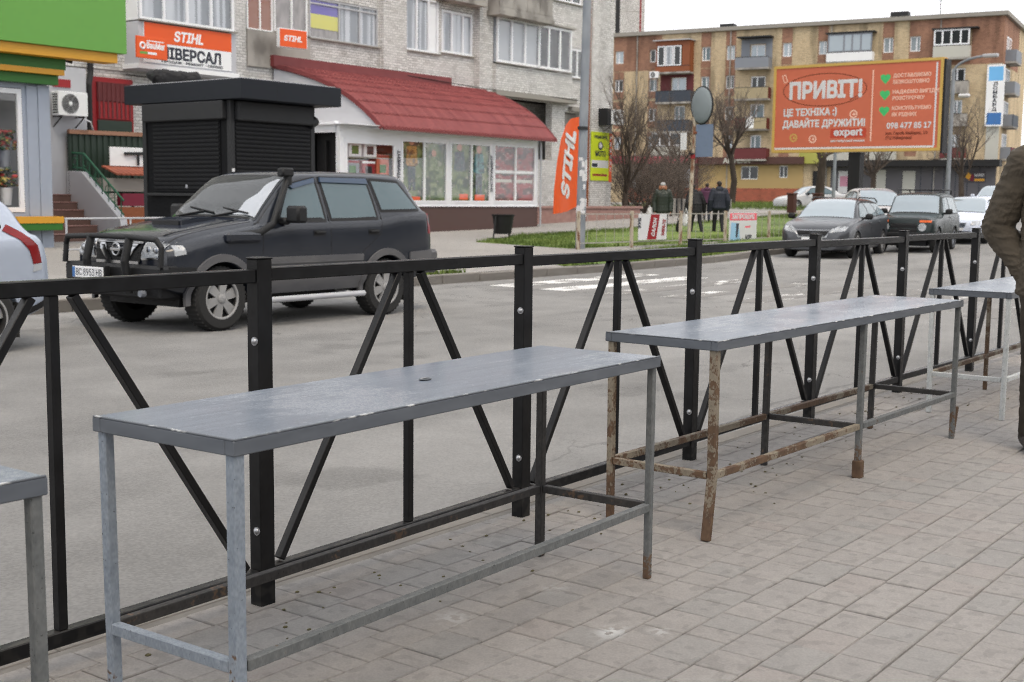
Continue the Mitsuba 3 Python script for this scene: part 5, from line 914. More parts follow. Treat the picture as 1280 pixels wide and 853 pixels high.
mp = thing('mirror_pole', 'thin rusty white pole carrying a convex traffic mirror seen from behind', 'traffic mirror')
part(mp, 'shaft', tube((33.05, 18.35, -0.02), (33.25, 18.35, 3.95), 0.055, n=12), 'm_poleold', smooth=40)
MN = np.array([0.80, -0.60, 0.0]); 
def disc_at(c, nrm, r, th, n=36, sy=1.0):
    d = tube(np.array(c) - np.array(nrm) * th / 2, np.array(c) + np.array(nrm) * th / 2, r, n=n); return d
rotm = trimesh.transformations.rotation_matrix(math.atan2(-0.12, 0.99), [0, 0, 1])
mm = trimesh.creation.icosphere(3, 1.0); mm.vertices = np.array(mm.vertices) * [0.14, 0.37, 0.53]; mm.apply_transform(rotm); mm.vertices += [33.2, 18.1, 4.05]
part(mp, 'mirror_shell', mm, mat('m_mirrorback', lin(136, 146, 150, 0.8), 0.6), smooth=True)
th_ = np.linspace(0, 2 * np.pi, 37); rim = [rotm[:3, :3] @ np.array([0, 0.375 * math.cos(a), 0.535 * math.sin(a)]) + [33.2, 18.1, 4.05] for a in th_]; part(mp, 'rim', path(rim, 0.028, 6), 'm_black')
part(mp, 'bracket', path([(33.2, 18.35, 3.85), (33.25, 18.2, 4.0)], 0.04), 'm_dark'); part(mp, 'bracket', beam((33.15, 18.3, 3.25), (33.7, 18.0, 3.42), 0.05, 0.05), 'm_brownp')
part(mp, 'sign_back', box(33.20, 33.22, 17.72, 18.28, 2.55, 3.5), mat('m_signback', lin(118, 134, 158, 0.8), 0.5), label='grey blue back of a traffic sign'); part(mp, 'sign_plate', beam((32.9, 18.62, 3.0), (32.9, 18.42, 3.0), 0.02, 0.5), 'm_paper', label='narrow white plate'); part(mp, 'clamp', tube((33.17, 18.35, 2.5), (33.18, 18.35, 2.62), 0.07), 'm_red'); part(mp, 'clamp', box(33.0, 33.35, 18.3, 18.4, 2.62, 2.66), 'm_dark')

def curved_lamp(label, x, y, z0, h, reach, r=0.10):
    t = thing('street_lamp', label, 'street lamp', 'grey street lamps beyond the billboard')
    part(t, 'shaft', tube((x, y, z0), (x + 0.05, y, z0 + h), r, r * 0.7, 14), 'm_pole', smooth=40)
    pts = [np.array([x + 0.05, y - reach * (1 - math.cos(a)), z0 + h + reach * 0.45 * math.sin(a)]) for a in np.linspace(0, 1.45, 8)]
    part(t, 'arm', path(pts, 0.05), 'm_pole'); e = pts[-1]; part(t, 'lantern', box(e[0] - 0.12, e[0] + 0.12, e[1] - 0.6, e[1], e[2] - 0.06, e[2] + 0.08, 0.03), 'm_silver'); return t
curved_lamp('grey street lamp with a curved arm just right of the billboard', 52.63, 17.15, 0.0, 6.6, 1.3)
t = curved_lamp('grey street lamp behind the lower edge of the billboard', 57.5, 24.15, 0.2, 5.2, 1.2, 0.09)
part('street_lamp', 'flood_lamp', box(52.4, 52.62, 16.4, 16.85, 5.55, 5.7, 0.05), 'm_paper')

# ---------------- bare trees and shrubs
def tree(name, label, x, y, z, h, spread, trunk_h, seed, r0=0.16, lean=0.0, n1=8, up=1.0, group='bare street trees', tw=0.8):
    r = np.random.default_rng(seed); t = thing(name, label, 'tree' if 'tree' in name else 'shrub', group)
    tr, tws = [], []; top = np.array([x + lean, y + 0.3 * lean, z + trunk_h]); base = np.array([x, y, z - 0.1])
    if trunk_h > 0:
        mid = base + (top - base) * 0.5 + [r.normal(0, 0.08), r.normal(0, 0.08), 0]; tr += [tube(base, mid, r0 * 1.2, r0 * 0.95, 9), tube(mid, top, r0 * 0.97, r0 * 0.75, 9)]
    def grow(p, d, L, rad, lvl):
        q = p.copy(); n = 3
        for s in range(n):
            nd = d + r.normal(0, 0.16, 3); nd[2] += 0.10 * up; nd /= np.linalg.norm(nd); e = q + nd * L / n
            (tr if lvl == 0 else tws).append(tube(q, e, max(rad * (1 - s / n * 0.45), 0.005), max(rad * (1 - (s + 1) / n * 0.45), 0.004), 6 if lvl == 0 else 4 if lvl == 1 else 3)); q = e; d = nd
            if lvl < 3:
                for _ in range((2 if r.random() < 0.75 * tw else 1) if lvl else 2):
                    sd = d + r.normal(0, 0.62, 3); sd[2] += 0.35 * up; sd /= np.linalg.norm(sd); grow(q, sd, L * r.uniform(0.42, 0.68), rad * 0.46, lvl + 1)
    for k in range(n1):
        a = 2 * np.pi * (k + r.random()) / n1; d = np.array([math.cos(a) * spread, math.sin(a) * spread, up * r.uniform(0.6, 1.4)]); d /= np.linalg.norm(d)
        grow(top - np.array([0, 0, trunk_h * 0.3 * r.random()]), d, (h - trunk_h) * r.uniform(0.45, 0.7), r0 * 0.42, 0)
    if tr: part(t, 'trunk', cat(tr), 'm_bark', smooth=50)
    part(t, 'crown', cat(tws), 'm_twig')
tree('bare_tree', 'bare upright tree right of the yellow advertising board', 51.4, 32.0, 0.4, 6.6, 0.55, 1.6, 1, 0.14, up=1.3)
tree('bare_tree', 'bare tree in front of the white loggia left of the mirror pole', 83.0, 46.9, 0.8, 9.5, 0.8, 3.0, 2, 0.22)
tree('bare_tree', 'bare leaning tree in front of the yellow shop wall', 86.2, 44.3, 0.8, 9.2, 0.6, 4.0, 3, 0.24, lean=-0.8)
tree('bare_tree', 'bare tree behind the lower right of the billboard', 78.2, 30.2, 0.6, 5.0, 0.7, 2.6, 4, 0.2, tw=0.4, n1=6)
tree('bare_tree', 'bare tree to the right of the curved street lamp', 71.5, 22.6, 0.3, 7.2, 0.6, 3.0, 5, 0.16, tw=0.3, n1=6)
tree('bare_tree', 'thick bare trunk behind the roof of the black estate car', 59.0, 25.4, 0.2, 4.6, 0.5, 3.2, 6, 0.24, n1=4, tw=0.3)
for i, (x, y, h) in enumerate(((53.5, 32.8, 3.2), (56.5, 34.0, 3.6), (60, 34.4, 3.4), (64, 36.5, 3.5), (69, 41.0, 3.6), (75, 44, 3.4))):
    tree('bare_shrub', ['bare brown shrub behind the low granite wall', 'bare brown shrub behind the woman in the green jacket', 'second bare shrub behind the woman in the green jacket', 'bare shrub behind the mirror pole', 'bare shrub behind the man in dark blue', 'bare shrub before the shop wall of the yellow block'][i], x, y, terrain(x), h, 0.9, 0.0, 20 + i, 0.07, n1=12, group='bare shrubs before the yellow block')
# low grey fence behind the people, evergreen bush
pf = thing('park_fence', 'low dark picket fence behind the walking people', 'fence'); 
for k in range(44): part(pf, 'picket', beam((54 + 0.32 * k, 31.0 + 0.09 * k, 0.1), (54 + 0.32 * k, 31.0 + 0.09 * k, 1.35), 0.05, 0.12), 'm_weathered' if k % 3 else 'm_dark')
part(pf, 'rail', beam((54, 31.05, 1.1), (68, 34.95, 1.1), 0.05, 0.07), 'm_weathered')
for i in range(2):
    pst = thing('brick_pillar', ['short dark red pillar behind the lawn, left of the estate car', 'short dark red pillar right behind the estate car'][i], 'pillar', 'short dark red pillars beyond the lawn'); xx, yy = [(57.8, 26.4), (57.6, 25.0)][i]
    part(pst, 'shaft', box(xx - 0.18, xx + 0.18, yy - 0.18, yy + 0.18, 0, 1.6, 0.02), mat('m_pillar', (0.07, 0.028, 0.022), 0.7) if 'm_pillar' not in scene else 'm_pillar'); part(pst, 'cap', box(xx - 0.22, xx + 0.22, yy - 0.22, yy + 0.22, 1.602, 1.68, 0.02), 'm_pillar')
# ================================================================ VEHICLES
# local frame of a car: x from the front bumper towards the tail, y across, z up from the road
from scipy.interpolate import PchipInterpolator as PC
class Car:
    def __init__(s, L, top, bot, wid, belt, roofw, crown=0.03, axles=(), wr=0.33, wheel_w=0.23, track=None, arch=1.13):
        s.L = L; f = lambda a: PC(*np.array(a, float).T)
        s.top, s.bot, s.w, s.belt, s.rw = f(top), f(bot), f(wid), f(belt), f(roofw); s.crown, s.axles, s.wr, s.ww = crown, axles, wr, wheel_w
        s.track = track; s.arch = arch
    def half(s, x):
        zt, zb, w, rw = float(s.top(x)), float(s.bot(x)), float(s.w(x)), float(s.rw(x)); bl = min(float(s.belt(x)), zt - 0.055); mid = zb + 0.5 * (bl - zb)
        h = zt - bl; e = min(0.07, h * 0.6)
        P = [(0, zb), (w * 0.80, zb), (w * 0.93, zb + 0.03), (w * 0.975, zb + 0.10), (w * 0.995, zb + 0.24 * (bl - zb) + 0.05), (w, mid), (w * 0.995, mid + 0.6 * (bl - mid)), (w * 0.985, bl - 0.03), (w * 0.965, bl),
             (w * 0.945, bl + 0.012)]
        for t in (0.33, 0.66, 1.0): P.append((w * 0.945 + (rw - w * 0.945) * t ** 1.15, bl + 0.012 + (zt - e - bl - 0.012) * t))
        P += [(rw - 0.02 - 0.2 * e, zt - e * 0.45), (rw - 0.05 - 0.5 * e, zt - e * 0.12), (rw * 0.75, zt + s.crown * 0.35), (rw * 0.4, zt + s.crown * 0.8), (0, zt + s.crown)]
        return np.array(P)
    def body(s, n=110, cut=True):
        xs = np.unique(np.concatenate([np.linspace(0, s.L, n), [0.015, 0.04, s.L - 0.015, s.L - 0.04]])); rings = []
        for x in xs:
            h = s.half(x); r = np.vstack([np.c_[h[:, 0] * 0 + x, h[:, 0], h[:, 1]], np.c_[h[1:-1, 0] * 0 + x, -h[1:-1, 0], h[1:-1, 1]][::-1]]); rings.append(r)
        k = len(rings[0]); V = np.vstack(rings + [[rings[0].mean(0)], [rings[-1].mean(0)]]); F = []
        for i in range(len(xs) - 1):
            for j in range(k):
                a, b = i * k + j, i * k + (j + 1) % k; F += [(a, a + k, b + k), (a, b + k, b)]
        c0, c1 = len(V) - 2, len(V) - 1
        for j in range(k): F += [(c0, j, (j + 1) % k), (c1, (len(xs) - 1) * k + (j + 1) % k, (len(xs) - 1) * k + j)]
        m = trimesh.Trimesh(V, np.array(F), process=False)
        if m.volume < 0: m.invert()
        if cut:
            M = m3.Manifold(m3.Mesh(np.asarray(m.vertices, np.float32), np.asarray(m.faces, np.uint32)))
            for ax in s.axles:
                for sg in (1, -1):
                    c = m3.Manifold.cylinder(0.42, s.wr * s.arch, s.wr * s.arch, 40).rotate((90, 0, 0)); c = c.translate((ax, 0.21 + sg * float(s.w(ax)) * 0.82, s.wr))
                    M = M - c
            q = M.to_mesh(); m = trimesh.Trimesh(q.vert_properties[:, :3], q.tri_verts, process=True)
        return m
    def side(s, x, z):
        h = s.half(x); i0 = int(np.argmax(h[:, 1] >= h[5, 1])); up = h[2:13]
        return float(np.interp(z, up[:, 1], up[:, 0]))
    def ztop(s, x, y):
        h = s.half(x)[12:]; return float(np.interp(abs(y), h[::-1, 0], h[::-1, 1]))
    def skin(s, poly, off, sg=-1, step=0.07):
        """panel in (x, z) laid on the flank, 'off' proud of it, closed at the back."""
        poly = poly.segmentize(step); b = poly.bounds; pieces = []
        nx, nz = max(1, int((b[2] - b[0]) / step)), max(1, int((b[3] - b[1]) / step)); V, F = [], []
        for i in range(nx):
            for j in range(nz):
                c = poly.intersection(sbox(b[0] + (b[2] - b[0]) * i / nx, b[1] + (b[3] - b[1]) * j / nz, b[0] + (b[2] - b[0]) * (i + 1) / nx, b[1] + (b[3] - b[1]) * (j + 1) / nz))
                for g in getattr(c, 'geoms', [c]):
                    if g.geom_type != 'Polygon' or g.area < 1e-6: continue
                    v, f = trimesh.creation.triangulate_polygon(g, engine='earcut'); F.append(np.asarray(f) + sum(len(q) for q in V)); V.append(v)
        v = np.vstack(V); f = np.vstack(F); y = np.array([s.side(a, c) for a, c in v])
        m = trimesh.Trimesh(np.c_[v[:, 0], sg * (y + off), v[:, 1]], f, process=False); m.merge_vertices()
        ed = np.array([(a, sg * (s.side(a, c) + off), c, a, sg * (s.side(a, c) - 0.01), c) for a, c in poly.exterior.coords])
        q = len(ed); rv = ed.reshape(-1, 3); rf = [(2 * i, 2 * i + 1, 2 * i + 3) for i in range(q - 1)] + [(2 * i, 2 * i + 3, 2 * i + 2) for i in range(q - 1)]
        return cat([m, trimesh.Trimesh(rv, np.array(rf), process=False)])
    def top_patch(s, x0, x1, y0f, y1f, off, nx=16, ny=14):
        """patch laid on the upper surface between x0..x1, y from y0f(t) to y1f(t)."""
        V, F = [], []
        for i in range(nx):
            t = i / (nx - 1); x = x0 + (x1 - x0) * t; sl = (float(s.top(x + 0.01)) - float(s.top(x - 0.01))) / 0.02; nrm = np.array([-sl, 0, 1.0]); nrm /= np.linalg.norm(nrm)
            for j in range(ny):
                y = y0f(t) + (y1f(t) - y0f(t)) * j / (ny - 1); V.append(np.array([x, y, s.ztop(x, y)]) + nrm * off)
        for i in range(nx - 1):
            for j in range(ny - 1): a = i * ny + j; F += [(a, a + ny, a + ny + 1), (a, a + ny + 1, a + 1)]
        return trimesh.Trimesh(np.array(V), np.array(F), process=False)
    def front_patch(s, poly, off=0.01, tail=False):
        """panel in (y, z) laid on the nose or tail: x found where the body reaches that height and width."""
        xs = np.linspace(0, s.L * 0.2, 60); xs = s.L - xs if tail else xs
        H = [s.half(x) for x in xs]
        def xat(y, z):
            for x, h in zip(xs, H):
                if h[0, 1] <= z <= h[-1, 1] and abs(y) <= np.interp(z, np.maximum.accumulate(h[1:, 1]), h[1:, 0]): return x
            return xs[-1]
        g = poly.segmentize(0.08); v, f = trimesh.creation.triangulate_polygon(g, engine='earcut'); m = trimesh.Trimesh(np.c_[v, v[:, 0] * 0], f, process=False)
        for _ in range(2): m = m.subdivide()
        sg = 1 if tail else -1
        return trimesh.Trimesh(np.array([(xat(a, c) + sg * off, a, c) for a, c, _ in m.vertices]), m.faces, process=False)

def place(loc, deg):
    M = trimesh.transformations.rotation_matrix(math.radians(deg), [0, 0, 1]); M[:3, 3] = loc
    return lambda m: (lambda q: (q.apply_transform(M), q)[1])(m.copy())

def wheel(t, P, x, y, r, w, sg, spokes=6, rim_r=0.62, rimmat='m_rim', rimlabel=None):
    k = part(t, 'wheel', P(trimesh.creation.revolve(np.array([(r * 0.60, -w / 2), (r * 0.9, -w / 2), (r * 0.975, -w * 0.40), (r, -w * 0.28), (r, w * 0.28), (r * 0.975, w * 0.40), (r * 0.9, w / 2), (r * 0.60, w / 2), (r * 0.60, -w / 2)]), sections=48,
        transform=trimesh.transformations.compose_matrix(angles=(math.pi / 2, 0, 0), translate=(x, y, r)))), 'm_rubber', smooth=35)
    yo = y + sg * w * 0.5
    part(k, 'tread', P(cat([box(x + (r - 0.008) * math.cos(a) - 0.012, x + (r - 0.008) * math.cos(a) + 0.012, y - w * 0.40, y + w * 0.40, r + (r - 0.008) * math.sin(a) - 0.012, r + (r - 0.008) * math.sin(a) + 0.012, 0.003) for a in np.arange(0, 2 * math.pi, math.pi / 20)])), 'm_rubber')
    rr = r * rim_r; A = lambda m, yy=0: P(moved(m, (x, yo + yy, r)))
    tor = trimesh.creation.torus(rr, 0.016, major_sections=40, minor_sections=8, transform=trimesh.transformations.rotation_matrix(math.pi / 2, [1, 0, 0])); part(k, 'rim', A(tor, -sg * 0.012), rimmat, smooth=True)
    back = tube((0, -sg * 0.09, 0), (0, -sg * 0.07, 0), rr, n=36); part(k, 'hub_back', A(back), 'm_black')
    sp = []
    for i in range(spokes):
        a = 2 * math.pi * i / spokes + 0.3; d = np.array([math.cos(a), 0, math.sin(a)]); c = np.array([-math.sin(a), 0, math.cos(a)]); wi, wo = rr * 0.16, rr * 0.27
        v = []
        for (q, wd, yy) in ((rr * 0.18, wi, -0.015), (rr * 0.98, wo, -0.03)):
            for e in (-1, 1):
                v.append(d * q + c * wd * e + np.array([0, sg * yy, 0])); v.append(d * q + c * wd * e + np.array([0, sg * (yy - 0.03), 0]))
        sp.append(hullmesh(v))
    part(k, 'spokes', A(cat(sp)), rimmat); hb = trimesh.creation.icosphere(2, rr * 0.24); hb.vertices *= [1, 0.35, 1]; part(k, 'hub_cap', A(hb, -sg * 0.012), rimmat, smooth=True)

def seam(c, pts, sg=-1, w=0.009):
    """dark gap line on the flank."""
    from shapely.geometry import LineString
    return c.skin(LineString(pts).buffer(w / 2, cap_style=2), 0.0025, sg, 0.1)

# ---------------- dark off-roader with bull bar and snorkel
sv = thing('off_road_car', 'dirty dark blue grey off road car with bull bar and snorkel', 'car')
c = Car(4.2, [(0, .86), (.03, .93), (.12, 1.0), (.5, 1.08), (1.05, 1.16), (1.2, 1.18), (1.42, 1.36), (1.70, 1.59), (1.82, 1.665), (2.05, 1.705), (3.0, 1.72), (3.6, 1.71), (3.76, 1.67), (3.88, 1.54), (4.06, 1.25), (4.17, .95), (4.2, .8)],
        [(0, .46), (.2, .40), (.6, .36), (3.4, .36), (3.9, .42), (4.2, .50)], [(0, .70), (.06, .78), (.25, .84), (.7, .855), (3.5, .855), (4.0, .83), (4.14, .77), (4.2, .70)],
        [(0, .85), (.5, .98), (1.2, 1.08), (1.6, 1.13), (3.1, 1.16), (3.6, 1.22), (4.2, 1.24)], [(0, .62), (.1, .72), (.6, .76), (1.1, .76), (1.6, .70), (2.0, .665), (3.4, .66), (3.75, .645), (4.05, .66), (4.2, .62)], 0.014, (.67, 3.22), 0.345, 0.24)
P = place((8.10, 11.30, -0.15), 0)
part(sv, 'body', P(c.body()), 'm_dirtypaint', smooth=28)
part(sv, 'underbody', P(box(.3, 3.9, -.6, .6, .26, .5)), 'm_black')
for sg in (-1, 1):
    for ax in c.axles: wheel(sv, P, ax, sg * 0.73, 0.345, 0.24, sg)
    for (i, q) in enumerate(([(1.53, 1.17), (1.76, 1.55), (2.17, 1.63), (2.22, 1.17)], [(2.335, 1.18), (2.27, 1.635), (3.02, 1.635), (3.09, 1.19)], [(3.20, 1.28), (3.12, 1.63), (3.60, 1.61), (3.86, 1.29)])):
        po_ = Polygon(q); k = part(sv, 'side_window', P(c.skin(po_.buffer(0.03), 0.003, sg)), 'm_black', smooth=30); part(k, 'pane', P(c.skin(po_.buffer(-0.004), 0.007, sg)), 'm_glass_tint', smooth=30)
    for q in ([(1.74, 1.56), (2.16, 1.645), (2.16, 1.60), (1.80, 1.52)], [(2.26, 1.655), (3.02, 1.655), (3.04, 1.59), (2.25, 1.60)]): part(sv, 'wind_deflector', P(c.skin(Polygon(q), 0.03, sg)), mat('m_deflector', lin(62, 82, 108, 0.75), 0.15, 0.6) if 'm_deflector' not in scene else 'm_deflector')
    part(sv, 'side_cladding', P(c.skin(Polygon([(1.05, .36), (2.83, .36), (2.78, .75), (1.10, .75)]), 0.014, sg)), 'm_cladding', smooth=30); part(sv, 'cladding_moulding', P(c.skin(Polygon([(1.10, .69), (2.79, .69), (2.79, .765), (1.10, .765)]), 0.032, sg)), 'm_cladding'); 
    part(sv, 'rear_cladding', P(c.skin(Polygon([(3.64, .50), (4.12, .54), (4.13, .78), (3.64, .76)]), 0.02, sg)), 'm_cladding')
    for ax in c.axles:
        arc = [(ax + 0.455 * math.cos(a), 0.345 + 0.475 * math.sin(a)) for a in np.linspace(math.pi * -0.04, math.pi * 1.04, 26)] ; inn = [(ax + 0.395 * math.cos(a), 0.345 + 0.395 * math.sin(a)) for a in np.linspace(math.pi * 1.04, math.pi * -0.04, 26)]
        part(sv, 'wheel_arch_flare', P(c.skin(Polygon(arc + inn), 0.035, sg, 0.05)), 'm_cladding', smooth=30)
    part(sv, 'running_board', P(cat([tube((1.18, sg * 0.92, .30), (2.75, sg * 0.92, .30), 0.035, n=10), tube((1.3, sg * 0.92, .30), (1.3, sg * 0.6, .34), 0.02, n=6), tube((2.6, sg * 0.92, .30), (2.6, sg * 0.6, .34), 0.02, n=6)])), 'm_silver', smooth=40)
    for pts in ([(1.24, .80), (1.26, 1.14), (1.50, 1.145)], [(2.285, .40), (2.285, 1.15), (2.25, 1.66)], [(2.80, .78), (3.13, 1.0), (3.17, 1.2), (3.07, 1.66)]): part(sv, 'door_seam', P(seam(c, pts, sg)), 'm_black')
    for x in (2.10, 3.0):
        part(sv, 'door_handle', P(cat([c.skin(sbox(x - .09, .985, x + .09, 1.05), 0.008, sg), box(x - .075, x + .075, sg * (c.side(x, 1.02) + .012), sg * (c.side(x, 1.02) + .035), 1.01, 1.04, .006)])), 'm_plastic')
    part(sv, 'door_mirror', P(cat([box(1.52, 1.68, sg * 0.90, sg * 1.11, 1.14, 1.33, .028), box(1.50, 1.60, sg * 0.80, sg * 0.92, 1.12, 1.20, .02)])), 'm_plastic', smooth=40)
    part(sv, 'tail_lamp', P(c.skin(Polygon([(4.02, .98), (4.10, .98), (4.08, 1.22), (4.0, 1.24)]), 0.006, sg)), 'm_lampred')
    hl = Polygon([(sg * .40, .78), (sg * .70, .80), (sg * .72, .935), (sg * .44, .945)])
    k = part(sv, 'headlight', P(c.front_patch(hl, 0.018)), 'm_lamp', smooth=40); part(k, 'bowl', P(c.front_patch(hl.buffer(0.02), 0.008)), 'm_chrome')
    for yy in (.5, .62): s = trimesh.creation.icosphere(2, 0.045); s.vertices *= [.3, 1, 1]; s.vertices += [0.0, sg * yy, .865]; part(k, 'reflector', P(s), 'm_chrome', smooth=True)
    part(sv, 'corner_lamp', P(c.skin(Polygon([(.10, .81), (.22, .83), (.20, .92), (.10, .92)]), 0.012, sg, 0.04)), 'm_lamp'); part(sv, 'indicator', P(c.skin(Polygon([(1.0, .98), (1.10, .98), (1.10, 1.03), (1.0, 1.04)]), 0.008, sg)), 'm_amber')
ws_ = part(sv, 'windscreen', P(c.top_patch(1.20, 1.80, lambda t: -(.76 - .10 * t), lambda t: .76 - .10 * t, 0.004)), 'm_black', smooth=True); part(ws_, 'pane', P(c.top_patch(1.235, 1.775, lambda t: -(.725 - .11 * t), lambda t: .725 - .11 * t, 0.010)), 'm_glass', smooth=True)
part(sv, 'sunshade', P(c.top_patch(1.26, 1.74, lambda t: -(.70 - .10 * t), lambda t: -(.34 + .20 * t + .02 * math.sin(14 * t)), 0.013)), 'm_blind', label='pale sunshade behind the windscreen', smooth=True)
for y0 in (-.15, .42): part(sv, 'wiper', P(cat([tube((1.20, y0 + .1, 1.20), (1.28, y0 - .25, 1.26), 0.012, n=6), tube((1.25, y0 - .45, 1.245), (1.33, y0 + .05, 1.30), 0.010, n=6)])), 'm_black')
part(sv, 'bonnet_scoop', P(hullmesh([(x, y, z) for (x, w, z0, z1) in ((.62, .26, 1.09, 1.165), (1.05, .30, 1.155, 1.19)) for y in (-w, w) for z in (z0, z1)] + [(.8, y, 1.19) for y in (-.24, .24)])), 'm_dirtypaint', smooth=30); part(sv, 'scoop_mouth', P(box(.605, .625, -.22, .22, 1.105, 1.155)), 'm_black')
for yy in (-.55, .55): part(sv, 'bonnet_crease', P(c.top_patch(.15, 1.15, lambda t: yy - .02, lambda t: yy + .02, 0.010, 14, 3)), 'm_dirtypaint', smooth=True)
part(sv, 'bonnet_seam', P(c.top_patch(.10, 1.17, lambda t: -.705 - .02 * t, lambda t: -.697 - .02 * t, 0.003, 14, 3)), 'm_black')
part(sv, 'grille', P(c.front_patch(Polygon([(-.37, .73), (.37, .73), (.40, .95), (-.40, .95)]), 0.012)), 'm_black')
for s_ in (-1, 1): part(sv, 'grille_chrome', P(c.front_patch(Polygon([(s_ * .08, .73), (s_ * .17, .73), (s_ * .36, .95), (s_ * .25, .95)]), 0.026)), 'm_chrome')
part(sv, 'grille_chrome', P(c.front_patch(Polygon([(-.36, .715), (.36, .715), (.36, .745), (-.36, .745)]), 0.028)), 'm_chrome'); part(sv, 'grille_chrome', P(c.front_patch(Polygon([(-.40, .93), (.40, .93), (.40, .955), (-.40, .955)]), 0.028)), 'm_chrome')
em = trimesh.creation.torus(.062, .013, major_sections=30, minor_sections=8, transform=trimesh.transformations.rotation_matrix(math.pi / 2, [0, 1, 0])); em.vertices += [-.035, 0, .86]; k = part(sv, 'emblem', P(em), 'm_chrome', smooth=True); part(k, 'bar', P(box(-.05, -.03, -.085, .085, .845, .875, .004)), 'm_chrome')
part(sv, 'front_bumper', P(cat([box(-.10, .14, -.84, .84, .50, .71, .03), hullmesh([(.0, s_ * .84, z) for s_ in (-1,) for z in (.5, .7)] + [(.30, -.89, .52), (.30, -.89, .69), (.30, -.80, .52), (.30, -.80, .69), (.02, -.7, .5), (.02, -.7, .7)]), hullmesh([(.0, .84, z) for z in (.5, .7)] + [(.30, .89, .52), (.30, .89, .69), (.30, .80, .52), (.30, .80, .69), (.02, .7, .5), (.02, .7, .7)])])), 'm_plastic', smooth=30)
part(sv, 'lower_valance', P(box(-.02, .25, -.7, .7, .36, .499, .02)), 'm_black')
bbr = part(sv, 'bull_bar', P(path([(-.10, -.82, .70), (-.08, -.82, .90), (-.10, -.76, .98), (-.12, -.3, 1.0), (-.12, .3, 1.0), (-.10, .76, .98), (-.08, .82, .90), (-.10, .82, .70)], 0.03, 10)), 'm_plastic', smooth=40); part(bbr, 'side_post', P(path([(-.13, .33, .42), (-.17, .33, .75), (-.10, .33, 1.0)], 0.045, 10)), 'm_plastic', smooth=40); part(bbr, 'side_post', P(path([(-.13, -.33, .42), (-.17, -.33, .75), (-.10, -.33, 1.0)], 0.045, 10)), 'm_plastic', smooth=40)
part(bbr, 'tow_eye', P(tube((-.12, -.5, .42), (-.06, -.5, .42), .035)), 'm_balcgrey')
FP_ = Frame((8.10 - .205, 11.30 + .52, -.15), -math.pi / 2)
pl_ = part(sv, 'number_plate', FP_(box(0.0, .54, 0.0, .012, .555, .675, .004)), 'm_white'); part(pl_, 'blue_band', FP_(box(.004, .05, .0121, .014, .56, .67)), 'm_bluep'); part(pl_, 'lettering', lettering(FP_, 'BC 8953 HB', .072, .065, .58, .0125, .002, False, width=.455, fat=0.0), 'm_ink'); part(pl_, 'holder', FP_(box(-.02, .56, -.06, -.001, .54, .69)), 'm_black')
part(sv, 'snorkel', P(path([(.78, -.80, 1.0), (1.20, -.86, 1.04), (1.38, -.86, 1.13), (1.70, -.735, 1.60)], 0.038, 10)), 'm_plastic', smooth=40); part(sv, 'snorkel_base', P(box(.72, 1.20, -.90, -.80, .93, 1.05, .03)), 'm_dirtypaint', smooth=30); part(sv, 'snorkel_head', P(cat([tube((1.72, -.73, 1.56), (1.73, -.73, 1.70), .05), box(1.60, 1.78, -.79, -.68, 1.65, 1.75, .02)])), 'm_plastic', smooth=40)
part(sv, 'rear_bumper', P(box(3.95, 4.27, -.80, .80, .48, .78, .04)), 'm_cladding', smooth=30); part(sv, 'mud_flap', P(box(3.60, 3.62, -.86, -.62, .16, .5)), 'm_rubber')
part(sv, 'far_mirror_arm', P(box(1.5, 1.62, .78, .9, 1.12, 1.2, .02)), 'm_plastic')

def common_car(t, P, c, paint, wins, ws, seams, handles, wheelr, ww, yw, mirrors, lamps, spokes=10, rear=None, glass='m_glass_tint', skirts=True, rimmat='m_rim', wsglass='m_glass_blue'):
    part(t, 'body', P(c.body(90)), paint, smooth=28); part(t, 'underbody', P(box(.35, c.L - .35, -.55, .55, .17, .45)), 'm_black')
    for sg in (-1, 1):
        for ax in c.axles: wheel(t, P, ax, sg * yw, wheelr, ww, sg, spokes, 0.68, rimmat)
        for q in wins:
            po_ = Polygon(q); k = part(t, 'side_window', P(c.skin(po_.buffer(0.025), 0.003, sg)), 'm_black', smooth=30); part(k, 'pane', P(c.skin(po_.buffer(-0.004), 0.006, sg)), glass, smooth=30)
        for s_ in seams: part(t, 'door_seam', P(seam(c, s_, sg)), 'm_black')
        for (x, z) in handles: part(t, 'door_handle', P(box(x - .09, x + .09, sg * (c.side(x, z) - .005), sg * (c.side(x, z) + .03), z - .015, z + .015, .008)), paint)
        if mirrors: mx, mz = mirrors; part(t, 'door_mirror', P(cat([box(mx, mx + .13, sg * (c.side(mx, mz - .1) + .03), sg * (c.side(mx, mz - .1) + .22), mz - .07, mz + .08, .04), box(mx + .02, mx + .1, sg * (c.side(mx, mz - .1) - .06), sg * (c.side(mx, mz - .1) + .05), mz - .07, mz - .02, .01)])), 'm_black' if paint != 'm_whitepaint' else paint, smooth=40)
        for (nm, q, m_) in lamps: part(t, nm, P(c.front_patch(Polygon([(sg * a, b) for a, b in q]), 0.012)), m_, smooth=40)
    x0, x1, w0, w1 = ws
    k = part(t, 'windscreen', P(c.top_patch(x0, x1, lambda t_: -(w0 + (w1 - w0) * t_), lambda t_: w0 + (w1 - w0) * t_, 0.004)), 'm_black', smooth=True); part(k, 'pane', P(c.top_patch(x0 + .04, x1 - .03, lambda t_: -(w0 - .04 + (w1 - w0) * t_), lambda t_: w0 - .04 + (w1 - w0) * t_, 0.009)), wsglass, smooth=True)

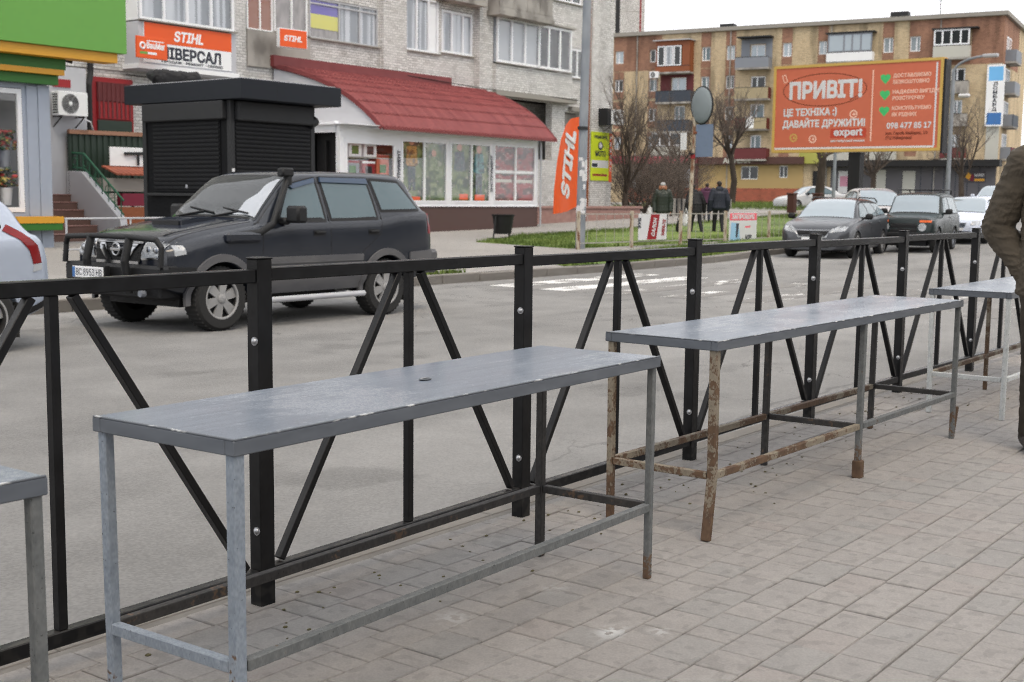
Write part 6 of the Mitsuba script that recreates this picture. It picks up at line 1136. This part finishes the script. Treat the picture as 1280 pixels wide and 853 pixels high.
# ---------------- black estate car
es = thing('estate_car', 'black estate car with roof rails parked facing the camera', 'car'); P = place((29.72, 13.0, -0.15 + float(terrain(31.5))), 8)
c = Car(4.75, [(0, .55), (.03, .66), (.10, .74), (.5, .88), (1.05, .98), (1.15, 1.0), (1.5, 1.22), (1.9, 1.42), (2.2, 1.48), (2.8, 1.50), (3.8, 1.47), (4.3, 1.40), (4.5, 1.25), (4.68, .95), (4.75, .7)], [(0, .22), (.5, .19), (4.2, .2), (4.75, .35)],
        [(0, .62), (.08, .74), (.35, .87), (.9, .91), (3.8, .91), (4.5, .86), (4.75, .76)], [(0, .6), (.6, .84), (1.2, .95), (3.0, 1.0), (4.75, 1.04)], [(0, .5), (.3, .7), (1.0, .78), (1.6, .70), (2.1, .62), (4.0, .60), (4.5, .62), (4.75, .6)], .03, (.95, 3.78), .33, .22)
common_car(es, P, c, 'm_blackpaint', [[(1.45, 1.03), (1.95, 1.36), (2.35, 1.42), (2.38, 1.05)], [(2.47, 1.05), (2.44, 1.425), (3.2, 1.42), (3.3, 1.07)], [(3.4, 1.08), (3.3, 1.42), (4.1, 1.38), (4.25, 1.1)]], (1.13, 2.05, .76, .60), [[(1.3, .3), (1.32, .95)], [(2.42, .25), (2.42, 1.02)], [(3.35, .55), (3.4, 1.05)]], [(2.25, .88), (3.2, .9)], .33, .22, .80, (1.55, 1.04),
           [('headlight', [(.40, .63), (.78, .70), (.80, .80), (.62, .82), (.46, .74)], 'm_lamp'), ('fog_lamp', [(.5, .33), (.72, .36), (.70, .43), (.52, .42)], 'm_silver')])
part(es, 'grille', P(c.front_patch(Polygon([(-.36, .55), (.36, .55), (.42, .70), (-.42, .70)]), 0.012)), 'm_black'); part(es, 'grille_chrome', P(c.front_patch(Polygon([(-.36, .52), (.36, .52), (.46, .72), (-.46, .72)]).difference(Polygon([(-.33, .555), (.33, .555), (.41, .69), (-.41, .69)])), 0.02)), 'm_chrome'); part(es, 'lower_grille', P(c.front_patch(Polygon([(-.42, .28), (.42, .28), (.46, .42), (-.46, .42)]), 0.01)), 'm_black')
part(es, 'number_plate', P(c.front_patch(sbox(-.26, .44, .26, .53), 0.03)), 'm_white')
for sg in (-1, 1): part(es, 'roof_rail', P(path([(2.0, sg * .60, 1.47), (2.2, sg * .60, 1.54), (4.0, sg * .58, 1.52), (4.3, sg * .58, 1.42)], .018)), 'm_dark')
# ---------------- dark green boxy off-roader
nv = thing('boxy_car', 'old dark green boxy off road car with a roof rack behind the black estate car', 'car'); P = place((34.35, 12.35, -0.15 + float(terrain(36))), 7)
c = Car(3.7, [(0, .62), (.03, .86), (.08, .93), (.6, .98), (1.10, 1.03), (1.18, 1.06), (1.45, 1.40), (1.62, 1.57), (1.85, 1.62), (2.6, 1.64), (3.35, 1.60), (3.5, 1.5), (3.66, 1.0), (3.7, .8)], [(0, .42), (.4, .36), (3.3, .36), (3.7, .45)], [(0, .70), (.05, .78), (.3, .83), (3.4, .83), (3.65, .80), (3.7, .74)],
        [(0, .85), (.6, .93), (1.2, .99), (3.7, 1.02)], [(0, .62), (.2, .72), (1.1, .74), (1.6, .66), (3.3, .64), (3.7, .66)], .025, (.66, 2.86), .34, .19)
common_car(nv, P, c, 'm_greenpaint', [[(1.42, 1.06), (1.64, 1.50), (2.18, 1.54), (2.2, 1.07)], [(2.3, 1.07), (2.28, 1.54), (3.2, 1.52), (3.3, 1.08)]], (1.17, 1.62, .72, .64), [[(1.3, .4), (1.34, 1.02)], [(2.25, .4), (2.25, 1.04)]], [(2.1, .96)], .34, .19, .72, (1.42, 1.12), [('headlight', [(.5 + .11 * math.cos(a), .70 + .11 * math.sin(a)) for a in np.linspace(0, 2 * np.pi, 20)[:-1]], 'm_lamp'), ('indicator', [(.42, .83), (.74, .83), (.74, .89), (.42, .89)], 'm_amber')], 8, rimmat='m_balcgrey', wsglass='m_glass_blue')
part(nv, 'grille', P(c.front_patch(Polygon([(-.36, .55), (.36, .55), (.36, .80), (-.36, .80)]), 0.01)), 'm_black'); part(nv, 'front_bumper', P(box(-.12, .05, -.78, .78, .44, .55, .02)), 'm_plastic')
for s_ in (-1, 1): part(nv, 'roof_rack', P(path([(1.75, s_ * .58, 1.64), (1.8, s_ * .6, 1.74), (3.2, s_ * .6, 1.74), (3.3, s_ * .58, 1.62)], .018)), 'm_dark')
for k in range(6): part(nv, 'rack_bar', P(tube((1.85 + .26 * k, -.6, 1.735), (1.85 + .26 * k, .6, 1.735), .014, n=6)), 'm_dark')
# ---------------- white saloon behind, white hatchback at the left, cars further off
sal_top = [(0, .5), (.03, .62), (.1, .70), (.6, .84), (1.05, .92), (1.15, .95), (1.5, 1.18), (1.85, 1.38), (2.1, 1.43), (2.8, 1.44), (3.3, 1.36), (3.75, 1.08), (3.85, 1.02), (4.3, .98), (4.4, .8), (4.42, .6)]
sal = lambda: Car(4.42, sal_top, [(0, .24), (.5, .2), (4.0, .22), (4.42, .36)], [(0, .60), (.08, .74), (.35, .84), (.9, .86), (3.8, .86), (4.3, .80), (4.42, .70)], [(0, .55), (.6, .8), (1.2, .90), (3.2, .95), (4.42, .96)], [(0, .5), (.3, .68), (1.0, .74), (1.6, .66), (2.1, .58), (3.2, .56), (3.8, .66), (4.42, .62)], .03, (.88, 3.5), .31, .2)
wl = thing('saloon_car', 'white saloon car parked behind the dark green boxy car', 'car'); P = place((40.0, 12.75, -0.15 + float(terrain(42))), 6); c = sal()
common_car(wl, P, c, 'm_whitepaint', [[(1.45, .98), (1.9, 1.31), (2.25, 1.36), (2.28, .99)], [(2.37, .99), (2.34, 1.365), (2.85, 1.36), (3.3, 1.12), (3.35, 1.0)]], (1.13, 1.98, .72, .57), [[(1.3, .3), (1.32, .9)], [(2.32, .25), (2.32, .97)]], [(2.15, .84), (3.05, .86)], .31, .2, .75, (1.5, .99), [('headlight', [(.45, .56), (.74, .60), (.74, .72), (.5, .70)], 'm_lamp')], 5)
part(wl, 'grille', P(c.front_patch(Polygon([(-.3, .5), (.3, .5), (.34, .64), (-.34, .64)]), 0.012)), 'm_balcdark'); part(wl, 'lower_grille', P(c.front_patch(Polygon([(-.5, .26), (.5, .26), (.5, .38), (-.5, .38)]), 0.012)), 'm_black'); part(wl, 'number_plate', P(c.front_patch(sbox(-.26, .40, .26, .49), 0.03)), 'm_paper')
hb = thing('hatchback_car', 'silvery white hatchback at the left edge with its red tail lamp towards us', 'car'); P = place((2.78, 11.28, -0.15), 0)
c = Car(4.05, [(0, .5), (.03, .62), (.1, .70), (.6, .88), (1.0, .98), (1.1, 1.01), (1.5, 1.28), (1.9, 1.46), (2.2, 1.51), (2.9, 1.52), (3.4, 1.47), (3.65, 1.38), (3.86, 1.12), (4.0, .92), (4.05, .6)], [(0, .24), (.5, .2), (3.5, .24), (4.05, .38)], [(0, .60), (.08, .72), (.35, .83), (.9, .86), (3.3, .86), (3.7, .83), (3.95, .76), (4.05, .66)],
        [(0, .55), (.6, .82), (1.2, .95), (3.0, 1.02), (4.05, 1.04)], [(0, .5), (.3, .66), (1.0, .74), (1.6, .66), (2.1, .60), (3.4, .57), (3.8, .62), (4.05, .58)], .03, (.82, 3.28), .315, .2)
common_car(hb, P, c, 'm_silverblue', [[(1.4, 1.04), (1.9, 1.39), (2.25, 1.44), (2.28, 1.05)], [(2.37, 1.06), (2.34, 1.445), (3.05, 1.43), (3.2, 1.1)], [(3.3, 1.12), (3.2, 1.41), (3.42, 1.38), (3.5, 1.14)]], (1.08, 1.98, .72, .58), [[(1.25, .3), (1.27, .95)], [(2.32, .25), (2.32, 1.03)]], [(2.15, .9), (3.0, .93)], .315, .2, .755, (1.45, 1.05), [('headlight', [(.42, .58), (.74, .64), (.74, .78), (.5, .74)], 'm_lamp')], 5)
for sg in (-1, 1):
    k = part(hb, 'tail_lamp', P(c.skin(Polygon([(3.52, 1.10), (3.58, 1.155), (3.72, 1.08), (3.86, .96), (3.90, .80), (3.80, .79), (3.76, .92), (3.66, 1.02)]), 0.010, sg, 0.04)), 'm_lampred', smooth=30); part(k, 'clear_tip', P(c.skin(Polygon([(3.80, .785), (3.90, .795), (3.90, .735), (3.79, .72)]), 0.010, sg, 0.04)), 'm_lamp')
    part(hb, 'mud_flap', P(box(3.60, 3.615, sg * .64, sg * .85, .13, .45)), 'm_rubber'); part(hb, 'lower_bumper', P(c.skin(Polygon([(3.66, .30), (4.0, .40), (4.0, .47), (3.66, .36)]), 0.012, sg)), 'm_black')
part(hb, 'rear_window', P(c.front_patch(sbox(-.5, 1.12, .5, 1.36), 0.006, True)), 'm_glass'); part(hb, 'number_plate', P(c.front_patch(sbox(-.26, .62, .26, .73), 0.01, True)), 'm_paper')
mv = thing('parked_car', 'pale grey car half hidden behind the roof of the black estate car', 'car', None); P = place((38.6, 14.2, -0.12 + float(terrain(40))), 38); c = sal()
common_car(mv, P, Car(4.42, [(a, b * 1.18) for a, b in sal_top], [(0, .24), (.5, .2), (4.0, .22), (4.42, .36)], [(0, .60), (.08, .74), (.35, .84), (.9, .86), (3.8, .86), (4.3, .80), (4.42, .70)], [(0, .6), (.6, .9), (1.2, 1.06), (3.2, 1.1), (4.42, 1.1)], [(0, .5), (.3, .68), (1.0, .74), (1.6, .66), (2.1, .60), (3.2, .58), (3.8, .66), (4.42, .62)], .03, (.88, 3.5), .31, .2),
           'm_silverpaint', [[(1.45, 1.14), (1.9, 1.55), (2.25, 1.6), (2.28, 1.15)], [(2.37, 1.15), (2.34, 1.6), (2.85, 1.58), (3.3, 1.3), (3.35, 1.16)]], (1.13, 1.98, .72, .57), [], [], .31, .2, .75, (1.5, 1.14), [('headlight', [(.45, .66), (.74, .7), (.74, .84), (.5, .82)], 'm_lamp')], 5)
sm = thing('parked_car', 'small silver car far off before the red plinth of the yellow block', 'car', None); P = place((70.6, 33.2, .73), -40); c = sal()
common_car(sm, P, c, 'm_silverpaint', [[(1.45, .98), (1.9, 1.31), (2.25, 1.36), (2.28, .99)], [(2.37, .99), (2.34, 1.365), (2.85, 1.36), (3.3, 1.12), (3.35, 1.0)]], (1.13, 1.98, .72, .57), [], [], .31, .2, .75, (1.5, .99), [('headlight', [(.45, .56), (.74, .60), (.74, .72), (.5, .70)], 'm_lamp')], 5)
fw = thing('parked_car', 'white car glimpsed between the white saloon and the man in brown', 'car', None); P = place((58.6, 17.2, terrain(60.0)), 8); c = sal()
common_car(fw, P, c, 'm_whitepaint', [[(1.45, .98), (1.9, 1.31), (2.25, 1.36), (2.28, .99)], [(2.37, .99), (2.34, 1.365), (2.85, 1.36), (3.3, 1.12), (3.35, 1.0)]], (1.13, 1.98, .72, .57), [], [], .31, .2, .75, (1.5, .99), [('headlight', [(.45, .56), (.74, .60), (.74, .72), (.5, .70)], 'm_lamp')], 5)
# ================================================================ PEOPLE
def person(label, loc, h, face, jacket, trousers, shoes, hair, stride=0.0, arms=((0.12, 0.05), (0.12, 0.05)), hat=None, hood=None, fine=False, coat_len=0.0, bend=0.0, crease=0.0, pocket=(False, False), bulk=1.0, stance=1.0):
    """standing or walking figure; local +x is where it looks. arms: (forward, outward) offsets of the hands in metres."""
    t = thing('person', label, 'person'); s = h / 1.75; P = place(loc, face); ref = 0.018 if fine else 0.05; it = 8
    q = lambda x, y, z: np.array([x, y, z]) * s
    hip, chest, neck, head = q(0, 0, .95), q(bend * .25, 0, 1.30), q(bend * .42, 0, 1.50), q(bend * .52 + .02, 0, 1.645)
    L = {}
    for sg, st in ((1, stride), (-1, -stride)):
        L[sg] = dict(hip=q(0, sg * .095, .93), knee=q(st * .55 + .03, sg * .10 * (1 + stance) / 2, .50), ankle=q(st - (.06 if st < 0 else 0), sg * .105 * stance, .09), toe=q(st + .15, sg * .12 * stance, .035), heel=q(st - .06, sg * .105 * stance, .045))
    A = {}
    for (sg, (fw, ou)), pk in zip(((1, arms[0]), (-1, arms[1])), pocket):
        sh = chest + q(0, sg * .185, .13); ha = (hip + q(fw, sg * (.25 + ou), -.13)) if not pk else hip + q(-.02, sg * .16, -.06)
        el = (sh + ha) / 2 + (q(-.05, sg * .05, 0) if not pk else q(-.10, sg * .11, -.05)); A[sg] = dict(sh=sh, el=el, ha=ha)
    S3 = lambda r: np.array([r] * 3) * s
    body = [(hip, chest, np.array([.10, .15, .11]) * s, np.array([.11, .16, .14]) * s), (chest, neck, S3(.10), S3(.06)), (neck - q(0, 0, .02), head - q(.01, 0, .05), S3(.055), S3(.052)), (head + q(-.015, 0, .03), head + q(.012, 0, -.03), np.array([.092, .075, .095]) * s, np.array([.08, .066, .09]) * s),
            (head + q(.085, 0, .005), head + q(.10, 0, -.03), S3(.011), S3(.016)), (head + q(-.0, .076, .0), head + q(-.0, .078, -.03), S3(.018), S3(.014)), (head + q(-.0, -.076, .0), head + q(-.0, -.078, -.03), S3(.018), S3(.014))]
    for sg in (1, -1):
        l, a = L[sg], A[sg]; body += [(l['hip'], l['knee'], S3(.075), S3(.05)), (l['knee'], l['ankle'], S3(.05), S3(.036)), (l['heel'], l['toe'], S3(.032), S3(.026)), (a['sh'], a['el'], S3(.045), S3(.038)), (a['el'], a['ha'], S3(.036), S3(.024))]
        d = a['ha'] - a['el']; d = d / np.linalg.norm(d); pal = a['ha'] + d * .075 * s; out = np.array([0, sg, 0.])
        body.append((a['ha'] + d * .02 * s, pal, np.array([.032, .018, .032]) * s, np.array([.036, .016, .03]) * s))
        for i, ln in enumerate((.062, .072, .068, .052)):
            b0 = pal + np.array([(1.5 - i) * .019, 0, 0]) * s; k1 = b0 + d * ln * .55 * s + np.array([.004, -sg * .006, 0]) * s; k2 = k1 + d * ln * .45 * s + np.array([0, -sg * .016, 0]) * s; body += [(b0, k1, S3(.0088), S3(.0082)), (k1, k2, S3(.0082), S3(.007))]
        th0 = a['ha'] + d * .035 * s + np.array([.028, 0, 0]) * s; th1 = th0 + d * .035 * s + np.array([.022, -sg * .008, 0]) * s; body += [(th0, th1, S3(.011), S3(.0095)), (th1, th1 + d * .028 * s, S3(.0095), S3(.008))]
    part(t, 'body', P(bones(body, 0.012 if fine else 0.03, 3)), 'm_skin', smooth=True)
    tr = []
    for sg in (1, -1): l = L[sg]; tr += [(l['hip'] + q(0, 0, .02), l['knee'], S3(.098), S3(.074)), (l['knee'], l['ankle'] + q(0, 0, .01), S3(.072), S3(.058))]
    tr.append((hip + q(0, .06, -.01), hip + q(0, -.06, -.01), S3(.115), S3(.115)))
    wr = (lambda v: 0.012 * (meshkit.fbm(v * np.array([18, 18, 30]), 3, 5) - 0.5)) if fine else None
    part(t, 'trousers', P(bones(tr, ref, it, wr)), trousers, smooth=True)
    for sg in (1, -1): l = L[sg]; part(t, 'shoe', P(bones([(l['heel'] + q(0, 0, .01), l['toe'] + q(0, 0, .005), S3(.046), S3(.04)), (l['heel'] + q(.02, 0, .02), l['ankle'] + q(0, 0, .02), S3(.05), S3(.052))], 0.03, 3)), shoes, smooth=True)
    ck = []
    bz = hip + q(0, 0, -.05 - coat_len)
    ck += [(bz, hip + q(0, 0, .12), np.array([.135, .185, .06]) * s * bulk, np.array([.125, .17, .1]) * s * bulk), (hip + q(0, 0, .1), chest + q(0, 0, .02), np.array([.128, .172, .1]) * s * bulk, np.array([.135, .18, .13]) * s * bulk), (chest + q(0, .13, .10), chest + q(0, -.13, .10), S3(.085 * bulk), S3(.085 * bulk)), (chest + q(0, 0, .1), neck + q(-.0, 0, -.01), S3(.115), S3(.078))]
    for sg in (1, -1): a = A[sg]; ck += [(a['sh'], a['el'], S3(.082 * bulk), S3(.072 * bulk)), (a['el'], a['ha'], S3(.071 * bulk), S3(.052 * bulk))]
    if hood: ck.append((neck + q(-.06, .05, .0), neck + q(-.06, -.05, .0), S3(.075), S3(.075)))
    def folds(v):
        n_ = meshkit.fbm(v * np.array([8, 8, 22]) + 3, 3, 8); return crease * (1.4 * (1 - np.minimum(1, np.abs(n_ - 0.5) * 5)) ** 2 - 0.4) + crease * 0.4 * (meshkit.fbm(v * np.array([30, 30, 70]), 2, 2) - .5)
    def quilt(v): return 0.012 * np.abs(np.sin(v[:, 2] * 28))
    part(t, 'jacket', P(bones(ck, ref if not fine else 0.011, it if not fine else 5, folds if crease else quilt)), jacket, smooth=True)
    if hat: part(t, 'hat', P(bones([(head + q(-.01, 0, .05), head + q(-.015, 0, .075), np.array([.105, .09, .07]) * s, np.array([.09, .08, .06]) * s)], 0.03, 4)), hat, smooth=True)
    else: part(t, 'hair', P(bones([(head + q(-.03, 0, .04), head + q(-.02, 0, .055), np.array([.092, .082, .075]) * s, np.array([.085, .076, .065]) * s), (head + q(-.06, 0, .0), head + q(-.05, 0, -.05), S3(.06), S3(.05))], 0.03, 4)), hair, smooth=True)
    if hood == 'fur': part(t, 'fur_collar', P(bones([(neck + q(.02, .085, .06), neck + q(-.05, .09, .12), S3(.05), S3(.045)), (neck + q(.02, -.085, .06), neck + q(-.05, -.09, .12), S3(.05), S3(.045)), (neck + q(-.06, .06, .06), neck + q(-.06, -.06, .06), S3(.06), S3(.06))], 0.02, 2, lambda v: 0.02 * (meshkit.noise(v * 60, 3) - .5))), 'm_fur')
    for sg in (1, -1): e = trimesh.creation.icosphere(2, .011 * s); e.vertices += head + q(.078, sg * .03, .018); part(t, 'eye', P(e), 'm_ink', smooth=True)
    m_ = trimesh.creation.icosphere(2, 1.0); m_.vertices *= np.array([.006, .022, .005]) * s; m_.vertices += head + q(.083, 0, -.062); part(t, 'mouth', P(m_), 'm_maroon', smooth=True)
    return t, P, A, s

mat('m_brownjacket', lambda p, n, uv: mix((0.048, 0.039, 0.028), (0.078, 0.064, 0.047), fbm(p.x * 9, p.y * 9, p.z * 9, 3)), 0.75, 0.25, sheen=0.3, bump=(lambda p, n, uv: noise(p.x * 400, p.y * 400, p.z * 400), 0.0006, 5e-4))
mat('m_browntrousers', lambda p, n, uv: mix((0.030, 0.025, 0.020), (0.050, 0.042, 0.033), fbm(p.x * 9, p.y * 9, p.z * 9, 3)), 0.85, 0.2)
t, P, A, s = person('man in a brown jacket, hand in pocket, cut off by the right edge', (6.91, 1.65, 0.0), 1.84, 208, 'm_brownjacket', 'm_browntrousers', 'm_leather', 'm_hair', 0.0, ((.05, .0), (.05, .0)), None, True, True, 0.10, 0.0, 0.0065, (True, True), 1.10, 0.9)
t2 = 'person'
for sg in (1, -1):
    a = A[sg]; d = (a['ha'] - a['el']) / np.linalg.norm(a['ha'] - a['el']); part(t, 'cuff', P(bones([(a['ha'] - d * .03, a['ha'] + d * .012, np.array([.062] * 3), np.array([.060] * 3))], 0.012, 3, lambda v: 0.004 * np.sin(v[:, 2] * 300))), 'm_brownjacket', smooth=True)
for sg in (1, -1):
    a = A[sg]; part(t, 'sleeve_seam', P(path([a['sh'] + np.array([0, sg * .070 * s, .05]), a['el'] + np.array([0, sg * .066 * s, .05]), a['ha'] + np.array([0, sg * .045 * s, .05])], 0.0035, 5)), 'm_browntrousers')
part(t, 'zip', P(tube((.150 * s * 1.08, 0.0, .86 * s), (.150 * s * 1.05, 0.0, 1.40 * s), 0.006, n=6)), 'm_dark')
zp = lambda x: 0.0
person('woman in a dark green quilted jacket and pale hat walking behind the advert board', (37.4, 21.8, float(terrain(37.4))), 1.76, 215, 'm_olive', 'm_blackcloth', 'm_leather', 'm_hair', 0.12, ((.05, .02), (.05, .02)), 'm_greyhat', 'fur', False, 0.12, 0, 0, (False, False), 1.25)
bagA = thing('shopping_bag', 'white plastic bag in the left hand of the woman in green', 'bag'); part(bagA, 'sack', bones([((37.05, 22.1, .90), (37.05, 22.1, .62), np.array([.05, .07, .1]), np.array([.08, .13, .14]))], 0.04, 3, lambda v: .03 * (meshkit.fbm(v * 14, 2, 1) - .5)), 'm_paper', smooth=True); part(bagA, 'handle', path([(37.05, 22.02, .95), (37.05, 22.1, 1.08), (37.05, 22.18, .95)], .012, 5), 'm_paper')
person('person in black bending beside the mirror pole with shopping bags', (38.05, 20.85, float(terrain(38))), 1.72, 60, 'm_blackcloth', 'm_blackcloth', 'm_leather', 'm_hair', 0.18, ((.12, .1), (.1, .12)), None, True, False, 0.10, 0.55, 0, (False, False), 1.15)
for i, (x, y, z, m_, lab) in enumerate(((37.6, 21.0, .50, 'm_paper', 'white carrier bag beside the mirror pole'), (37.5, 21.2, .30, 'm_black', 'black handbag hanging low beside the mirror pole'))):
    b = thing('shopping_bag', lab, 'bag'); part(b, 'sack', bones([((x, y, z + .22), (x, y, z), np.array([.05, .08, .1]), np.array([.07, .13, .12]))], 0.04, 3, lambda v: .03 * (meshkit.fbm(v * 14, 2, 1) - .5)), m_, smooth=True); part(b, 'handle', path([(x, y - .07, z + .3), (x, y, z + .5), (x, y + .07, z + .3)], .012, 5), m_)
person('man in a dark blue quilted jacket walking away right of the mirror pole', (38.6, 20.3, float(terrain(38.6))), 1.82, 40, 'm_navy', 'm_blackcloth', 'm_leather', 'm_hair', 0.15, ((.02, .02), (.05, .03)), None, True, False, 0.02, 0, 0, (False, False), 1.3)
person('person in a purple jacket further off between the two dark figures', (48.9, 26.3, float(terrain(48.9))), 1.66, 30, 'm_purple', 'm_denim', 'm_leather', 'm_hair', 0.15, ((.05, .02), (.05, .02)), None, True, False, 0.0, 0, 0, (False, False), 1.1)
